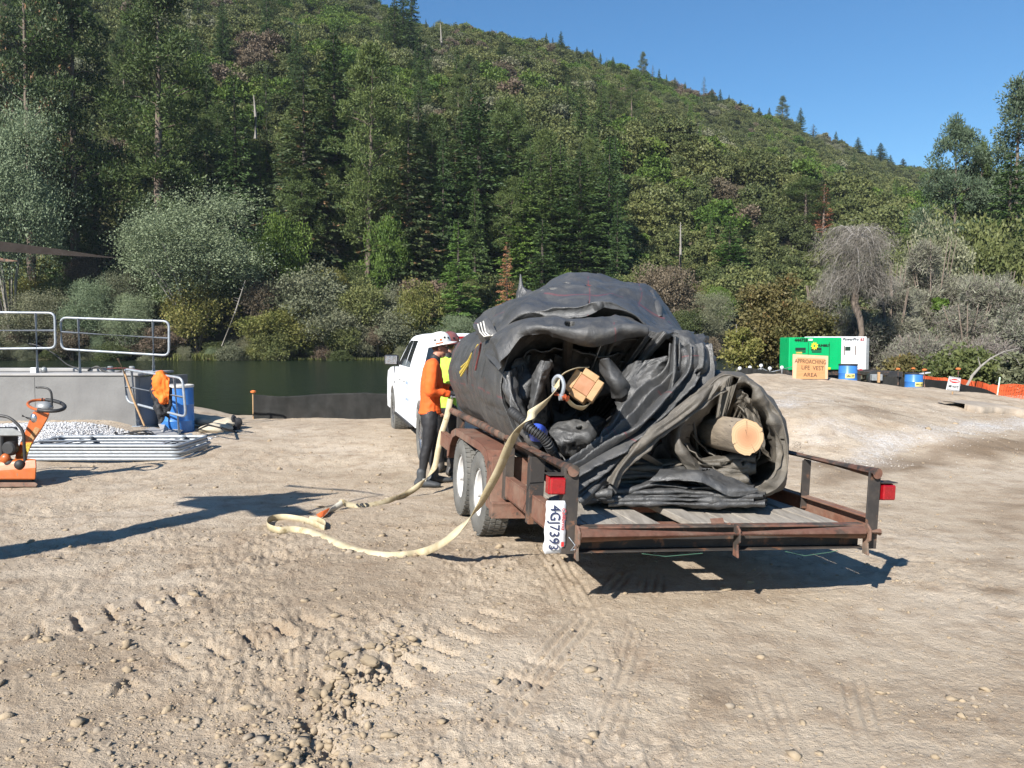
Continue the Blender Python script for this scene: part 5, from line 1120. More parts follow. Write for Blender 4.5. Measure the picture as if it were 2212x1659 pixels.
# ------------------------------------------------------------------ log, timber post, shackle, strap, hose
def log_mat():
    m, nt, b = nmat('cut_log_end'); v = coords(nt)
    sx = nt.nodes.new('ShaderNodeSeparateXYZ'); nt.links.new(v, sx.inputs[0]); cb = nt.nodes.new('ShaderNodeCombineXYZ'); nt.links.new(sx.outputs[0], cb.inputs[0]); nt.links.new(sx.outputs[2], cb.inputs[1])
    ln = nt.nodes.new('ShaderNodeVectorMath'); ln.operation = 'LENGTH'; nt.links.new(cb.outputs[0], ln.inputs[0])
    ad = nt.nodes.new('ShaderNodeMath'); ad.operation = 'MULTIPLY_ADD'; nt.links.new(noise_n(nt, v, 9, 4), ad.inputs[0]); ad.inputs[1].default_value = .03; nt.links.new(ln.outputs['Value'], ad.inputs[2])
    si = nt.nodes.new('ShaderNodeMath'); si.operation = 'SINE'; m2 = nt.nodes.new('ShaderNodeMath'); m2.operation = 'MULTIPLY'; m2.inputs[1].default_value = 420; nt.links.new(ad.outputs[0], m2.inputs[0]); nt.links.new(m2.outputs[0], si.inputs[0])
    base = ramp(nt, ad.outputs[0], [(.02, (.36, .175, .09)), (.075, (.43, .24, .13)), (.105, (.48, .33, .19))])
    c = mixc(nt, ramp(nt, si.outputs[0], [(.3, 0.0), (.9, .5)]), base, (.40, .22, .10)); nt.links.new(c, b.inputs['Base Color']); setin(b, 'Roughness', .7); return m
M['log_end'] = log_mat(); M['log_side'] = simple('weathered_log', (.33, .27, .20), (.20, .165, .125), 5, .85, bumps=.01, bscale=20, stretch=(5, .7, 5), spots=((.05, .04, .03), .64, 8))
p0 = at(1614, 944, 5.28); p1 = at(1497, 925, 6.5); lg = thing('log', 'pale cut log end sticking out of the smaller tarp roll', 'log', p0)
d_ = (p1 - p0).normalized(); s_, w_, _ = frame_from(d_); mb = MB(); n = 40; rr = np.random.RandomState(2); prof = [.112 * (1 + .035 * math.sin(3 * k * 6.283 / n + 1) + .02 * rr.normal()) for k in range(n)]
ends = [0, .1, .4, .8, (p1 - p0).length]; vs = []
for q in ends:
    for k in range(n): a_ = 6.283 * k / n; e = s_ * math.cos(a_) * .97 + w_ * math.sin(a_) * 1.06; vs.append(p0 + d_ * q + e * prof[k] * (1 + .02 * math.sin(q * 5 + k)))
mb.add(vs, [(i * n + k, i * n + (k + 1) % n, (i + 1) * n + (k + 1) % n, (i + 1) * n + k) for i in range(4) for k in range(n)]); mb.build('log_side', M['log_side'], lg, True)
mb = MB(); mb.add([p0 + (s_ * math.cos(6.283 * k / n) * .97 + w_ * math.sin(6.283 * k / n) * 1.06) * prof[k] for k in range(n)] + [p0 - d_ * .002], [(k, (k + 1) % n, n) for k in range(n)]); mb.build('cut_end', M['log_end'], lg)
mb = MB()
for k, (a_, r0, r1) in enumerate(((1.6, .03, .108), (1.8, .0, .05), (3.6, .07, .11), (.35, .085, .11), (5.2, .05, .11))):
    e = s_ * math.cos(a_) + w_ * math.sin(a_); f_ = -s_ * math.sin(a_) + w_ * math.cos(a_); a0 = p0 - d_ * .0035 + e * r0; a1 = p0 - d_ * .0035 + e * r1
    mb.add([a0, a1 - f_ * .0016, a1 + f_ * .0016], [(0, 1, 2)])
mb.build('drying_crack', M['ink_black'], lg)
# post of bundled timbers
pc = at(1262, 832, 5.02); ax = (at(1225, 858, 6.6) - pc).normalized(); ax = Vector((.10, .99, -.10)).normalized(); s_, w_, _ = frame_from(ax); t_ = math.radians(-33); e1 = s_ * math.cos(t_) + w_ * math.sin(t_); e2 = -s_ * math.sin(t_) + w_ * math.cos(t_)
tp = thing('timber_post', 'square post of bundled fresh timbers poking out of the big tarp roll', 'timber', pc)
def block(nm, m_, c1, c2, h1, h2, z0=0.0, L=.85): mb = MB(); mb.obox(pc + e1 * c1 + e2 * c2 + ax * (z0 + L / 2), e1 * h1, e2 * h2, ax * L / 2); return mb.build(nm, m_, tp, bevel=.004)
block('core_block', M['timber_red'], 0, 0, .052, .052, .004)
for nm, c1, c2, h1, h2, z in (('timber', 0, .075, .052, .0225, .0), ('timber', 0, -.075, .052, .0225, .01), ('timber', .075, .01, .0225, .070, .0), ('timber', -.075, -.01, .0225, .070, .006)): block(nm, M['timber'], c1, c2, h1, h2, z)
sh = thing('shackle', 'galvanised bow shackle with an orange pin holding the strap on the timber post', 'shackle', at(1214, 845, 4.98))
mb = MB(); pts = [at(1196 + 0, 833, 5.0), at(1196, 822, 4.98), at(1203, 813, 4.96), at(1212, 815, 4.94), at(1218, 830, 4.93), at(1216, 846, 4.93), at(1213, 855, 4.94)]; mb.tube([Vector(q) for q in catmull([list(p) for p in pts], 22)], .012, 8)
mb.lathe([(.021, -.012), (.021, .012)], at(1212, 858, 4.94), (1, .2, 0), 12); mb.lathe([(.02, -.012), (.02, .012)], at(1197, 842, 5.0), (1, .2, 0), 12); mb.build('bow', M['galv'], sh, True)
M['orange_pin'] = simple('orange_pin', (.62, .13, .04), None, 20, .5)
mb = MB(); mb.tube([at(1200, 850, 4.99), at(1224, 860, 4.90)], .013, 10); mb.tube([at(1219, 858, 4.91), at(1226, 861, 4.895)], .021, 10); mb.build('pin', M['orange_pin'], sh, True)
def ribbon(name, pts, width, mat, parent, n=160, thick=.0035, wdir=None):
    """pts: (point, width direction) pairs; the strap is swept between them"""
    P = catmull([list(p[0]) for p in pts], n); Wd = catmull([list(Vector(p[1]).normalized()) for p in pts], n); Tn = np.gradient(P, axis=0); Tn /= np.linalg.norm(Tn, axis=1, keepdims=True)
    Wd = Wd - Tn * (Wd * Tn).sum(1, keepdims=True); Wd /= np.linalg.norm(Wd, axis=1, keepdims=True) + 1e-9; Nn = np.cross(Tn, Wd)
    org = np.array(list(wloc(parent))); rows = []
    for (a, b) in ((-.5, -.5), (-.5, .5), (0, .62), (.5, .5), (.5, -.5), (0, -.62)): rows.append(P + Wd * a * width + Nn * b * thick)
    V = (np.stack(rows, 1) - org).reshape(-1, 3); i = np.arange(n - 1) * 6
    Q = np.concatenate([np.stack([i + k, i + (k + 1) % 6, i + 6 + (k + 1) % 6, i + 6 + k], 1) for k in range(6)]); return obj(name, np_mesh(name, V, Q, mat, False), parent)
st = thing('strap', 'long yellow lifting strap running from the shackle down to the dirt beside the trailer', 'strap', on(700, 1125))
def G(px, py, z): p = on(px, py, 0); q = gz(p.x, p.y); r = on(px, py, q + z); return r
up = Vector((0, 0, 1)); R_ = Vector((1, .1, .25))
ribbon('webbing', [(at(1206, 836, 4.97), (.55, -.2, .75)), (at(1180, 868, 4.93), (.55, -.1, .8)), (at(1150, 893, 4.90), (.5, -.1, .85)), (at(1122, 925, 4.95), (.75, 0, .6)), (at(1100, 962, 5.05), (.95, 0, .25)), (at(1080, 1010, 5.2), (1, 0, .2)), (at(1058, 1052, 5.32), (1, 0, .3)), (at(1032, 1098, 5.45), (.6, .1, .4)), (at(1000, 1135, 5.55), (.25, .3, .6)), (at(958, 1172, 5.62), (.1, .3, .8)),
 (G(915, 1192, .045), (0, .2, 1)), (G(870, 1200, .04), (0, .25, 1)), (G(820, 1200, .03), (0, .5, .8)), (G(765, 1188, .02), (.1, 1, .6)), (G(715, 1168, .025), (.3, 1, .6)), (G(670, 1150, .03), (.2, 1, .8)), (G(635, 1144, .035), (0, .4, 1)), (G(600, 1145, .04), (0, .1, 1)), (G(578, 1136, .04), (0, 0, 1)), (G(582, 1122, .04), (0, 0, 1)), (G(612, 1117, .04), (0, 0, 1)), (G(650, 1122, .04), (0, 0, 1)), (G(680, 1132, .04), (0, 0, 1)), (G(700, 1142, .04), (0, .1, 1)), (G(702, 1132, .04), (0, 0, 1)), (G(688, 1124, .035), (0, .1, 1)), (G(668, 1122, .03), (0, .3, 1))], .060, M['webbing'], st, 420)
ribbon('webbing', [(at(1200, 838, 4.98), (.5, -.3, .7)), (at(1212, 812, 4.98), (.2, -.6, .3)), (at(1240, 797, 5.03), (.1, -1, .1)), (at(1262, 795, 5.2), (.1, -1, .1))], .07, M['webbing'], st, 50)
ribbon('webbing', [(at(1222, 858, 4.93), (.1, -1, .2)), (at(1240, 876, 5.0), (.1, -1, .3)), (at(1262, 880, 5.08), (.1, -1, .4)), (at(1278, 868, 5.25), (.1, -1, .3))], .06, M['webbing'], st, 50)
st2 = thing('strap', 'yellow webbing strap with orange end hanging from the hands of the person in orange', 'strap', on(860, 1075))
ribbon('webbing', [(at(973, 862, 9.3), (1, 0, .3)), (at(965, 900, 9.28), (1, 0, .2)), (at(953, 940, 9.26), (1, .1, .1)), (at(946, 975, 9.24), (1, .2, 0)), (at(938, 1010, 9.2), (.8, .2, .3)), (at(915, 1040, 9.0), (.5, .3, .7)), (G(880, 1066, .05), (.2, .5, .7)), (G(840, 1082, .03), (.1, .8, .4)), (G(800, 1091, .03), (0, .9, .5)), (G(770, 1094, .03), (0, .6, .8))], .065, M['webbing'], st2, 200)
ribbon('webbing', [(G(778, 1094, .03), (0, .8, .6)), (G(752, 1090, .06), (0, .5, .8)), (G(738, 1085, .09), (.1, .3, 1)), (G(728, 1096, .04), (.3, .8, .5))], .06, M['webbing'], st2, 60)
M['strap_white'] = simple('faded_webbing', (.58, .55, .48), (.42, .40, .33), 9, .8)
ribbon('faded_end', [(G(740, 1086, .09), (.2, .6, .8)), (G(722, 1098, .06), (.3, .8, .6)), (G(708, 1108, .03), (.3, .9, .4)), (G(700, 1116, .02), (.3, .9, .3))], .06, M['strap_white'], st2, 60)
M['orange_web'] = simple('orange_webbing', (.75, .16, .03), (.62, .12, .03), 9, .8)
ribbon('orange_end', [(G(712, 1103, .045), (.2, .9, .4)), (G(698, 1110, .03), (.2, .9, .3)), (G(687, 1115, .02), (.2, .9, .3))], .055, M['orange_web'], st2, 30)
mb = MB()
for px in (768, 776, 786): p = G(px, 1093, .03); mb.tube([p + Vector((math.cos(a) * .035, math.sin(a) * .03, .02 * math.sin(a * 2))) for a in np.linspace(0, 6.28, 13)], .012, 6)
sk2 = mb.build('shackle', M['rubber_dark'], None, True); tag(sk2, 'dark shackle joining the strap ends on the dirt', 'shackle')
# corrugated black hose and blue sheet end
hs = thing('hose', 'black corrugated hose drooping from the roll over the trailer rail', 'hose', at(1150, 925, 5.3)); mb = MB()
Hp = catmull([list(at(*p)) for p in ((1104, 888, 5.55), (1125, 905, 5.42), (1146, 925, 5.34), (1170, 943, 5.32), (1186, 962, 5.34), (1200, 990, 5.5))], 110)
mb.tube([Vector(p) for p in Hp], [.036 if (i // 2) % 2 else .027 for i in range(110)], 14); mb.build('hose', M['rubber_dark'], hs, True)
bl = sheet('plastic_sheet', [[(1140, 926, 5.62), (1152, 915, 5.55), (1168, 918, 5.52), (1182, 932, 5.6)], [(1142, 940, 5.55), (1156, 934, 5.46), (1172, 936, 5.46), (1186, 946, 5.56)], [(1146, 950, 5.6), (1158, 956, 5.52), (1174, 958, 5.52), (1186, 960, 5.6)]], 24, 30, 'tarp', wr=[(.015, 5, 5, 160)])
bl.parent = None; bl.location = wloc(roll); bl.data.materials[0] = simple('blue_plastic_sheet', (.04, .085, .42), (.03, .06, .33), 6, .35); tag(bl, 'bit of bright blue plastic behind the corrugated hose', 'plastic sheet')
# ------------------------------------------------------------------ white pickup truck
K_O = Vector((-.68, 13.0, -.02)); K_U = Vector((.970, .242, 0)).normalized(); K_V = Vector((-.242, .970, 0)).normalized()
def K(p): return K_O + K_U * p[0] + K_V * p[1] + Vector((0, 0, p[2]))
def KB(): return MB(K)
pk = thing('pickup_truck', 'white crew cab pickup truck with a towing mirror standing in front of the loaded trailer', 'pickup truck', K((0, 1, 0)))
def arc(cx, cy, r, a0, a1, n=9): return [(cx + r * math.cos(math.radians(a0 + (a1 - a0) * i / n)), cy + r * math.sin(math.radians(a0 + (a1 - a0) * i / n))) for i in range(n + 1)]
prof = [(-2.35, .60), (-2.35, 1.30), (-2.3, 1.33), (-.05, 1.33), (.0, 1.29), (2.25, 1.29), (2.9, 1.25), (3.45, 1.17), (3.62, 1.0), (3.66, .62), (3.60, .45), (3.08, .45)] + arc(2.58, .42, .50, 5, 175)[0:] + [(2.05, .45), (-.50, .47)] + arc(-1.36, .42, .50, 5, 175) + [(-1.90, .50)]
# side skins and the closed body between them
mb = KB()
def sec(u_in, u_out): mb.prism(prof, lambda a, b, d: (d, a, b), u_in, u_out)
sec(-1.0, -.93); sec(.93, 1.0); mb.prism([(-2.35, .60), (-2.35, 1.30), (-2.29, 1.30), (-2.29, .80), (-.06, .80), (-.06, 1.28), (2.25, 1.285), (2.9, 1.25), (3.45, 1.17), (3.62, 1.0), (3.66, .62), (3.6, .5), (3.1, .9), (2.0, .9), (2.0, .5), (-.5, .5), (-.7, .9), (-1.9, .9), (-2.0, .6)], lambda a, b, d: (d, a, b), -.929, .929)
mb.build('body', M['white_paint'], pk, False)
# cab greenhouse
mb = KB(); rw = [(0.0, 1.292, .93), (.03, 1.5, .86), (.10, 1.80, .74), (.22, 1.87, .66)]
def ringc(v0, v1, w, u): return [(-u, v0, w), (u, v0, w), (u, v1, w), (-u, v1, w)]
secs = [ringc(.0, 2.28, 1.27, .945), ringc(.04, 1.98, 1.50, .875), ringc(.10, 1.62, 1.78, .765), ringc(.18, 1.50, 1.845, .72), ringc(.40, 1.30, 1.885, .55)]
vs = [p for s in secs for p in s]; fs = [(i * 4 + k, i * 4 + (k + 1) % 4, i * 4 + 4 + (k + 1) % 4, i * 4 + 4 + k) for i in range(4) for k in range(4)] + [(16, 17, 18, 19)]
mb.add(vs, fs); mb.build('cab_roof', M['white_paint'], pk, True, bevel=.03)
def cab_u(w): return float(np.interp(w, [1.27, 1.5, 1.78], [.945, .875, .765])) + .006
for sd in (-1, 1):
    for nm, q in (('side_window', [(1.06, 1.33), (2.05, 1.33), (1.60, 1.70), (1.42, 1.765), (1.06, 1.765)]), ('side_window', [(.38, 1.33), (.98, 1.33), (.98, 1.765), (.46, 1.765)])):
        mb = KB(); mb.prism(q, lambda a, b, d: (sd * (cab_u(b) + d), a, b), -.02, .003); mb.build(nm, M['glass_dark'], pk)
def cab_v(w): return float(np.interp(w, [1.27, 1.5, 1.78], [0, .04, .10])) - .006
mb = KB(); mb.prism([(-.74, 1.36), (.74, 1.36), (.64, 1.755), (-.64, 1.755)], lambda a, b, d: (a, cab_v(b) + d, b), -.004, .02); mb.build('rear_window', M['glass_dark'], pk)
mb = KB(); mb.prism([(-.82, 1.33), (.82, 1.33), (.70, 1.76), (-.70, 1.76)], lambda a, b, d: (a, float(np.interp(b, [1.27, 1.5, 1.78], [2.28, 1.98, 1.62])) + .008 + d, b), -.02, .003); mb.build('windscreen', M['glass_dark'], pk)
mb = KB(); mb.box((-.20, .085, 1.795), (.20, .14, 1.835)); bl_ = mb.build('brake_light', M['red_lens'], pk, bevel=.004)
mb = KB(); mb.box((-.06, .080, 1.797), (.06, .1, 1.833)); mb.build('clear_lens', M['plate_white'], bl_)
mb = KB()
for v_ in (.40, 1.02, 2.06): mb.box((-1.003, v_, .52), (-.9985, v_ + .008, 1.29))
mb.box((-1.003, -.035, .5), (-.996, -.02, 1.30)); o = mb.build('door_gap', M['rubber_dark'], pk); o['kind'] = 'stuff'
for v_ in (.50, 1.14):
    mb = KB(); mb.box((-1.035, v_, 1.10), (-1.0, v_ + .17, 1.13)); mb.build('door_handle', M['white_paint'], pk, bevel=.008)
mb = KB(); mb.box((-1.035, -.4, .42), (-.97, 1.95, .47)); mb.build('rocker_strip', M['rubber_dark'], pk, bevel=.01)
# text on the door
text_obj('WATER', .12, M['ink_blue'], K((-1.004, .18, 1.02)), -K_V, Vector((0, 0, 1)), pk, 'door_lettering', .001) if False else None
mb = KB()
for i, (a, b, h) in enumerate(((.05, .30, .05), (.07, .27, .015), (.08, .25, .012), (.07, .28, .012), (.03, .33, .04))): z_ = 1.06 - i * .065; mb.box((-1.004, a, z_), (-1.001, b, z_ + h))
o = mb.build('door_lettering', simple('faded_blue_print', (.25, .35, .55), (.4, .48, .62), 60, .5), pk); o['kind'] = 'stuff'
mb = KB(); mb.box((-1.004, 2.16, .98), (-1.001, 2.24, 1.02)); mb.build('badge', M['ink_black'], pk)
# mirror
mr = bpy.data.objects.new('towing_mirror', None); link(mr); mr.parent = pk; mr.location = K((-1.25, 2.0, 1.4)) - wloc(pk)
mb = MB(); c = at(846, 777, 14.75); sx = .125
mb.obox(c, (sx, .03, 0), (.02, -.06, 0), (0, 0, .092)); mb.build('mirror_housing', M['rubber_dark'], mr, bevel=.03)
mb = MB(); mb.obox(c + Vector((.0, -.075, 0)), (sx * .82, .02, 0), (0, .008, 0), (0, 0, .075)); mb.build('mirror_glass', M['chrome'], mr, bevel=.006)
mb = MB(); mb.tube([c + Vector((.1, .03, -.02)), K((-.93, 1.95, 1.33))], .022, 8); mb.tube([c + Vector((.1, .03, -.06)), K((-.93, 1.93, 1.28))], .022, 8); mb.build('mirror_arm', M['rubber_dark'], mr, True)
for u, sd in ((-.87, -1), (.87, 1)):
    for v in (-1.36, 2.58): wheel(pk, K, (u, v, .40), .405, .27, sd, M['chrome'], M['rubber'], .58)
mb = KB(); mb.tube([(-.95, -2.40, .55), (.95, -2.40, .55)], .06, 8); mb.tube([(0, -2.38, .48), (0, -2.6, .48)], .03, 8); mb.build('rear_bumper', M['chrome'], pk, True)
for u in (-.97, .90):
    mb = KB(); mb.box((u, -2.365, .98), (u + .07, -2.25, 1.28)); mb.build('tail_light', M['red_lens'], pk, bevel=.006)
# inner arches
mb = KB()
for v in (-1.36, 2.58): mb.prism([(v + a, b) for a, b in arc(0, .42, .505, 2, 178)], lambda a, b, d: (d, a, b), -.92, .92)
mb.build('wheel_well', M['rubber_dark'], pk)

# ------------------------------------------------------------------ people
def skin(name, V, E, Rd, mat, parent, xf, sub=2, root=0):
    me = bpy.data.meshes.new(name); org = wloc(parent); me.from_pydata([tuple(xf(p) - org) for p in V], E, []); o = obj(name, me, parent)
    me.materials.append(mat)
    s = o.modifiers.new('skin', 'SKIN'); s.use_smooth_shade = True; s.branch_smoothing = .6
    for i, sv in enumerate(me.skin_vertices[0].data):
        r = Rd[i]; sv.radius = (r, r) if not isinstance(r, tuple) else r; sv.use_root = (i == root)
    o.modifiers.new('sub', 'SUBSURF').levels = sub; o.modifiers['sub'].render_levels = sub
    bpy.context.view_layer.update(); ev = o.evaluated_get(bpy.context.evaluated_depsgraph_get()); nm = bpy.data.meshes.new_from_object(ev)
    o.modifiers.clear(); o.data = nm; nm.name = name; bpy.data.meshes.remove(me)
    if not nm.materials: nm.materials.append(mat)
    nm.polygons.foreach_set('use_smooth', np.ones(len(nm.polygons), bool)); return o
def ellip(mb_, c, r, nu=20, nv=14, fn=None):
    vs = []; 
    for j in range(nv + 1):
        ph = math.pi * j / nv
        for i in range(nu):
            th = 2 * math.pi * i / nu; d = Vector((math.sin(ph) * math.cos(th), math.sin(ph) * math.sin(th), math.cos(ph))); k = fn(d) if fn else 1
            vs.append(Vector(c) + Vector((d.x * r[0], d.y * r[1], d.z * r[2])) * k)
    mb_.add(vs, [(j * nu + i, j * nu + (i + 1) % nu, (j + 1) * nu + (i + 1) % nu, (j + 1) * nu + i) for j in range(nv) for i in range(nu)]); return mb_
M['skin'] = simple('sunburnt_skin', (.46, .23, .155), (.40, .185, .12), 14, .55)
M['orange_shirt'] = simple('orange_shirt_cloth', (.80, .13, .018), (.70, .10, .014), 5, .85, bumps=.012, bscale=9)
M['lime_shirt'] = simple('lime_shirt_cloth', (.44, .78, .08), (.38, .68, .06), 5, .85, bumps=.012, bscale=9)
M['neoprene'] = simple('black_neoprene', (.010, .010, .012), (.018, .018, .021), 8, .7, bumps=.006, bscale=12)
M['boot_grey'] = simple('grey_water_boot', (.055, .06, .065), (.035, .038, .042), 12, .6)
M['boot_brown'] = simple('dark_work_boot', (.03, .026, .023), (.05, .045, .04), 12, .6)
M['hat_white'] = simple('white_hard_hat', (.74, .73, .68), (.66, .65, .60), 4, .3, coat=.3)
M['hat_red'] = simple('dark_red_hard_hat', (.16, .03, .03), (.22, .10, .09), 6, .4)
def blob(name, chains, mat, parent, xf, voxel=.012, smooth=6, wrinkle=0.0, seed=0):
    """chains of (point, radius) joined into one continuous skin; a radius may be (front-back, side, up)"""
    mb = MB(xf)
    for ch in chains:
        for i in range(len(ch) - 1 if len(ch) > 1 else 1):
            p0, r0 = ch[i]; p1, r1 = ch[i + 1] if len(ch) > 1 else ch[i]; r0 = Vector(r0 if isinstance(r0, tuple) else (r0,) * 3); r1 = Vector(r1 if isinstance(r1, tuple) else (r1,) * 3)
            p0 = Vector(p0); p1 = Vector(p1); n = max(1, int((p1 - p0).length / max(.004, min(r0.x, r1.x) * .28)))
            for k in range(n + 1): q = k / n; ellip(mb, p0.lerp(p1, q), tuple(r0.lerp(r1, q)), 14, 10)
    o = mb.build(name, mat, parent, True)
    r = o.modifiers.new('remesh', 'REMESH'); r.mode = 'VOXEL'; r.voxel_size = voxel; r.use_smooth_shade = True
    sm_ = o.modifiers.new('smooth', 'SMOOTH'); sm_.iterations = smooth; sm_.factor = .5
    bpy.context.view_layer.update(); ev = o.evaluated_get(bpy.context.evaluated_depsgraph_get()); nm = bpy.data.meshes.new_from_object(ev); old = o.data; o.modifiers.clear(); o.data = nm; bpy.data.meshes.remove(old); nm.name = name
    nm.materials.clear(); nm.materials.append(mat)
    if wrinkle:
        n = len(nm.vertices); co = np.empty(n * 3); nm.vertices.foreach_get('co', co); co = co.reshape(-1, 3); no = np.empty(n * 3); nm.vertex_normals.foreach_get('vector', no); no = no.reshape(-1, 3)
        w = crump(co[:, 0] * 8 + co[:, 1] * 8, co[:, 2] * 7 - co[:, 0] * 4, seed) + .5 * crump(co[:, 0] * 17 + co[:, 1] * 15, co[:, 2] * 15, seed + 1); co += no * (w * wrinkle)[:, None]; nm.vertices.foreach_set('co', co.ravel())
    nm.polygons.foreach_set('use_smooth', np.ones(len(nm.polygons), bool)); nm.update(); return o
def person(label, base, yaw, shirt, P, hat, boots, glasses=True):
    """P: joint dictionary in metres, x forward, y left, z up"""
    ca, sa = math.cos(yaw), math.sin(yaw); b = Vector(base)
    xf = lambda p: b + Vector((p[0] * ca - p[1] * sa, p[0] * sa + p[1] * ca, p[2]))
    o = thing('person', label, 'person', base); J = {k: (Vector(v) if isinstance(v, tuple) else v) for k, v in P.items()}; h = J['head']; L = lambda a, c, q: J[a].lerp(J[c], q)
    hd = Matrix.Rotation(.30, 3, 'Y'); hv = lambda x, y, z: h + hd @ Vector((x, y, z))
    ch = [[(J['pel'], (.10, .13, .10)), (J['waist'], (.09, .12, .10)), (J['chest'], (.11, .15, .10))], [(J['chest'], .09), (J['neck'], .056), (h + Vector((-.02, 0, -.05)), .052)],
          [(hv(-.012, 0, .022), (.094, .076, .092))], [(hv(.02, 0, -.03), (.070, .062, .075))], [(hv(.055, 0, -.085), (.034, .032, .026))], [(hv(.088, 0, .010), (.010, .009, .012)), (hv(.106, 0, -.028), (.014, .015, .010))], [(hv(.086, 0, -.058), (.010, .024, .008))],
          [(hv(-.010, .078, -.012), (.018, .009, .028))], [(hv(-.010, -.078, -.012), (.018, .009, .028))]]
    for s in 'RL': ch += [[(L('chest', 'sh' + s, .6), .07), (J['sh' + s], .058), (J['el' + s], .042), (J['wr' + s], .030)], [(J['pel'], .10), (J['hip' + s], .085), (J['kn' + s], .052), (J['an' + s], .038)]]
    body = blob('body', ch, M['skin'], o, xf, .009, 3)
    mb = MB(xf)
    if glasses:
        for s in (-1, 1): mb.obox(hv(.092, s * .034, .018), hd @ Vector((.004, -s * .004, 0)), Vector((.006 * -s, .024, 0)), hd @ Vector((0, 0, .015))); mb.obox(hv(.045, s * .080, .024), hd @ Vector((.05, 0, 0)), (0, .003, 0), (0, 0, .004))
        mb.build('safety_glasses', M['rubber_dark'], o, bevel=.002)
    else:
        for s in (-1, 1): mb.obox(hv(.086, s * .032, .014), (.004, 0, 0), (0, .012, 0), (0, 0, .006))
        mb.build('eyes', M['ink_black'], o)
    mb = MB(xf); ellip(mb, hv(-.026, 0, .026), (.088, .080, .092), 18, 12); mb.build('hair', simple('short_dark_hair', (.06, .04, .03), None, 30, .8), o, True)
    ch = [[(J['hem'] + Vector((0, 0, .0)), (.145, .180, .05)), (J['waist'], (.128, .165, .10)), (J['chest'] + Vector((0, 0, -.04)), (.135, .175, .10)), (J['chest'] + Vector((0, 0, .07)), (.115, .16, .06))], [(J['chest'] + Vector((0, 0, .08)), .10), (L('chest', 'neck', .78), .074)]]
    for s in 'RL': m2 = L('el' + s, 'wr' + s, .5); ch += [[(L('chest', 'sh' + s, .7) + Vector((0, 0, .04)), .085), (J['sh' + s], .080), (L('sh' + s, 'el' + s, .5), .070), (J['el' + s], .062), (m2, .054), (L('el' + s, 'wr' + s, .93), .046)]]
    so_ = blob('shirt', ch, shirt, o, xf, .011, 4, .011, 7)
    blob('collar', [[(L('chest', 'neck', .80), .074), (J['neck'] + Vector((0, 0, .01)), .066)]], M['neoprene'], so_, xf, .010, 3)
    ch = [[(J['pel'] + Vector((0, 0, .03)), (.10, .13, .08)), (J['pel'] + Vector((-.01, 0, -.06)), (.112, .14, .08))]]
    for s in 'RL': ch += [[(J['pel'] + Vector((0, .07 * (1 if s == 'L' else -1), -.06)), .105), (J['hip' + s], .094), (L('hip' + s, 'kn' + s, .55), .080), (J['kn' + s], .062), (L('kn' + s, 'an' + s, .3) + Vector((-.012, 0, 0)), .064), (L('kn' + s, 'an' + s, .95), .046)]]
    blob('trousers', ch, M['neoprene'], o, xf, .011, 4, .006, 9)
    for s in 'RL':
        a_ = J['an' + s]; f = Vector(J.get('toe' + s, (1, 0, 0))).normalized(); g = Vector((a_.x, a_.y, 0)); U_ = Vector((0, 0, 1))
        blob('boot', [[(a_ + U_ * .08, .058), (a_, .056), (g + U_ * .05 - f * .045, .046)], [(g + U_ * .055, .052), (g + f * .08 + U_ * .045, (.05, .048, .042)), (g + f * .17 + U_ * .034, (.05, .045, .032)), (g + f * .205 + U_ * .030, (.03, .034, .026))]], boots, o, xf, .008, 3)
        w_ = J['wr' + s]; fd = Vector(J['ha' + s]).normalized(); sd = fd.cross(U_).normalized(); up_ = sd.cross(fd); sg = 1 if s == 'R' else -1
        ch = [[(w_ - fd * .03, .038), (w_ + fd * .03, .038), (w_ + fd * .07, .036)], [(w_ + fd * .055 - sd * .025, .024), (w_ + fd * .085 + sd * .0, .024), (w_ + fd * .055 + sd * .025, .024)]]
        for (off_, L_) in ((-.034, .062), (-.0115, .074), (.0115, .068), (.034, .052)): r_ = w_ + fd * .085 + sd * off_; ch.append([(r_, .0115), (r_ + fd * L_ * .55 - up_ * .012, .0105), (r_ + fd * L_ * .75 - up_ * .045, .009)])
        ch.append([(w_ + fd * .02 - sd * .035 * sg, .015), (w_ + fd * .07 - sd * .058 * sg - up_ * .018, .012)])
        blob('glove', ch, M['neoprene'], o, xf, .005, 2)
    # hard hat
    top = h + Vector((-.004, 0, .048)); tilt = P.get('tilt', -.18); Mx = Matrix.Rotation(-tilt, 3, 'Y')
    def hx(p): return xf(top + Mx @ (Vector(p)))
    mb = MB(hx); pr = [(.135, .0), (.136, .018), (.130, .055), (.112, .095), (.082, .122), (.045, .136), (.001, .140)]; vs = []; n = 28
    for r, z in pr:
        for k in range(n): t = 2 * math.pi * k / n; vs.append((r * 1.06 * math.cos(t), r * .90 * math.sin(t), z + (.006 if abs(math.sin(t)) < .25 and z > .05 else 0)))
    fs = [(i * n + k, i * n + (k + 1) % n, (i + 1) * n + (k + 1) % n, (i + 1) * n + k) for i in range(len(pr) - 1) for k in range(n)]
    mb.add(vs, fs); vs = []
    for r0, z in ((0, .003), (1, -.008), (1, -.013), (0, -.004)):
        for k in range(n): t = 2 * math.pi * k / n; e = .018 + .050 * max(0, math.cos(t)) ** 1.5; rr = .135 + r0 * e; vs.append((rr * 1.06 * math.cos(t), rr * .90 * math.sin(t), z - .012 * r0 * max(0, math.cos(t))))
    mb.add(vs, [(i * n + k, i * n + (k + 1) % n, (i + 1) * n + (k + 1) % n, (i + 1) * n + k) for i in range(3) for k in range(n)]); ht = mb.build('hard_hat', hat, o, True)
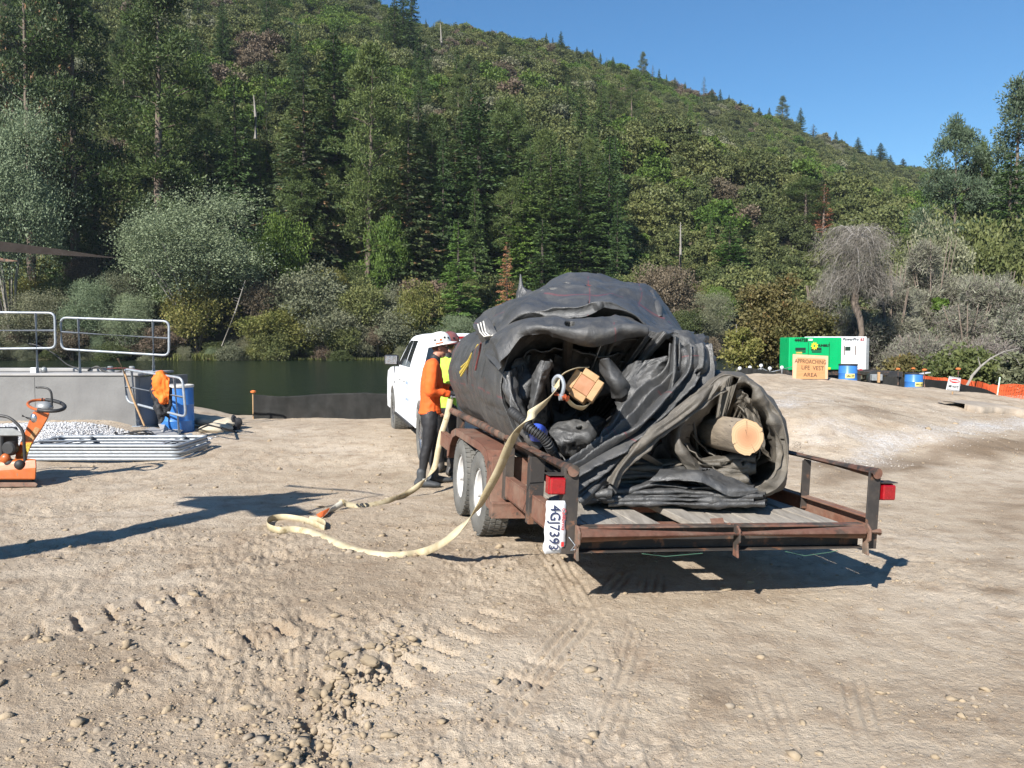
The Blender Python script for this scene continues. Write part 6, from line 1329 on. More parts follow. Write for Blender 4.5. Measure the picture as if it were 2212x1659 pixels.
    for k, (t, z, c_) in enumerate(((-2.0, .06, 'ink_black'), (-1.5, .05, 'orange_paint'), (-1.1, .065, 'ink_black'), (-.7, .05, 'ink_black'), (1.2, .06, 'ink_black'))):
        r = float(np.interp(z, [.018, .055, .095], [.137, .131, .113])); mb = MB(hx); c_0 = Vector((r * 1.07 * math.cos(t), r * .91 * math.sin(t), z)); nn = Vector((math.cos(t), math.sin(t), .35)).normalized(); tt = Vector((-math.sin(t), math.cos(t), 0)); mb.obox(c_0, tt * .014, nn * .002, nn.cross(tt) * .012); mb.build('sticker', M[c_], ht, bevel=.0015)
    mb = MB(hx); mb.obox((-.02, -.124, .014), (.045, -.004, 0), (0, .002, 0), (0, 0, .006)); mb.build('hat_stripe', M['orange_paint'], ht)
    return o, so_, xf
J1 = dict(pel=(-.02, 0, .93), hem=(-.01, 0, .88), waist=(0, 0, 1.06), chest=(.02, 0, 1.32), neck=(.055, 0, 1.52), chin=(.095, 0, 1.60), top=(.10, 0, 1.70), head=(.115, 0, 1.655),
          shR=(.0, -.185, 1.44), elR=(-.03, -.245, 1.14), wrR=(.21, -.16, 1.11), haR=(1, .15, .05), shL=(.03, .185, 1.43), elL=(.14, .25, 1.17), wrL=(.30, .12, 1.16), haL=(1, -.1, .05),
          hipR=(-.02, -.105, .76), knR=(-.05, -.11, .49), anR=(-.13, -.12, .10), hipL=(-.02, .105, .76), knL=(.05, .11, .48), anL=(.05, .12, .10), toeR=(1, -.25, 0), toeL=(1, .1, 0), tilt=.22)
b1 = on(930, 1048, 0); b1.y = 9.62; b1.x = (930 - CX) / F * 9.62; b1.z = gz(b1.x, b1.y)
pr1, sh1, xf1 = person('person in orange long sleeved shirt, black leggings and white hard hat holding a yellow strap', b1, math.radians(12), M['orange_shirt'], J1, M['hat_white'], M['boot_grey'])
mb = MB(xf1); mb.obox((-.13 + .03, -.12 - .055, .095), (.022, .004, 0), (0, .003, 0), (0, 0, .016)); mb.build('boot_patch', M['white_stripe'], [c for c in pr1.children if c.name.startswith('boot')][0])
J2 = dict(J1); J2.update(shR=(.02, -.19, 1.43), elR=(.12, -.26, 1.16), wrR=(.34, -.16, 1.12), anR=(-.05, -.12, .10), knR=(.0, -.11, .49), anL=(.10, .14, .10), tilt=.1, toeR=(1, -.1, 0))
y2 = 10.3; b2 = Vector(((961 - CX) / F * y2, y2, gz((961 - CX) / F * y2, y2)))
person('person in lime green shirt and dark red hard hat behind the one in orange', b2, math.radians(62), M['lime_shirt'], J2, M['hat_red'], M['boot_brown'])
# small clamp in their hands
cl_ = MB(); p = at(985, 857, 9.45); cl_.lathe([(.012, -.06), (.012, .06)], p, (1, .2, .1), 10); cl_.lathe([(.022, -.065), (.022, -.045)], p, (1, .2, .1), 10); cl_.lathe([(.022, .045), (.022, .06)], p, (1, .2, .1), 10)
tag(cl_.build('turnbuckle', M['chrome'], None, True), 'bright steel turnbuckle held between the gloves and the tarp roll', 'tool')

# ------------------------------------------------------------------ left side: concrete wall, railings, barrel
cw = thing('concrete_wall', 'grey cast concrete wall with a pale top edge behind the gravel', 'wall', at(150, 915, 14.4))
mb = MB(); x0 = at(-420, 812, 14.4).x; x1 = at(353, 812, 14.4).x; zt = at(100, 812, 14.4).z
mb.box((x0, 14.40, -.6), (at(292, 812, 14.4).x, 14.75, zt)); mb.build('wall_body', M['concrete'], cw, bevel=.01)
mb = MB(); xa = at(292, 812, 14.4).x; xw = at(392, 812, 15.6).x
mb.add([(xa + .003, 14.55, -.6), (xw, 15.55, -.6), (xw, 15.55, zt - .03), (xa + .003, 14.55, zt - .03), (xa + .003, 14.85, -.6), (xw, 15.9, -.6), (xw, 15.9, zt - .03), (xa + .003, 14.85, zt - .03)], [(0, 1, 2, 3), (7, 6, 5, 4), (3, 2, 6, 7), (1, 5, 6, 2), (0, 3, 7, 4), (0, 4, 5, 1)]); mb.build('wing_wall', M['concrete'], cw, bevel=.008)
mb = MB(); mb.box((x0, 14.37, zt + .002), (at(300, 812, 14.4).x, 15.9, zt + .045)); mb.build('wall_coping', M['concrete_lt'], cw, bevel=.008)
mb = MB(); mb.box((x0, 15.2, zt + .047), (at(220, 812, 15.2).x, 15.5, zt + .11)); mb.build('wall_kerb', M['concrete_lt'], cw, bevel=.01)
for px in (-200, 75): mb = MB(); xx = at(px, 860, 14.4).x; mb.box((xx, 14.394, -.3), (xx + .006, 14.3985, zt - .01)); mb.build('form_joint', M['concrete'], cw)
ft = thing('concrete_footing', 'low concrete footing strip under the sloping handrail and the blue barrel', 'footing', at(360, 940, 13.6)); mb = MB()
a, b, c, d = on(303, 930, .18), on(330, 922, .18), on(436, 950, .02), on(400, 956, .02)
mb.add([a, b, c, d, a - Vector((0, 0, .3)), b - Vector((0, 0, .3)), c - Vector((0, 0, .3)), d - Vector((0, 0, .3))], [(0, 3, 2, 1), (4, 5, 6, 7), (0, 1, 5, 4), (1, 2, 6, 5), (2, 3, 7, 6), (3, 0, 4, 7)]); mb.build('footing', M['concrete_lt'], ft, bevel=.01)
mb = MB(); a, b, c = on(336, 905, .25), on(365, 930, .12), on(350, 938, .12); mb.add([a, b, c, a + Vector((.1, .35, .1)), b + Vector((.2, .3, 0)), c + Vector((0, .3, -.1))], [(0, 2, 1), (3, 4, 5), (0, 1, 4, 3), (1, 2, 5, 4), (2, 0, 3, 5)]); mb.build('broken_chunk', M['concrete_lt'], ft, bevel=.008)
def rr_path(c4, r, n=4):
    """closed rounded loop through four corner points"""
    out = []
    for i in range(4):
        p, a, b = Vector(c4[i]), Vector(c4[i - 1]), Vector(c4[(i + 1) % 4]); da = (a - p).normalized() * r; db = (b - p).normalized() * r
        for k in range(n + 1): t = k / n; out.append(p + da * (1 - t) ** 2 + db * t ** 2)
    return out
def railing(label, c4, posts, mids, r=.021, feet=True, mat='galv', D=None):
    o = thing('handrail', label, 'handrail', posts[0][1] if posts else c4[3], None)
    mb = MB(); mb.tube(rr_path(c4, .11), r, 10, closed=True); mb.build('rail_frame', M[mat], o, True)
    for a, b in mids: mb = MB(); mb.tube([a, b], r * .92, 10); mb.build('mid_rail', M[mat], o, True)
    for a, b in posts:
        mb = MB(); mb.tube([a, b], r * 1.05, 10); mb.build('post', M[mat], o, True)
        if feet: mb = MB(); mb.box((b.x - .075, b.y - .055, b.z - .002), (b.x + .075, b.y + .055, b.z + .012)); mb.tube([b + Vector((0, 0, .012)), b + Vector((0, 0, .11))], .034, 10); mb.build('post_base', M[mat], o, True)
    return o
D_ = 14.62
A = lambda x, y: at(x, y, D_)
railing('galvanised handrail panel on the wall top, right of the gap, with both ends visible', [A(131, 686), A(365, 694), A(365, 768), A(133, 754)], [(A(169, 687), A(173, 808)), (A(330, 692), A(332, 803))], [(A(132, 717), A(365, 731))])
railing('galvanised handrail panel on the wall top running out of the left edge', [A(-260, 672), A(118, 676), A(120, 752), A(-260, 756)], [(A(77, 676), A(81, 808)), (A(-120, 674), A(-112, 806))], [(A(-260, 714), A(118, 714))])
Bq = lambda x, y, d: at(x, y, d)
railing('sloping galvanised handrail with an orange vest hanging over it', [Bq(267, 797, 13.9), Bq(394, 817, 13.3), Bq(402, 901, 13.3), Bq(275, 868, 13.9)], [(Bq(284, 801, 13.85), Bq(297, 921, 13.85)), (Bq(376, 815, 13.4), Bq(388, 943, 13.4))], [(Bq(271, 835, 13.9), Bq(396, 858, 13.3))])
# bits on the wall top
M['pipe_grey'] = simple('grey_fitting', (.34, .35, .35), (.25, .26, .26), 9, .5, .3)
mb = MB(); mb.obox(at(75, 802, 14.7), (.06, 0, 0), (0, .05, 0), (0, 0, .07)); tag(mb.build('junction_box', M['plate_white'], None, bevel=.01), 'small white box on the wall top beside the left handrail post', 'box')
mb = MB(); ellip(mb, at(95, 799, 14.7), (.055, .055, .055), 14, 10); mb.tube([at(95, 799, 14.7), at(104, 806, 14.7)], .02, 8); tag(mb.build('round_fitting', M['pipe_grey'], None, True), 'round grey pipe fitting on the wall top near the left handrail post', 'fitting')
for px, lab in ((238, 'short capped pipe stub on the wall top, the left one of two'), (285, 'short capped pipe stub on the wall top nearest the sloping handrail')):
    p = at(px, 800, 15.1); mb = MB(); mb.lathe([(.075, -.10), (.075, 0), (.05, .005), (.05, .07), (.04, .08)], p, (0, 0, 1), 16); tag(mb.build('pipe_stub', M['pipe_grey'], None, True), lab, 'pipe')
for i, (pts, lab, m_) in enumerate((([(60, 742), (86, 748), (118, 765), (150, 790), (190, 796), (230, 794)], 'black cable sagging from the left handrail to the wall top', 'rubber_dark'), ([(230, 797), (262, 795), (300, 800), (322, 806)], 'red cable lying on the wall top beside the right handrail post', 'cord_red'), ([(190, 800), (210, 792), (222, 800), (240, 806), (262, 802)], 'black hose end lying on the wall top', 'rubber_dark'))):
    mb = MB(); mb.tube([Vector(q) for q in catmull([list(at(x, y, 14.8)) for x, y in pts], 24)], .012 if i != 2 else .02, 6); tag(mb.build('cable', M[m_], None, True), lab, 'cable')
def barrel(label, p, r=.29, h=.88, mat='barrel_blue', lid=True, group=None):
    o = thing('barrel', label, 'barrel', p, group); mb = MB(); mb.lathe([(r * .96, 0), (r, .02), (r, .27), (r * 1.025, .285), (r, .30), (r, .57), (r * 1.025, .585), (r, .60), (r * .99, h - .03), (r * .95, h)], p, (0, 0, 1), 32); mb.build('drum', M[mat], o, True)
    mb = MB(); mb.lathe([(r * 1.03, h - .035), (r * 1.04, h - .005), (r * 1.0, h + .012), (r * .93, h + .004)], p, (0, 0, 1), 32); mb.build('lid_ring', M['rubber_dark'] if lid else M['white_stripe'], o, True)
    return o
p = at(384, 940, 14.9)
barrel('blue plastic barrel standing behind the sloping handrail with the vest', p, .292, .93, lid=False)
# vest and wetsuit hanging over the rail
def cloth_thing(name, label, cat, rows, nu, nv, mat, wr):
    P = dense(rows, nu, nv); o = thing(name, label, cat, Vector(P[-1, nv // 2])); grid_mesh('cloth', P, mat, o, False, .012, wr=wr, flip_to=CAMP); return o
M['orange_hiviz'] = simple('orange_hiviz_cloth', (.95, .20, .02), (.85, .15, .015), 5, .8, spots=((.75, .62, .08), .66, 7))
cloth_thing('safety_vest', 'bright orange safety vest draped over the sloping handrail', 'vest', [[(338, 812, 13.75), (350, 808, 13.75), (364, 812, 13.7)], [(332, 826, 13.45), (347, 810, 13.42), (366, 820, 13.42)], [(329, 845, 13.42), (343, 840, 13.35), (364, 850, 13.36)], [(345, 862, 13.46), (352, 872, 13.38), (363, 872, 13.40)]], 50, 40, M['orange_hiviz'], [(.05, 5, 5, 170), (.02, 12, 12, 171)])
cloth_thing('wetsuit', 'black wetsuit hanging over the sloping handrail beside the orange vest', 'wetsuit', [[(326, 838, 13.5), (340, 826, 13.46), (352, 830, 13.44), (372, 838, 13.5)], [(330, 862, 13.46), (342, 860, 13.40), (354, 866, 13.42), (371, 868, 13.48)], [(334, 885, 13.48), (344, 888, 13.41), (356, 890, 13.44), (366, 892, 13.50)], [(342, 912, 13.50), (347, 914, 13.45), (356, 900, 13.48), (368, 906, 13.52)]], 50, 40, M['black_cloth'], [(.06, 4, 5, 172), (.02, 12, 10, 173)])
# wooden handle leaning on the rail
mb = MB(); mb.tube([at(254, 774, 13.8), at(270, 808, 13.8), at(290, 868, 13.75), at(312, 920, 13.7)], [.016, .018, .018, .016], 8); tag(mb.build('tool_handle', M['timber'], None, True), 'pale wooden tool handle leaning against the sloping handrail', 'handle')
# stacked railing panels
for i in range(5):
    z = .028 + .049 * i; nx_ = .02 * (i % 2); base = on(76, 1003, 0); r_ = random.Random(i); dx = r_.uniform(-.02, .03); dy = r_.uniform(-.02, .02) + .035 * (4 - i) * .2
    gx, gy = base.x + dx, 11.32 + dy; L = 2.02; Wd = 1.06; zz = gz(-5.4, 11.8) + z
    c4 = [Vector((gx - .25, gy + Wd, zz)), Vector((gx + L, gy + Wd + .06, zz)), Vector((gx + L, gy, zz)), Vector((gx - .25, gy, zz))]
    pp = [(Vector((gx + .28, gy - .0, zz + .002)), Vector((gx + .24, gy + Wd + .32, zz + .002))), (Vector((gx + L - .30, gy, zz + .002)), Vector((gx + L - .36, gy + Wd + .30, zz + .002)))]
    lab = ['lowest', 'second lowest', 'middle', 'second highest', 'topmost'][i]
    o = railing('%s galvanised railing panel in the flat stack on the dirt' % lab, c4, pp, [(Vector((gx - .25, gy + .53, zz)), Vector((gx + L, gy + .55, zz)))], .0245, False, 'galv'); o['group'] = 'railing panels stacked flat on the dirt'; o.name = 'railing_panel'; o['category'] = 'railing panel'
mb = MB(); 
for k in range(5): c = on(283 + 2 * k, 942 + (k % 3), .12); mb.tube([c + Vector((math.cos(a) * (.24 + .02 * k), math.sin(a) * (.16 + .02 * k), .03 * math.sin(a * 3 + k) + .012 * k)) for a in np.linspace(0, 6.28, 22)], .010, 5, closed=False)
mb.tube([Vector(q) for q in catmull([list(on(x, y, .1)) for x, y in ((300, 945), (330, 947), (360, 952), (385, 950), (410, 958))], 24)], .010, 5)
tag(mb.build('cable_coil', M['rubber_dark'], None, True), 'loosely coiled black cable lying on the white gravel', 'cable')
# sand bags
for i, (px, py, sx, lab) in enumerate(((450, 925, 34, 'tan sandbag lying on the river bank behind the barrel, the upper left one'), (486, 930, 28, 'tan sandbag with black straps, right one of the pair behind the barrel'), (462, 934, 36, 'flattened tan sandbag under the other two'))):
    p = on(px, py, .05); mb = MB(); w_ = sx / F * p.y; f = lambda d, i=i: 1 + .12 * math.sin(d.x * 5 + i) * math.cos(d.y * 4); ellip(mb, p + Vector((0, .1, .06 if i == 2 else .13)), (w_, .26, .10), 22, 12, f); tag(mb.build('sandbag', M['tan_bag'], None, True), lab, 'sandbag', 'sandbags on the river bank')
mb = MB(); mb.tube([on(424, 930, .1), on(450, 918, .33), on(480, 925, .30), on(505, 932, .1), on(530, 938, .05)], .018, 6); tag(mb.build('tie_strap', M['black_cloth'], None, True), 'black strap lying over the sandbags', 'strap')
mb = MB(); ellip(mb, on(503, 925, .1) + Vector((0, .1, .06)), (.13, .12, .16), 12, 10, lambda d: 1 + .2 * math.sin(7 * d.x + 3 * d.z)); tag(mb.build('black_bag', M['black_cloth'], None, True), 'crumpled black bag beside the sandbags', 'bag')
# silt fence by the river
def silt(label, pts, D, h, name='silt_fence', posts=(), mat=None, amp=.03, drop=.35, seed=1, stake=None):
    n = 90; P = catmull([[at(x, yb, d).x, d, at(x, yb, d).z] for x, yb, d in pts], n); top = P.copy(); hh = np.interp(np.linspace(0, 1, n), np.linspace(0, 1, len(h)), h); top[:, 2] += hh; mid_ = (P + top) / 2; bot = P.copy(); bot[:, 2] -= drop
    G_ = np.stack([top, mid_, bot], 0); G_ = catmull(G_, 14); x = np.linspace(0, 1, n) * (abs(P[-1, 0] - P[0, 0]) + abs(P[-1, 1] - P[0, 1]))
    G_[:, :, 1] += amp * fbm(x[None, :] * 2.5 + 0 * G_[:, :, 0], G_[:, :, 2] * 1.2, oct=3, seed=seed); G_[0, :, 2] += .02 * fbm(x * 2, x * 0, oct=2, seed=seed)
    o = thing(name, label, 'fence', Vector(P[0])); grid_mesh('fabric', G_, mat or M['silt_black'], o, False, .006)
    for px, yt, yb, d in posts: mb = MB(); mb.obox((at(px, (yt + yb) / 2, d)), (.02, 0, 0), (0, .02, 0), (0, 0, (yb - yt) / 2 / F * d)); mb.build('stake', stake or M['timber'], o)
    return o
silt('black silt fence along the river bank left of the pickup', [(549, 920, 17.0), (620, 921, 17.0), (700, 918, 17.0), (780, 912, 17.0), (850, 908, 17.0), (960, 908, 17.1)], 17, [.68, .64, .66, .62, .56, .52], posts=((548, 846, 922, 17.03), (779, 853, 915, 17.05), (660, 866, 920, 17.05)), amp=.06)
mb = MB(); mb.lathe([(.055, 0), (.06, .03), (.02, .05)], at(547, 848, 17.0), (0, 0, 1), 12); M['cap_orange'] = simple('orange_cap', (.75, .20, .05), None, 9, .5); tag(mb.build('post_cap', M['cap_orange'], None, True), 'orange safety cap on the left end stake of the silt fence by the river', 'cap')

# ------------------------------------------------------------------ orange plate compactor at the left edge
cm = thing('plate_compactor', 'orange vibrating plate compactor with a loop handle at the left edge', 'plate compactor', on(20, 1048, 0))
Dc = 9.75; C = lambda x, y, d=0: at(x, y, Dc + d)
sc = Dc / F
mb = MB(); mb.prism([(-90, 1042), (76, 1042), (82, 1046), (78, 1052), (-86, 1053)], lambda a, b, d: C(a, b, d), -.28, .28); mb.build('base_plate', M['rust_rail'], cm, bevel=.006)
mb = MB(); sec_ = [((-80, 1036), (77, 1036), .26), ((-75, 1020), (79, 1008), .25), ((-50, 1000), (78, 992), .20), ((-30, 996), (60, 990), .16)]
vs = []
for a, b, dd in sec_: vs += [C(a[0], a[1], -dd), C(b[0], b[1], -dd), C(b[0], b[1], dd), C(a[0], a[1], dd)]
mb.add(vs, [(i * 4 + k, i * 4 + (k + 1) % 4, i * 4 + 4 + (k + 1) % 4, i * 4 + 4 + k) for i in range(3) for k in range(4)] + [(0, 3, 2, 1), (12, 13, 14, 15)]); mb.build('base_shroud', M['orange_paint'], cm, bevel=.012)
mb = MB(); mb.prism([(-60, 1034), (60, 1034), (74, 1041), (-70, 1041)], lambda a, b, d: C(a, b, d), -.2, .2); mb.build('exciter_underside', M['rubber_dark'], cm)
# curved column
mb = MB(); left = [(30, 998), (36, 975), (48, 948), (58, 922), (66, 902), (72, 888)]; right = [(56, 1000), (62, 975), (76, 948), (92, 925), (103, 905), (108, 892)]
mb.prism(left + right[::-1], lambda a, b, d: C(a, b, d), -.06, .06); mb.build('handle_column', M['orange_paint'], cm, bevel=.012)
mb = MB(); mb.prism([(44, 985), (58, 985), (68, 956), (58, 956)], lambda a, b, d: C(a, b, d), -.0635, -.0605); mb.build('warning_label', simple('yellow_label', (.75, .55, .05), (.08, .06, .02), 90, .5), cm)
mb = MB(); mb.prism([(60, 950), (72, 950), (86, 926), (76, 922)], lambda a, b, d: C(a, b, d), -.0635, -.0605); mb.build('side_label', simple('worn_dark_label', (.22, .10, .05), (.5, .3, .12), 90, .5), cm)
ring_ = [(100 + 40 * math.cos(t), 876 + 12 * math.sin(t) + 3 * math.cos(t)) for t in np.linspace(0, 2 * math.pi, 29)[:-1]]
mb = MB(); dp = [-.20 * math.sin(t) for t in np.linspace(0, 2 * math.pi, 29)[:-1]]; pts = [C(x, y, d) for (x, y), d in zip(ring_, dp)]; mb.tube(pts, .017, 10, closed=True); mb.build('loop_handle', M['orange_paint'], cm, True)
mb = MB(); mb.tube([pts[k % 28] + Vector((0, 0, .002)) for k in range(-8, 10)], .023, 10); mb.build('handle_grip', M['rubber_dark'], cm, True)
mb = MB(); ellip(mb, C(96, 880), (.10, .09, .075), 16, 10); mb.build('control_head', M['pipe_grey'], cm, True)
mb = MB(); mb.tube([Vector(q) for q in catmull([list(C(*p)) for p in ((78, 837), (92, 837), (104, 840), (111, 850), (112, 876))], 18)], .013, 8); mb.build('lever', M['rubber_dark'], cm, True)
mb = MB(); ellip(mb, C(76, 903, -.03), (.055, .05, .07), 12, 8); mb.build('cover', M['chrome'], cm, True)
mb = MB(); mb.tube([C(48, 898, -.08), C(60, 903, -.07), C(72, 906, -.06)], .012, 8); mb.build('throttle_lever', M['rubber_dark'], cm, True)
mb = MB(); mb.obox(C(-10, 955), (.19, 0, 0), (0, .16, 0), (0, 0, .17)); mb.obox(C(-60, 940), (.12, 0, 0), (0, .12, 0), (0, 0, .14)); mb.lathe([(.08, -.05), (.09, .0), (.085, .06)], C(22, 968, -.16), (0, 1, 0), 16); eng = mb.build('engine', M['rubber_dark'], cm, bevel=.02)
mb = MB(); mb.prism([(-60, 925), (30, 925), (48, 935), (50, 942), (-60, 942)], lambda a, b, d: C(a, b, d), -.17, .17); mb.build('engine_cover', M['pipe_grey'], cm, bevel=.01)
for d in (-.2, .2): mb = MB(); mb.tube([Vector(q) for q in catmull([list(C(x, y, d)) for x, y in ((-70, 1000), (-70, 905), (-40, 897), (0, 898), (24, 905), (48, 930), (52, 960), (54, 1000))], 30)], .018, 8); mb.build('roll_bar', M['rubber_dark'], cm, True)
for (x, y, d) in ((12, 990, -.2), (20, 1000, -.18), (42, 1004, -.24)): mb = MB(); ellip(mb, C(x, y, d), (.06, .05, .06), 12, 8); mb.build('rubber_mount' if x != 12 else 'belt_cover', M['orange_paint'] if x == 12 else M['rubber_dark'], cm, True)
# dark beam edges reaching in from the left
rb = thing('roof_edge', 'long dark tapering blade like roof edge reaching in from the left edge', 'roof edge', at(-20, 535, 22.0)); mb = MB()
mb.prism([(-500, 470), (0, 521), (120, 537), (258, 558), (120, 551), (0, 543), (-500, 515)], lambda a, b, d: at(a, b, 22.0 + d), 0, .5); mb.build('upper_blade', simple('dark_brown_skin', (.018, .014, .012), (.028, .022, .019), 3, .8, spec=.2), rb)
mb = MB(); mb.prism([(-500, 553), (0, 557), (40, 564), (0, 566), (-500, 575)], lambda a, b, d: at(a, b, 23.2 + d), 0, .5); mb.build('lower_blade', M['rust_rail'], rb)
# mast out of view: a guess, added and shaped to cast the crossed shadow
mz = thing('shadow_caster', 'guessed pole with crossed arms, added unseen beyond the left edge to cast its shadow', 'shadow_caster', (-6.9, 3.0, 0)); EOFM = None
kx, ky, kz = ldir.x, ldir.y, ldir.z
def lift(px, py, h): g_ = on(px, py, 0); return Vector((g_.x - kx / -kz * h, g_.y - ky / -kz * h, h))
S_ = lambda x, y: (x * .4884, 1026 + y * .4415)
mb = MB(); mb.tube([lift(-340, 1240, .0), lift(-50, 1205, 2.4), lift(250, 1160, 2.8), lift(440, 1118, 3.1), lift(520, 1098, 3.2), lift(640, 1062, 3.35)], [.28, .25, .21, .17, .14, .04], 10); mb.build('caster_boom', M['black_steel'], mz, True)
for a in (((385, 1088, 3.1), (430, 1083, 3.1), (520, 1098, 3.15), (600, 1090, 3.2), (700, 1080, 3.2)), ((400, 1076, 3.2), (520, 1078, 3.2), (640, 1073, 3.2), (735, 1068, 3.2)), ((520, 1098, 3.1), (600, 1106, 3.1), (690, 1118, 3.1)), ((620, 1049, 3.3), (720, 1058, 3.3), (830, 1072, 3.3)), ((640, 1118, 3.1), (720, 1095, 3.15), (830, 1072, 3.2))):
    mb = MB(); mb.tube([lift(*q) for q in a], [.03] + [.17 if a[0][0] in (385, 520, 400) else .02] * (len(a) - 2) + [.012], 8); mb.build('caster_arm', M['black_steel'], mz, True)

# ------------------------------------------------------------------ right side, on and behind the mound
def hit(px, py):
    """where the sight line through a pixel meets the terrain"""
    d = at(px, py, 1.0) - Vector((0, 0, CAMH)); ys = np.linspace(4, 60, 2300); X = d.x * ys; Z = CAMH + d.z * ys; t = terrain(X, ys, False)
    i = np.argmax(Z < t); return Vector((X[i], ys[i], t[i]))
M['gen_green'] = simple('green_machine_paint', (.0, .42, .13), (.0, .36, .11), 1.5, .35, coat=.2)
M['gen_white'] = simple('white_machine_paint', (.78, .78, .77), (.70, .70, .69), 2, .4)
M['grille'] = simple('dark_grille', (.02, .05, .03), (.01, .02, .015), 60, .6)
def generator(label, tl, br, D, depth, mat, name='generator'):
    a = at(*tl, D); b = at(*br, D); o = thing(name, label, 'generator', Vector(((a.x + b.x) / 2, D, gz((a.x + b.x) / 2, D))))
    skew = .18
    def fx(x, y, z): return Vector((x, D + (x - a.x) * skew + y, z))
    mb = MB(lambda p: fx(*p)); mb.box((a.x, 0, b.z), (b.x, depth, a.z)); mb.build('housing', mat, o, bevel=.03); return o, fx, a, b
g1, fx, a, b = generator('green trailer mounted generator behind the plywood sign', (1705, 729), (1826, 800), 34, 1.2, M['gen_green'])
W_ = b.x - a.x; H_ = a.z - b.z
for (u0, u1) in ((.07, .36), (.37, .76)):
    mb = MB(lambda p: fx(*p)); mb.box((a.x + W_ * u0, -.012, b.z + H_ * .10), (a.x + W_ * u1, -.0, a.z - H_ * .14)); dr = mb.build('door', M['gen_green'], g1, bevel=.006)
    mb = MB(lambda p: fx(*p)); mb.box((a.x + W_ * (u0 + .045), -.022, a.z - H_ * .40), (a.x + W_ * (u0 + .24), -.013, a.z - H_ * .31)); mb.box((a.x + W_ * (u0 + .06), -.022, a.z - H_ * .46), (a.x + W_ * (u0 + .24), -.0135, a.z - H_ * .42)); mb.build('louvre', M['grille'], dr)
    mb = MB(lambda p: fx(*p)); mb.box((a.x + W_ * (u1 - .002), -.02, b.z + H_ * .1), (a.x + W_ * (u1 + .004), -.001, a.z - H_ * .14)); mb.build('door_gap', M['grille'], g1)
text_obj('444728', .20, M['ink_black'], fx(a.x + W_ * .22, -.03, a.z - H_ * .08), fx(1, 0, 0) - fx(0, 0, 0), up, g1, 'unit_number', .003, bold=.004)
text_obj('SUNBELT', .13, M['ink_black'], fx(a.x + W_ * .655, -.03, a.z - H_ * .245), fx(1, 0, 0) - fx(0, 0, 0), up, g1, 'maker_lettering', .003, bold=.004)
M['sun_yellow'] = simple('yellow_print', (.85, .62, .04), None, 9, .5)
mb = MB(); c = fx(a.x + W_ * .475, -.03, a.z - H_ * .26); xd = (fx(1, 0, 0) - fx(0, 0, 0)).normalized()
pts = [];
for k in range(36): t = 6.283 * k / 36; r = .17 if (k // 2) % 2 else .125; pts.append(c + xd * r * math.cos(t) + up * r * math.sin(t))
ins = [c + xd * .05 * math.cos(6.283 * k / 36) + up * .05 * math.sin(6.283 * k / 36) for k in range(36)]
mb.add(pts + ins, [(k, (k + 1) % 36, 36 + (k + 1) % 36, 36 + k) for k in range(36)]); mb.build('sun_emblem', M['sun_yellow'], g1)
mb = MB(lambda p: fx(*p)); mb.box((a.x + W_ * .36, -.03, a.z - H_ * .10), (a.x + W_ * .44, -.001, a.z - H_ * .04)); mb.build('label_plate', M['plate_white'], g1)
mb = MB(lambda p: fx(*p)); mb.box((a.x + W_ * .70, -.03, b.z + H_ * .02), (a.x + W_ * .79, -.001, b.z + H_ * .08)); mb.build('yellow_label', M['sun_yellow'], g1)
mb = MB(lambda p: fx(*p)); mb.box((a.x - .1, .1, b.z - .22), (b.x + .3, depth_ if False else 1.1, b.z - .002)); mb.build('chassis', M['black_steel'], g1)
for uu in (.12, .6):
    mb = MB(); c = fx(a.x + W_ * uu, .0, b.z - .38); mb.lathe([(.18, -.1), (.33, -.1), (.34, 0), (.33, .1), (.18, .1)], c, (.0, 1, 0), 20); mb.build('wheel', M['rubber_dark'], g1, True)
g2, fx, a, b = generator('white trailer mounted generator behind the green one', (1759, 727), (1881, 800), 37.5, 1.3, M['gen_white']); W_ = b.x - a.x; H_ = a.z - b.z
for u0 in (.50, .72): mb = MB(lambda p: fx(*p)); mb.box((a.x + W_ * u0, -.014, b.z + H_ * .08), (a.x + W_ * (u0 + .2), 0, a.z - H_ * .16)); mb.build('door', M['gen_white'], g2, bevel=.006)
mb = MB(lambda p: fx(*p)); mb.box((a.x + W_ * .585, -.02, a.z - H_ * .42), (a.x + W_ * .685, -.0145, a.z - H_ * .30)); mb.build('louvre', M['grille'], g2)
for u0 in (.56, .77): mb = MB(lambda p: fx(*p)); mb.box((a.x + W_ * u0, -.02, b.z + H_ * .45), (a.x + W_ * (u0 + .018), -.0145, b.z + H_ * .72)); mb.build('rust_streak', M['rust_rail'], g2)
text_obj('PowerPro', .20, M['ink_black'], fx(a.x + W_ * .68, -.03, a.z - H_ * .075), fx(1, 0, 0) - fx(0, 0, 0), up, g2, 'maker_lettering', .003, shear=.3)
text_obj('65', .22, M['ink_red'], fx(a.x + W_ * .90, -.03, a.z - H_ * .08), fx(1, 0, 0) - fx(0, 0, 0), up, g2, 'model_number', .003, shear=.3)
mb = MB(lambda p: fx(*p)); mb.box((b.x + .003, .05, b.z), (b.x + .16, 1.2, a.z - .08)); mb.build('rear_panel', M['pipe_grey'], g2, bevel=.02)
mb = MB(lambda p: fx(*p)); mb.box((a.x - .1, .1, b.z - .22), (b.x + 1.4, 1.1, b.z - .002)); mb.build('chassis', M['black_steel'], g2)
for uu in (.4, .75): mb = MB(); c = fx(a.x + W_ * uu, 0, b.z - .4); mb.lathe([(.18, -.1), (.33, -.1), (.34, 0), (.33, .1), (.18, .1)], c, (.0, 1, 0), 20); mb.build('wheel', M['rubber_dark'], g2, True)
mb = MB(); ellip(mb, at(1859, 804, 34), (.14, .06, .14), 14, 8); mb.build('tail_light', M['red_lens'], g2, True)
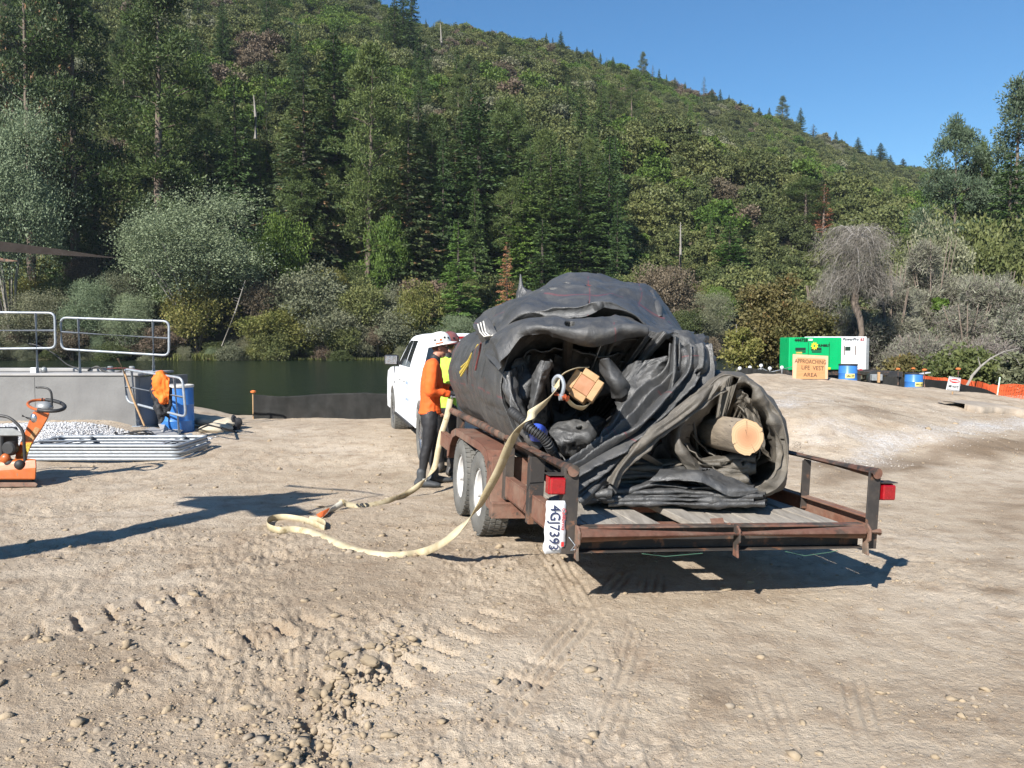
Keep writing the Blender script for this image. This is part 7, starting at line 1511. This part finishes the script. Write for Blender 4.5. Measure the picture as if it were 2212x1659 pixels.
# plywood sign
Ds = min(21.3, hit(1750, 816).y); h0 = at(1750, 817, Ds)
sg = thing('plywood_sign', 'plywood board hand lettered approaching life vest area, propped on the mound', 'sign', h0)
q = [at(1713, 765, Ds), at(1789, 769, Ds), at(1788, 819, Ds), at(1712, 819, Ds)]
M['ply'] = simple('raw_plywood', (.50, .27, .12), (.42, .21, .09), 3, .8, stretch=(1, 1, 6)); M['ply_edge'] = simple('pinkish_sprayed_border', (.72, .40, .26), (.64, .34, .20), 4, .8); M['brown_ink'] = simple('dark_marker', (.07, .03, .018), None, 9, .7)
th = Vector((0, .02, 0)); mb = MB(); mb.add(q + [p + th for p in q], [(0, 3, 2, 1), (4, 5, 6, 7), (0, 1, 5, 4), (1, 2, 6, 5), (2, 3, 7, 6), (3, 0, 4, 7)]); mb.build('border', M['ply_edge'], sg)
def qq(u, v, o=0): return q[0].lerp(q[1], u).lerp(q[3].lerp(q[2], u), v) + Vector((0, -o, 0))
mb = MB(); mb.add([qq(.12, .13, .004), qq(.92, .13, .004), qq(.92, 1, .004), qq(.10, 1, .004)], [(0, 3, 2, 1)]); mb.build('board_face', M['ply'], sg)
for body, u, v, s, wd in (('APPROACHING', .50, .28, .150, .80), ('LiFE  VEST', .56, .54, .155, .88), ('AREA', .50, .83, .150, 1.0)): text_obj(body, s, M['brown_ink'], qq(u, v, .008), q[1] - q[0], up, sg, 'lettering', .001, width=wd)
mb = MB(); c = at(1726, 762, Ds); mb.obox(c, (.075, 0, 0), (0, .03, 0), (0, 0, .022)); tag(mb.build('paint_block', M['rope_yellow'], None, bevel=.004), 'small yellow topped block resting on the upper left corner of the plywood sign', 'block')
mb = MB(); mb.tube([at(1728, 790, Ds + .05), at(1730, 815, Ds + .7)], .03, 6); mb.build('prop', M['timber'], sg)
# spill kit barrels
for px, yt, w_, lab, tx in ((1832, 787, 38, 'blue spill kit barrel in front of the generators', -.06), (1974.5, 806, 36.5, 'blue spill kit barrel left of the danger sign', .03)):
    Dn = .60 / (w_ / F); p = at(px, yt, Dn); zz = p.z - .88; o = barrel(lab, Vector((p.x, Dn, zz)), .30, .88, group='spill kit barrels')
    k0 = [(-.13 + tx, .28), (.17 + tx, .28), (.17 + tx, .45), (-.13 + tx, .45)]
    mb = MB(); vs = []
    for s in range(9):
        xx = k0[0][0] + (k0[1][0] - k0[0][0]) * s / 8; yy = -math.sqrt(.312 ** 2 - xx ** 2); vs += [Vector((p.x + xx, Dn + yy, zz + .42)), Vector((p.x + xx, Dn + yy, zz + .57))]
    mb.add(vs, [(2 * s, 2 * s + 2, 2 * s + 3, 2 * s + 1) for s in range(8)]); lb = mb.build('label', simple('yellow_sticker', (.80, .68, .22), None, 9, .5), o)
    text_obj('SPILL KIT', .075, M['ink_black'], Vector((p.x + tx + .02, Dn - .318, zz + .495)), Vector((1, .0 + (tx + .02) * 0, 0)), up, lb, 'lettering', .002, bold=.002, width=.82)
mb = MB(); mb.obox(at(1998, 806, 27.5), (.16, .05, .02), (0, .12, 0), (0, 0, .012)); tag(mb.build('lid', M['plate_white'], None), 'white lid lying across the spill kit barrel left of the danger sign', 'lid')
# danger sign
Dd = min(20.5, hit(2060, 843).y); dg = thing('danger_sign', 'white and red danger 480 volts sign stuck in the mound', 'sign', at(2058, 843, Dd)); q = [at(2051, 813, Dd), at(2076, 817, Dd), at(2072, 845, Dd), at(2044, 842, Dd)]
mb = MB(); mb.add(q + [p + th for p in q], [(0, 3, 2, 1), (4, 5, 6, 7), (0, 1, 5, 4), (1, 2, 6, 5), (2, 3, 7, 6), (3, 0, 4, 7)]); mb.build('board', M['plate_white'], dg); mb = MB(); mb.tube([at(2058, 846, Dd + .04), Vector((at(2058, 846, Dd).x, Dd + .04, gz(at(2058, 846, Dd).x, Dd) - .1))], .018, 6); mb.build('stake', M['timber'], dg)
def ring_quad(nm, m_, u0, u1, v0, v1, w, o): 
    mb = MB()
    for (a0, a1, b0, b1) in ((u0, u1, v0, v0 + w), (u0, u1, v1 - w, v1), (u0, u0 + w, v0 + w, v1 - w), (u1 - w, u1, v0 + w, v1 - w)): mb.add([qq(a0, b0, o), qq(a1, b0, o), qq(a1, b1, o), qq(a0, b1, o)], [(0, 3, 2, 1)])
    return mb.build(nm, m_, dg)
ring_quad('border_line', M['ink_black'], .04, .96, .03, .97, .03, .003)
mb = MB(); mb.add([qq(.5 + .41 * math.cos(t), .28 + .17 * math.sin(t), .004) for t in np.linspace(0, 6.283, 25)[:-1]], [tuple(range(24))]); ov = mb.build('red_oval', M['ink_red'], dg)
xd = (q[1] - q[0]).normalized(); yd = (q[0] - q[3]).normalized()
text_obj('DANGER', .062, M['plate_white'], qq(.5, .28, .008), xd, yd, ov, 'lettering', .001, bold=.002, width=.82); text_obj('480 VOLTS', .085, M['ink_black'], qq(.49, .72, .006), xd, yd, dg, 'lettering', .001, bold=.003, width=.62)
# silt fence, mesh fence, posts along the ridge
silt('black silt fence band along the back of the mound', [(1895, 822, 31), (1930, 826, 30.5), (1990, 836, 30), (2045, 842, 28), (2085, 846, 26.0), (2130, 852, 24), (2156, 856, 23)], 0, [.10, .22, .30, .30, .22, .14, .03], seed=3, amp=.1, drop=.4)
silt('black silt fence behind the mound left of the plywood sign', [(1560, 822, 25), (1590, 815, 24.5), (1612, 812, 24), (1650, 812, 24), (1690, 812, 24)], 0, [.02, .14, .26, .18, .05], seed=4, amp=.1)
def mesh_fence(label, pts, hs):
    n = 120; P = catmull([list(at(x, y, d)) for x, y, d in pts], n); hh = np.interp(np.linspace(0, 1, n), np.linspace(0, 1, len(hs)), hs); L = np.concatenate([[0], np.cumsum(np.linalg.norm(np.diff(P, axis=0), axis=1))])
    o = thing('mesh_fence', label, 'fence', Vector(P[0])); mb = MB(); rows = 13; sag = .05 * fbm(L * 1.5, L * 0, oct=3, seed=5)
    def pt(i, f): return Vector((P[i, 0], P[i, 1] + .10 * math.sin(L[i] * 3 + f * 2), P[i, 2] + (hh[i] + sag[i]) * f - .1))
    for r in range(rows + 1):
        f = r / rows
        for i in range(0, n - 1): 
            a, b = pt(i, f), pt(i + 1, f); w = Vector((0, 0, .011)); mb.add([a - w, b - w, b + w, a + w], [(0, 1, 2, 3)])
    step = L[-1] / max(1, int(L[-1] / .07)); s = 0
    while s < L[-1]:
        i = min(n - 1, int(np.searchsorted(L, s)))
        for r in range(rows): a, b = pt(i, r / rows), pt(i, (r + 1) / rows); w = Vector((.011, 0, 0)); mb.add([a - w, a + w, b + w, b - w], [(0, 1, 2, 3)])
        s += .07
    x = mb.build('net', M['mesh_orange'], o); x['kind'] = 'stuff'; return o
M['mesh_orange'] = simple('orange_plastic_net', (.80, .14, .045), (.60, .10, .03), 4, .6)
mesh_fence('orange plastic mesh fence sagging behind the danger sign', [(1994, 838, 32), (2030, 840, 31), (2080, 846, 29.5), (2120, 850, 27.2), (2158, 856, 26)], [.60, .50, .52, .46, .40])
mesh_fence('orange plastic mesh fence at the right edge of the mound', [(2156, 858, 22), (2190, 862, 21.5), (2230, 868, 21), (2300, 872, 20.5)], [.42, .50, .50, .52])
for px, yt, yb, d, m_, lab in ((2070, 798, 840, 25.5, 'rust_rail', 'orange capped post behind the danger sign'), (1997, 800, 830, 26.5, 'rust_rail', 'orange capped post right of the second spill kit barrel'), (1940, 798, 826, 30, 'rust_rail', 'orange capped post left of the second spill kit barrel'), (1960 + 13, 797, 824, 31, 'rust_rail', 'orange capped post just behind the second spill kit barrel')):
    o = thing('capped_post', lab, 'post', at(px, yb, d)); mb = MB(); mb.tube([at(px, yb + 6, d), at(px, yt, d)], .022, 6); mb.build('post', M[m_], o); mb = MB(); mb.lathe([(.075, 0), (.08, .03), (.03, .055)], at(px, yt, d), (0, 0, 1), 12); mb.build('cap', M['cap_orange'], o, True)
mb = MB(); mb.tube([at(2160, 815, 22), at(2154, 856, 21.9)], .018, 6); tag(mb.build('stake', simple('green_white_stake', (.35, .55, .38), (.6, .7, .6), 6, .6), None), 'pale green stake at the left end of the right hand mesh fence', 'stake')
mb = MB(); mb.obox(at(1898, 815, 26), (.035, 0, 0), (0, .03, 0), (0, 0, .17)); tag(mb.build('stake', M['timber'], None), 'short wooden stake right of the first spill kit barrel', 'stake')
for px, yt in ((1598, 796), (1620, 794), (1644, 790), (1663, 796), (1689, 794)):
    o = thing('pvc_post', {1598: 'leftmost white pipe post with a knob top behind the mound', 1620: 'second white knob topped pipe post from the tarp roll side', 1644: 'tallest white knob topped pipe post behind the mound', 1663: 'white knob topped pipe post right of the tallest one', 1689: 'white knob topped pipe post nearest the plywood sign'}[px], 'post', at(px, 818, 26), 'white pipe posts behind the mound')
    mb = MB(); mb.tube([at(px, 822, 26), at(px, yt, 26)], .035, 8); mb.build('pipe', M['plate_white'], o, True); mb = MB(); ellip(mb, at(px, yt, 26), (.062, .062, .062), 12, 8); mb.build('knob', M['plate_white'], o, True)
mb = MB(); mb.tube([Vector(q) for q in catmull([list(at(*p)) for p in ((1598, 800, 26), (1620, 805, 26), (1644, 796, 26), (1663, 803, 26), (1689, 798, 26), (1712, 792, 27))], 30)], .012, 5); tag(mb.build('wire', M['galv'], None), 'thin wire strung between the white knob topped posts', 'wire')
# low black flatbed behind the ridge
fb = thing('utility_trailer', 'low black equipment trailer behind the mound right of the white generator', 'trailer', at(1925, 815, 31)); mb = MB(); mb.box((at(1880, 800, 31).x, 31, at(1900, 812, 31).z), (at(1952, 800, 31).x, 32.5, at(1900, 803, 31).z)); mb.build('bed', M['black_steel'], fb, bevel=.02)
mb = MB(); mb.box((at(1880, 800, 30.9).x, 30.7, at(1900, 822, 31).z), (at(1900, 800, 31).x, 30.95, at(1900, 808, 31).z)); mb.build('toolbox', M['pipe_grey'], fb, bevel=.02)
for px in (1890, 1932): mb = MB(); mb.lathe([(.15, -.1), (.30, -.1), (.31, 0), (.30, .1), (.15, .1)], at(px, 818, 31), (0, 1, 0), 18); mb.build('wheel', M['rubber_dark'], fb, True)
for i, (px, m_) in enumerate(((1817, 'cap_orange'), (1823, 'plate_white'))): pass
# broken slab of hard packed dirt at the right edge
e = hit(2150, 893); sl_ = thing('broken_slab', 'flat slab of hard packed dirt with a crumbling edge on the mound at the right edge', 'slab', e); n = 40; V = []; rs3 = np.random.RandomState(9)
front = [hit(x, y) for x, y in ((2082, 886), (2100, 890), (2120, 893), (2145, 893), (2170, 896), (2195, 898), (2230, 903), (2300, 912))]; Fp = catmull([list(p) for p in front], n); Fp[:, 1] += .12 * fbm(np.linspace(0, 9, n), np.zeros(n), oct=4, seed=4); dk = np.linspace(.5, 1, n)
top = Fp.copy(); top[:, 2] += .13; top[:, 1] += .05 * rs3.rand(n); bk = Fp.copy(); bk[:, 1] += 2.2 * dk; bk[:, 2] = terrain(bk[:, 0], bk[:, 1], False) + .05; midl = (top + bk) / 2; midl[:, 2] += .02; Fp[:, 2] -= .08; undr = Fp.copy(); undr[:, 1] += .10
V = np.concatenate([undr, Fp + [0, .04, .04], top, midl, bk]) - np.array(list(e)); idx = np.arange(5 * n).reshape(5, n); Q = np.stack([idx[:-1, :-1], idx[:-1, 1:], idx[1:, 1:], idx[1:, :-1]], -1).reshape(-1, 4); obj('slab', np_mesh('slab', V, Q, M['slab'] if 'slab' in M else simple('packed_dirt', (.36, .31, .25), (.27, .22, .17), 4, .95, bumps=.03, bscale=12)), sl_)
# small plant tuft by the trailer rail
tf = on(1722, 990, .1); V, Q = twiggy(.20, .08, 91, 120, .004, .9, .1, .4); tfo = obj('twig', np_mesh('dry_twig', V, Q, M['bark_dark']), None, hit(1722, 985)); tfo.name = 'dry_weed'; tag(tfo, 'small dark dry weed on the mound slope behind the small roll', 'plant')

# ------------------------------------------------------------------ stones and clods
ICO = None
def ico():
    import bmesh
    bm = bmesh.new(); bmesh.ops.create_icosphere(bm, subdivisions=1, radius=1); V = np.array([list(v.co) for v in bm.verts]); Fc = np.array([[v.index for v in f.verts] for f in bm.faces]); bm.free(); return V, Fc
def ico2():
    import bmesh
    bm = bmesh.new(); bmesh.ops.create_icosphere(bm, subdivisions=3, radius=1); V = np.array([list(v.co) for v in bm.verts]); Fc = np.array([[v.index for v in f.verts] for f in bm.faces]); bm.free(); return V, Fc
IV, IF = ico(); IV2, IF2 = ico2()
M['stone'] = simple('field_stone', (.30, .25, .19), (.235, .19, .14), 3, .9, bumps=.004, bscale=60)
M['clod'] = simple('dirt_clod', (.35, .275, .185), (.26, .20, .13), 9, .97, bumps=.012, bscale=40)
M['gravel_dull'] = simple('dusty_gravel', (.50, .47, .43), (.36, .33, .29), 30, .9)
M['gravel_white'] = simple('white_gravel', (.56, .56, .56), (.38, .38, .38), 30, .9)
def stones(name, X, Y, S, mat, label, sink=.35, fl=.65, flat_z=None, kind='stuff'):
    n = len(X); Z = terrain(X, Y, True) if flat_z is None else terrain(X, Y, True) + flat_z; r = np.random.RandomState(n)
    a = r.rand(n) * 6.283; ca, sa = np.cos(a), np.sin(a); sc3 = np.stack([S * r.uniform(.7, 1.3, n), S * r.uniform(.6, 1.1, n), S * r.uniform(.6, 1.0, n) * fl], 1)
    B = IV[None] * (1 + .36 * r.normal(size=(n, 12, 1)).clip(-1.3, 1.3)) * sc3[:, None, :]; V = np.stack([B[..., 0] * ca[:, None] - B[..., 1] * sa[:, None], B[..., 0] * sa[:, None] + B[..., 1] * ca[:, None], B[..., 2]], -1)
    V += np.stack([X, Y, Z + S * (.5 - sink)], 1)[:, None, :]; Fq = (IF[None] + (np.arange(n) * 12)[:, None, None]).reshape(-1, 3)
    o = obj(name, np_mesh(name, V.reshape(-1, 3), Fq, mat, False)); tag(o, label, None, None, kind); return o
def scatter(n, f, y0, y1, tlo=-150, thi=2360):
    Y = 1 / RNG.uniform(1 / y1, 1 / y0, n * 3); t = RNG.uniform(tlo, thi, n * 3); X = (t - CX) / F * Y; k = RNG.rand(n * 3) < f(X, Y, t); return X[k][:n], Y[k][:n]
dens = lambda X, Y, t: np.clip(.16 + .75 * (1 - sstep(X, -1.2, 1.2)) * (.4 + fbm(X * .9, Y * .9, oct=2, seed=81)) + .25 * (t > 1600) * (Y > 10), .05, 1)
X, Y = scatter(2600, dens, 1.9, 16); stones('loose_stones', X, Y, .0055 * (1 + RNG.pareto(3.4, len(X)).clip(0, 4)) * (.8 + Y * .06), M['stone'], 'small loose stones and grit strewn over the dirt')
X, Y = scatter(7000, dens, 1.9, 16); stones('loose_crumbs', X, Y, .0055 * (1 + RNG.pareto(2.8, len(X)).clip(0, 5)) * (.8 + Y * .06), M['clod'], 'crumbs of dirt strewn over the ground')
X = RNG.uniform(-9.3, -5.0, 15000); Y = RNG.uniform(11.5, 13.9, 15000); k = (X + .35 * fbm(X * 1.3, Y * 1.3, oct=3, seed=51) < -5.05) & (Y + .25 * fbm(X, Y, oct=2, seed=52) > 11.75); stones('white_gravel', X[k], Y[k], RNG.uniform(.008, .021, k.sum()), M['gravel_white'], 'bed of white crushed gravel before the concrete wall', .2, .8)
Y = RNG.uniform(10.5, 18, 16000); t = RNG.uniform(1580, 2300, 16000); X = (t - CX) / F * Y; gm, _ = masks(np.stack([X, Y, X], 1)); k = RNG.rand(16000) < gm * .75 + .02; stones('mound_gravel', X[k], Y[k], RNG.uniform(.004, .012, k.sum()), M['gravel_dull'], 'white crushed gravel spilled down the slope of the mound', .3, .8)
pc_ = [(735, 1490, .16), (700, 1560, .2), (800, 1480, .16), (760, 1535, .16), (690, 1620, .18), (860, 1430, .14), (640, 1620, .16)]
XX = []; YY = []
for px, py, r in pc_: g_ = on(px, py); XX.append(g_.x + RNG.normal(size=70) * r * .6); YY.append(g_.y + RNG.normal(size=70) * r * .5)
X = np.concatenate(XX); Y = np.concatenate(YY); stones('crumbled_clods', X, Y, .007 * (1 + RNG.pareto(2.2, len(X)).clip(0, 3)), M['clod'], 'crumbled clods heaped in the torn up rut', .3, .8)
def rock_mesh(seed, rough=.22, mat=None):
    B = IV2 * (1 + rough * fbm(IV2[:, 0] * 1.4 + seed * 3, IV2[:, 1] * 1.4, IV2[:, 2] * 1.4 + .3, oct=4, seed=seed))[:, None]; B = B + .05 * fbm(IV2[:, 0] * 6 + seed, IV2[:, 1] * 6, IV2[:, 2] * 6 + .1, oct=2, seed=seed)[:, None] * IV2; return np_mesh('rock', B, IF2, mat, False)
RK = [rock_mesh(i, .45, M['stone']) for i in range(5)]; CLD = [rock_mesh(20 + i, .75, M['clod']) for i in range(5)]
def rocks(lst, protos, name, label, group, cat):
    for i, (px, py, s) in enumerate(lst):
        p = on(px, py, 0); z = gz(p.x, p.y); o = obj(name, protos[i % 5], None, (p.x, p.y, z + s * .12)); k = random.random
        s *= (.72 if cat == 'dirt clod' else .6); o.scale = (s * (.8 + .5 * k()), s * (.7 + .4 * k()), s * (.35 + .3 * k())); o.rotation_euler = (k() * .5, k() * .5, k() * 6.28); tag(o, label, cat, group)
rocks([(176, 1458, .045), (288, 1424, .036), (215, 1390, .05), (300, 1445, .02), (235, 1415, .03), (362, 1418, .03), (380, 1420, .022), (130, 1470, .03), (590, 1545, .03), (562, 1415, .02), (125, 1215, .05), (118, 1222, .03), (155, 1230, .035), (190, 1466, .03), (60, 1480, .03), (640, 1650, .03), (545, 1640, .025), (235, 1625, .02), (700, 1395, .02), (860, 1365, .022), (380, 1300, .03), (405, 1300, .025), (875, 1240, .025), (857, 1243, .022), (550, 1470, .035), (510, 1465, .03), (420, 1460, .03), (300, 1380, .03), (270, 1295, .02), (920, 1238, .02)], RK, 'stone', 'grey field stone lying loose on the rutted dirt of the left foreground', 'larger stones in the left foreground', 'stone')
rocks([(735, 1455, .055), (757, 1470, .045), (800, 1467, .06), (835, 1450, .035), (862, 1440, .03), (800, 1432, .04), (720, 1440, .035), (700, 1500, .05), (720, 1512, .035), (682, 1520, .045), (690, 1558, .04), (745, 1500, .03), (660, 1600, .04), (665, 1560, .03), (600, 1640, .04), (830, 1405, .03), (860, 1395, .025), (785, 1480, .03), (905, 1468, .03), (770, 1440, .03), (745, 1420, .03), (640, 1632, .04), (712, 1475, .04), (640, 1585, .03), (700, 1535, .03), (730, 1545, .028), (760, 1505, .025), (900, 1372, .02), (880, 1415, .02), (560, 1652, .03)], CLD, 'dirt_clod', 'crumbly dirt clod in the torn up rut of the middle foreground', 'dirt clods in the torn up rut', 'dirt clod')
rocks([(1035, 1377, .02), (2090, 1640, .02), (1455, 1470, .02), (1250, 1360, .02), (1515, 1515, .02), (1610, 1565, .018), (1990, 1430, .02), (1190, 1255, .03), (1660, 1310, .02), (2180, 1210, .05), (1090, 1560, .03), (1200, 1490, .02), (1275, 1620, .025), (1060, 1470, .022)], RK, 'stone', 'pale stone half sunk in the smooth dirt of the right foreground', 'stones in the smooth right foreground', 'stone')

# ------------------------------------------------------------------ every repeat gets the label that finds it
LM = [(125, 'left handrail'), (250, 'second handrail, left half'), (370, 'second handrail, right half'), (550, 'open water by the barrel'), (700, 'silt fence, left half'), (840, 'silt fence, right half'), (1000, 'pickup'), (1150, 'tarp roll, left part'), (1300, 'tarp roll, middle'), (1450, 'tarp roll, right part'), (1600, 'smaller tarp roll'), (1720, 'white pipe posts'), (1830, 'green generator'), (1950, 'white generator'), (2100, 'danger sign'), (9999, 'mound at the edge')]
ORD = ['first', 'second', 'third', 'fourth', 'fifth', 'sixth', 'seventh', 'eighth', 'ninth', 'tenth', 'eleventh', 'twelfth', 'thirteenth', 'fourteenth', 'fifteenth', 'sixteenth']
def relabel(group, noun, rel='above'):
    mem = [o for o in scene.objects if o.get('group') == group and o.get('category')]
    inf = sorted((CX + F * o.location.x / o.location.y, o.name) for o in mem); cnt = {}; tot = {}
    key = lambda px: next(l for e, l in LM if px < e)
    for px, n in inf: tot[key(px)] = tot.get(key(px), 0) + 1
    for px, n in inf:
        k = key(px); cnt[k] = cnt.get(k, 0) + 1; o = bpy.data.objects[n]
        if tot[k] == 1: o['label'] = 'only %s %s the %s' % (noun, rel, k)
        else: o['label'] = '%s %s from the left %s the %s' % (ORD[min(15, cnt[k] - 1)], noun, rel, k)
relabel('conifers in the forest at the hill foot', 'dark forest conifer')
relabel('conifers on the left slope', 'green slope conifer')
relabel('scattered conifers on the brushy hillside', 'scattered hillside conifer')
relabel('conifers along the ridge line', 'ridge conifer')
relabel('shrubs along the far bank', 'far bank shrub', 'beyond')
relabel('understorey trees by the river', 'leafy riverside tree', 'beyond')
for grp, noun in (('larger stones in the left foreground', 'grey stone in the rutted foreground'), ('dirt clods in the torn up rut', 'dirt clod in the torn up rut'), ('stones in the smooth right foreground', 'pale stone in the smooth foreground')):
    mem = sorted((o for o in scene.objects if o.get('group') == grp), key=lambda o: (CX + F * o.location.x / o.location.y))
    for i, o in enumerate(mem): o['label'] = '%s, %s from the %s' % (noun, ORD[i % 15], 'left' if i < 15 else 'right') if i < 15 else '%s, %s from the right' % (noun, ORD[min(15, len(mem) - 1 - i)])

# ------------------------------------------------------------------ the air: thin even haze
hz = MB(); hz.box((-700, -30, -4.5), (900, 620, 330)); ho = hz.build('haze', None, None) if False else None
me = bpy.data.meshes.new('haze'); me.from_pydata([tuple(p) for p in hz.v], [], hz.f); hm_ = bpy.data.materials.new('thin_haze'); hm_.use_nodes = True
for n_ in list(hm_.node_tree.nodes):
    if n_.type == 'BSDF_PRINCIPLED': hm_.node_tree.nodes.remove(n_)
vn = hm_.node_tree.nodes.new('ShaderNodeVolumePrincipled'); vn.inputs['Color'].default_value = (.72, .84, 1.0, 1); vn.inputs['Density'].default_value = HAZE; vn.inputs['Anisotropy'].default_value = .0
hm_.node_tree.links.new(vn.outputs[0], hm_.node_tree.nodes['Material Output'].inputs['Volume']); me.materials.append(hm_); ho = obj('haze', me); ho['kind'] = 'stuff'; ho['label'] = 'thin bluish haze over the valley'
print('TRIS', sum(len(m.polygons) * (2 if len(m.polygons) and m.polygons[0].loop_total == 4 else 1) for m in bpy.data.meshes))
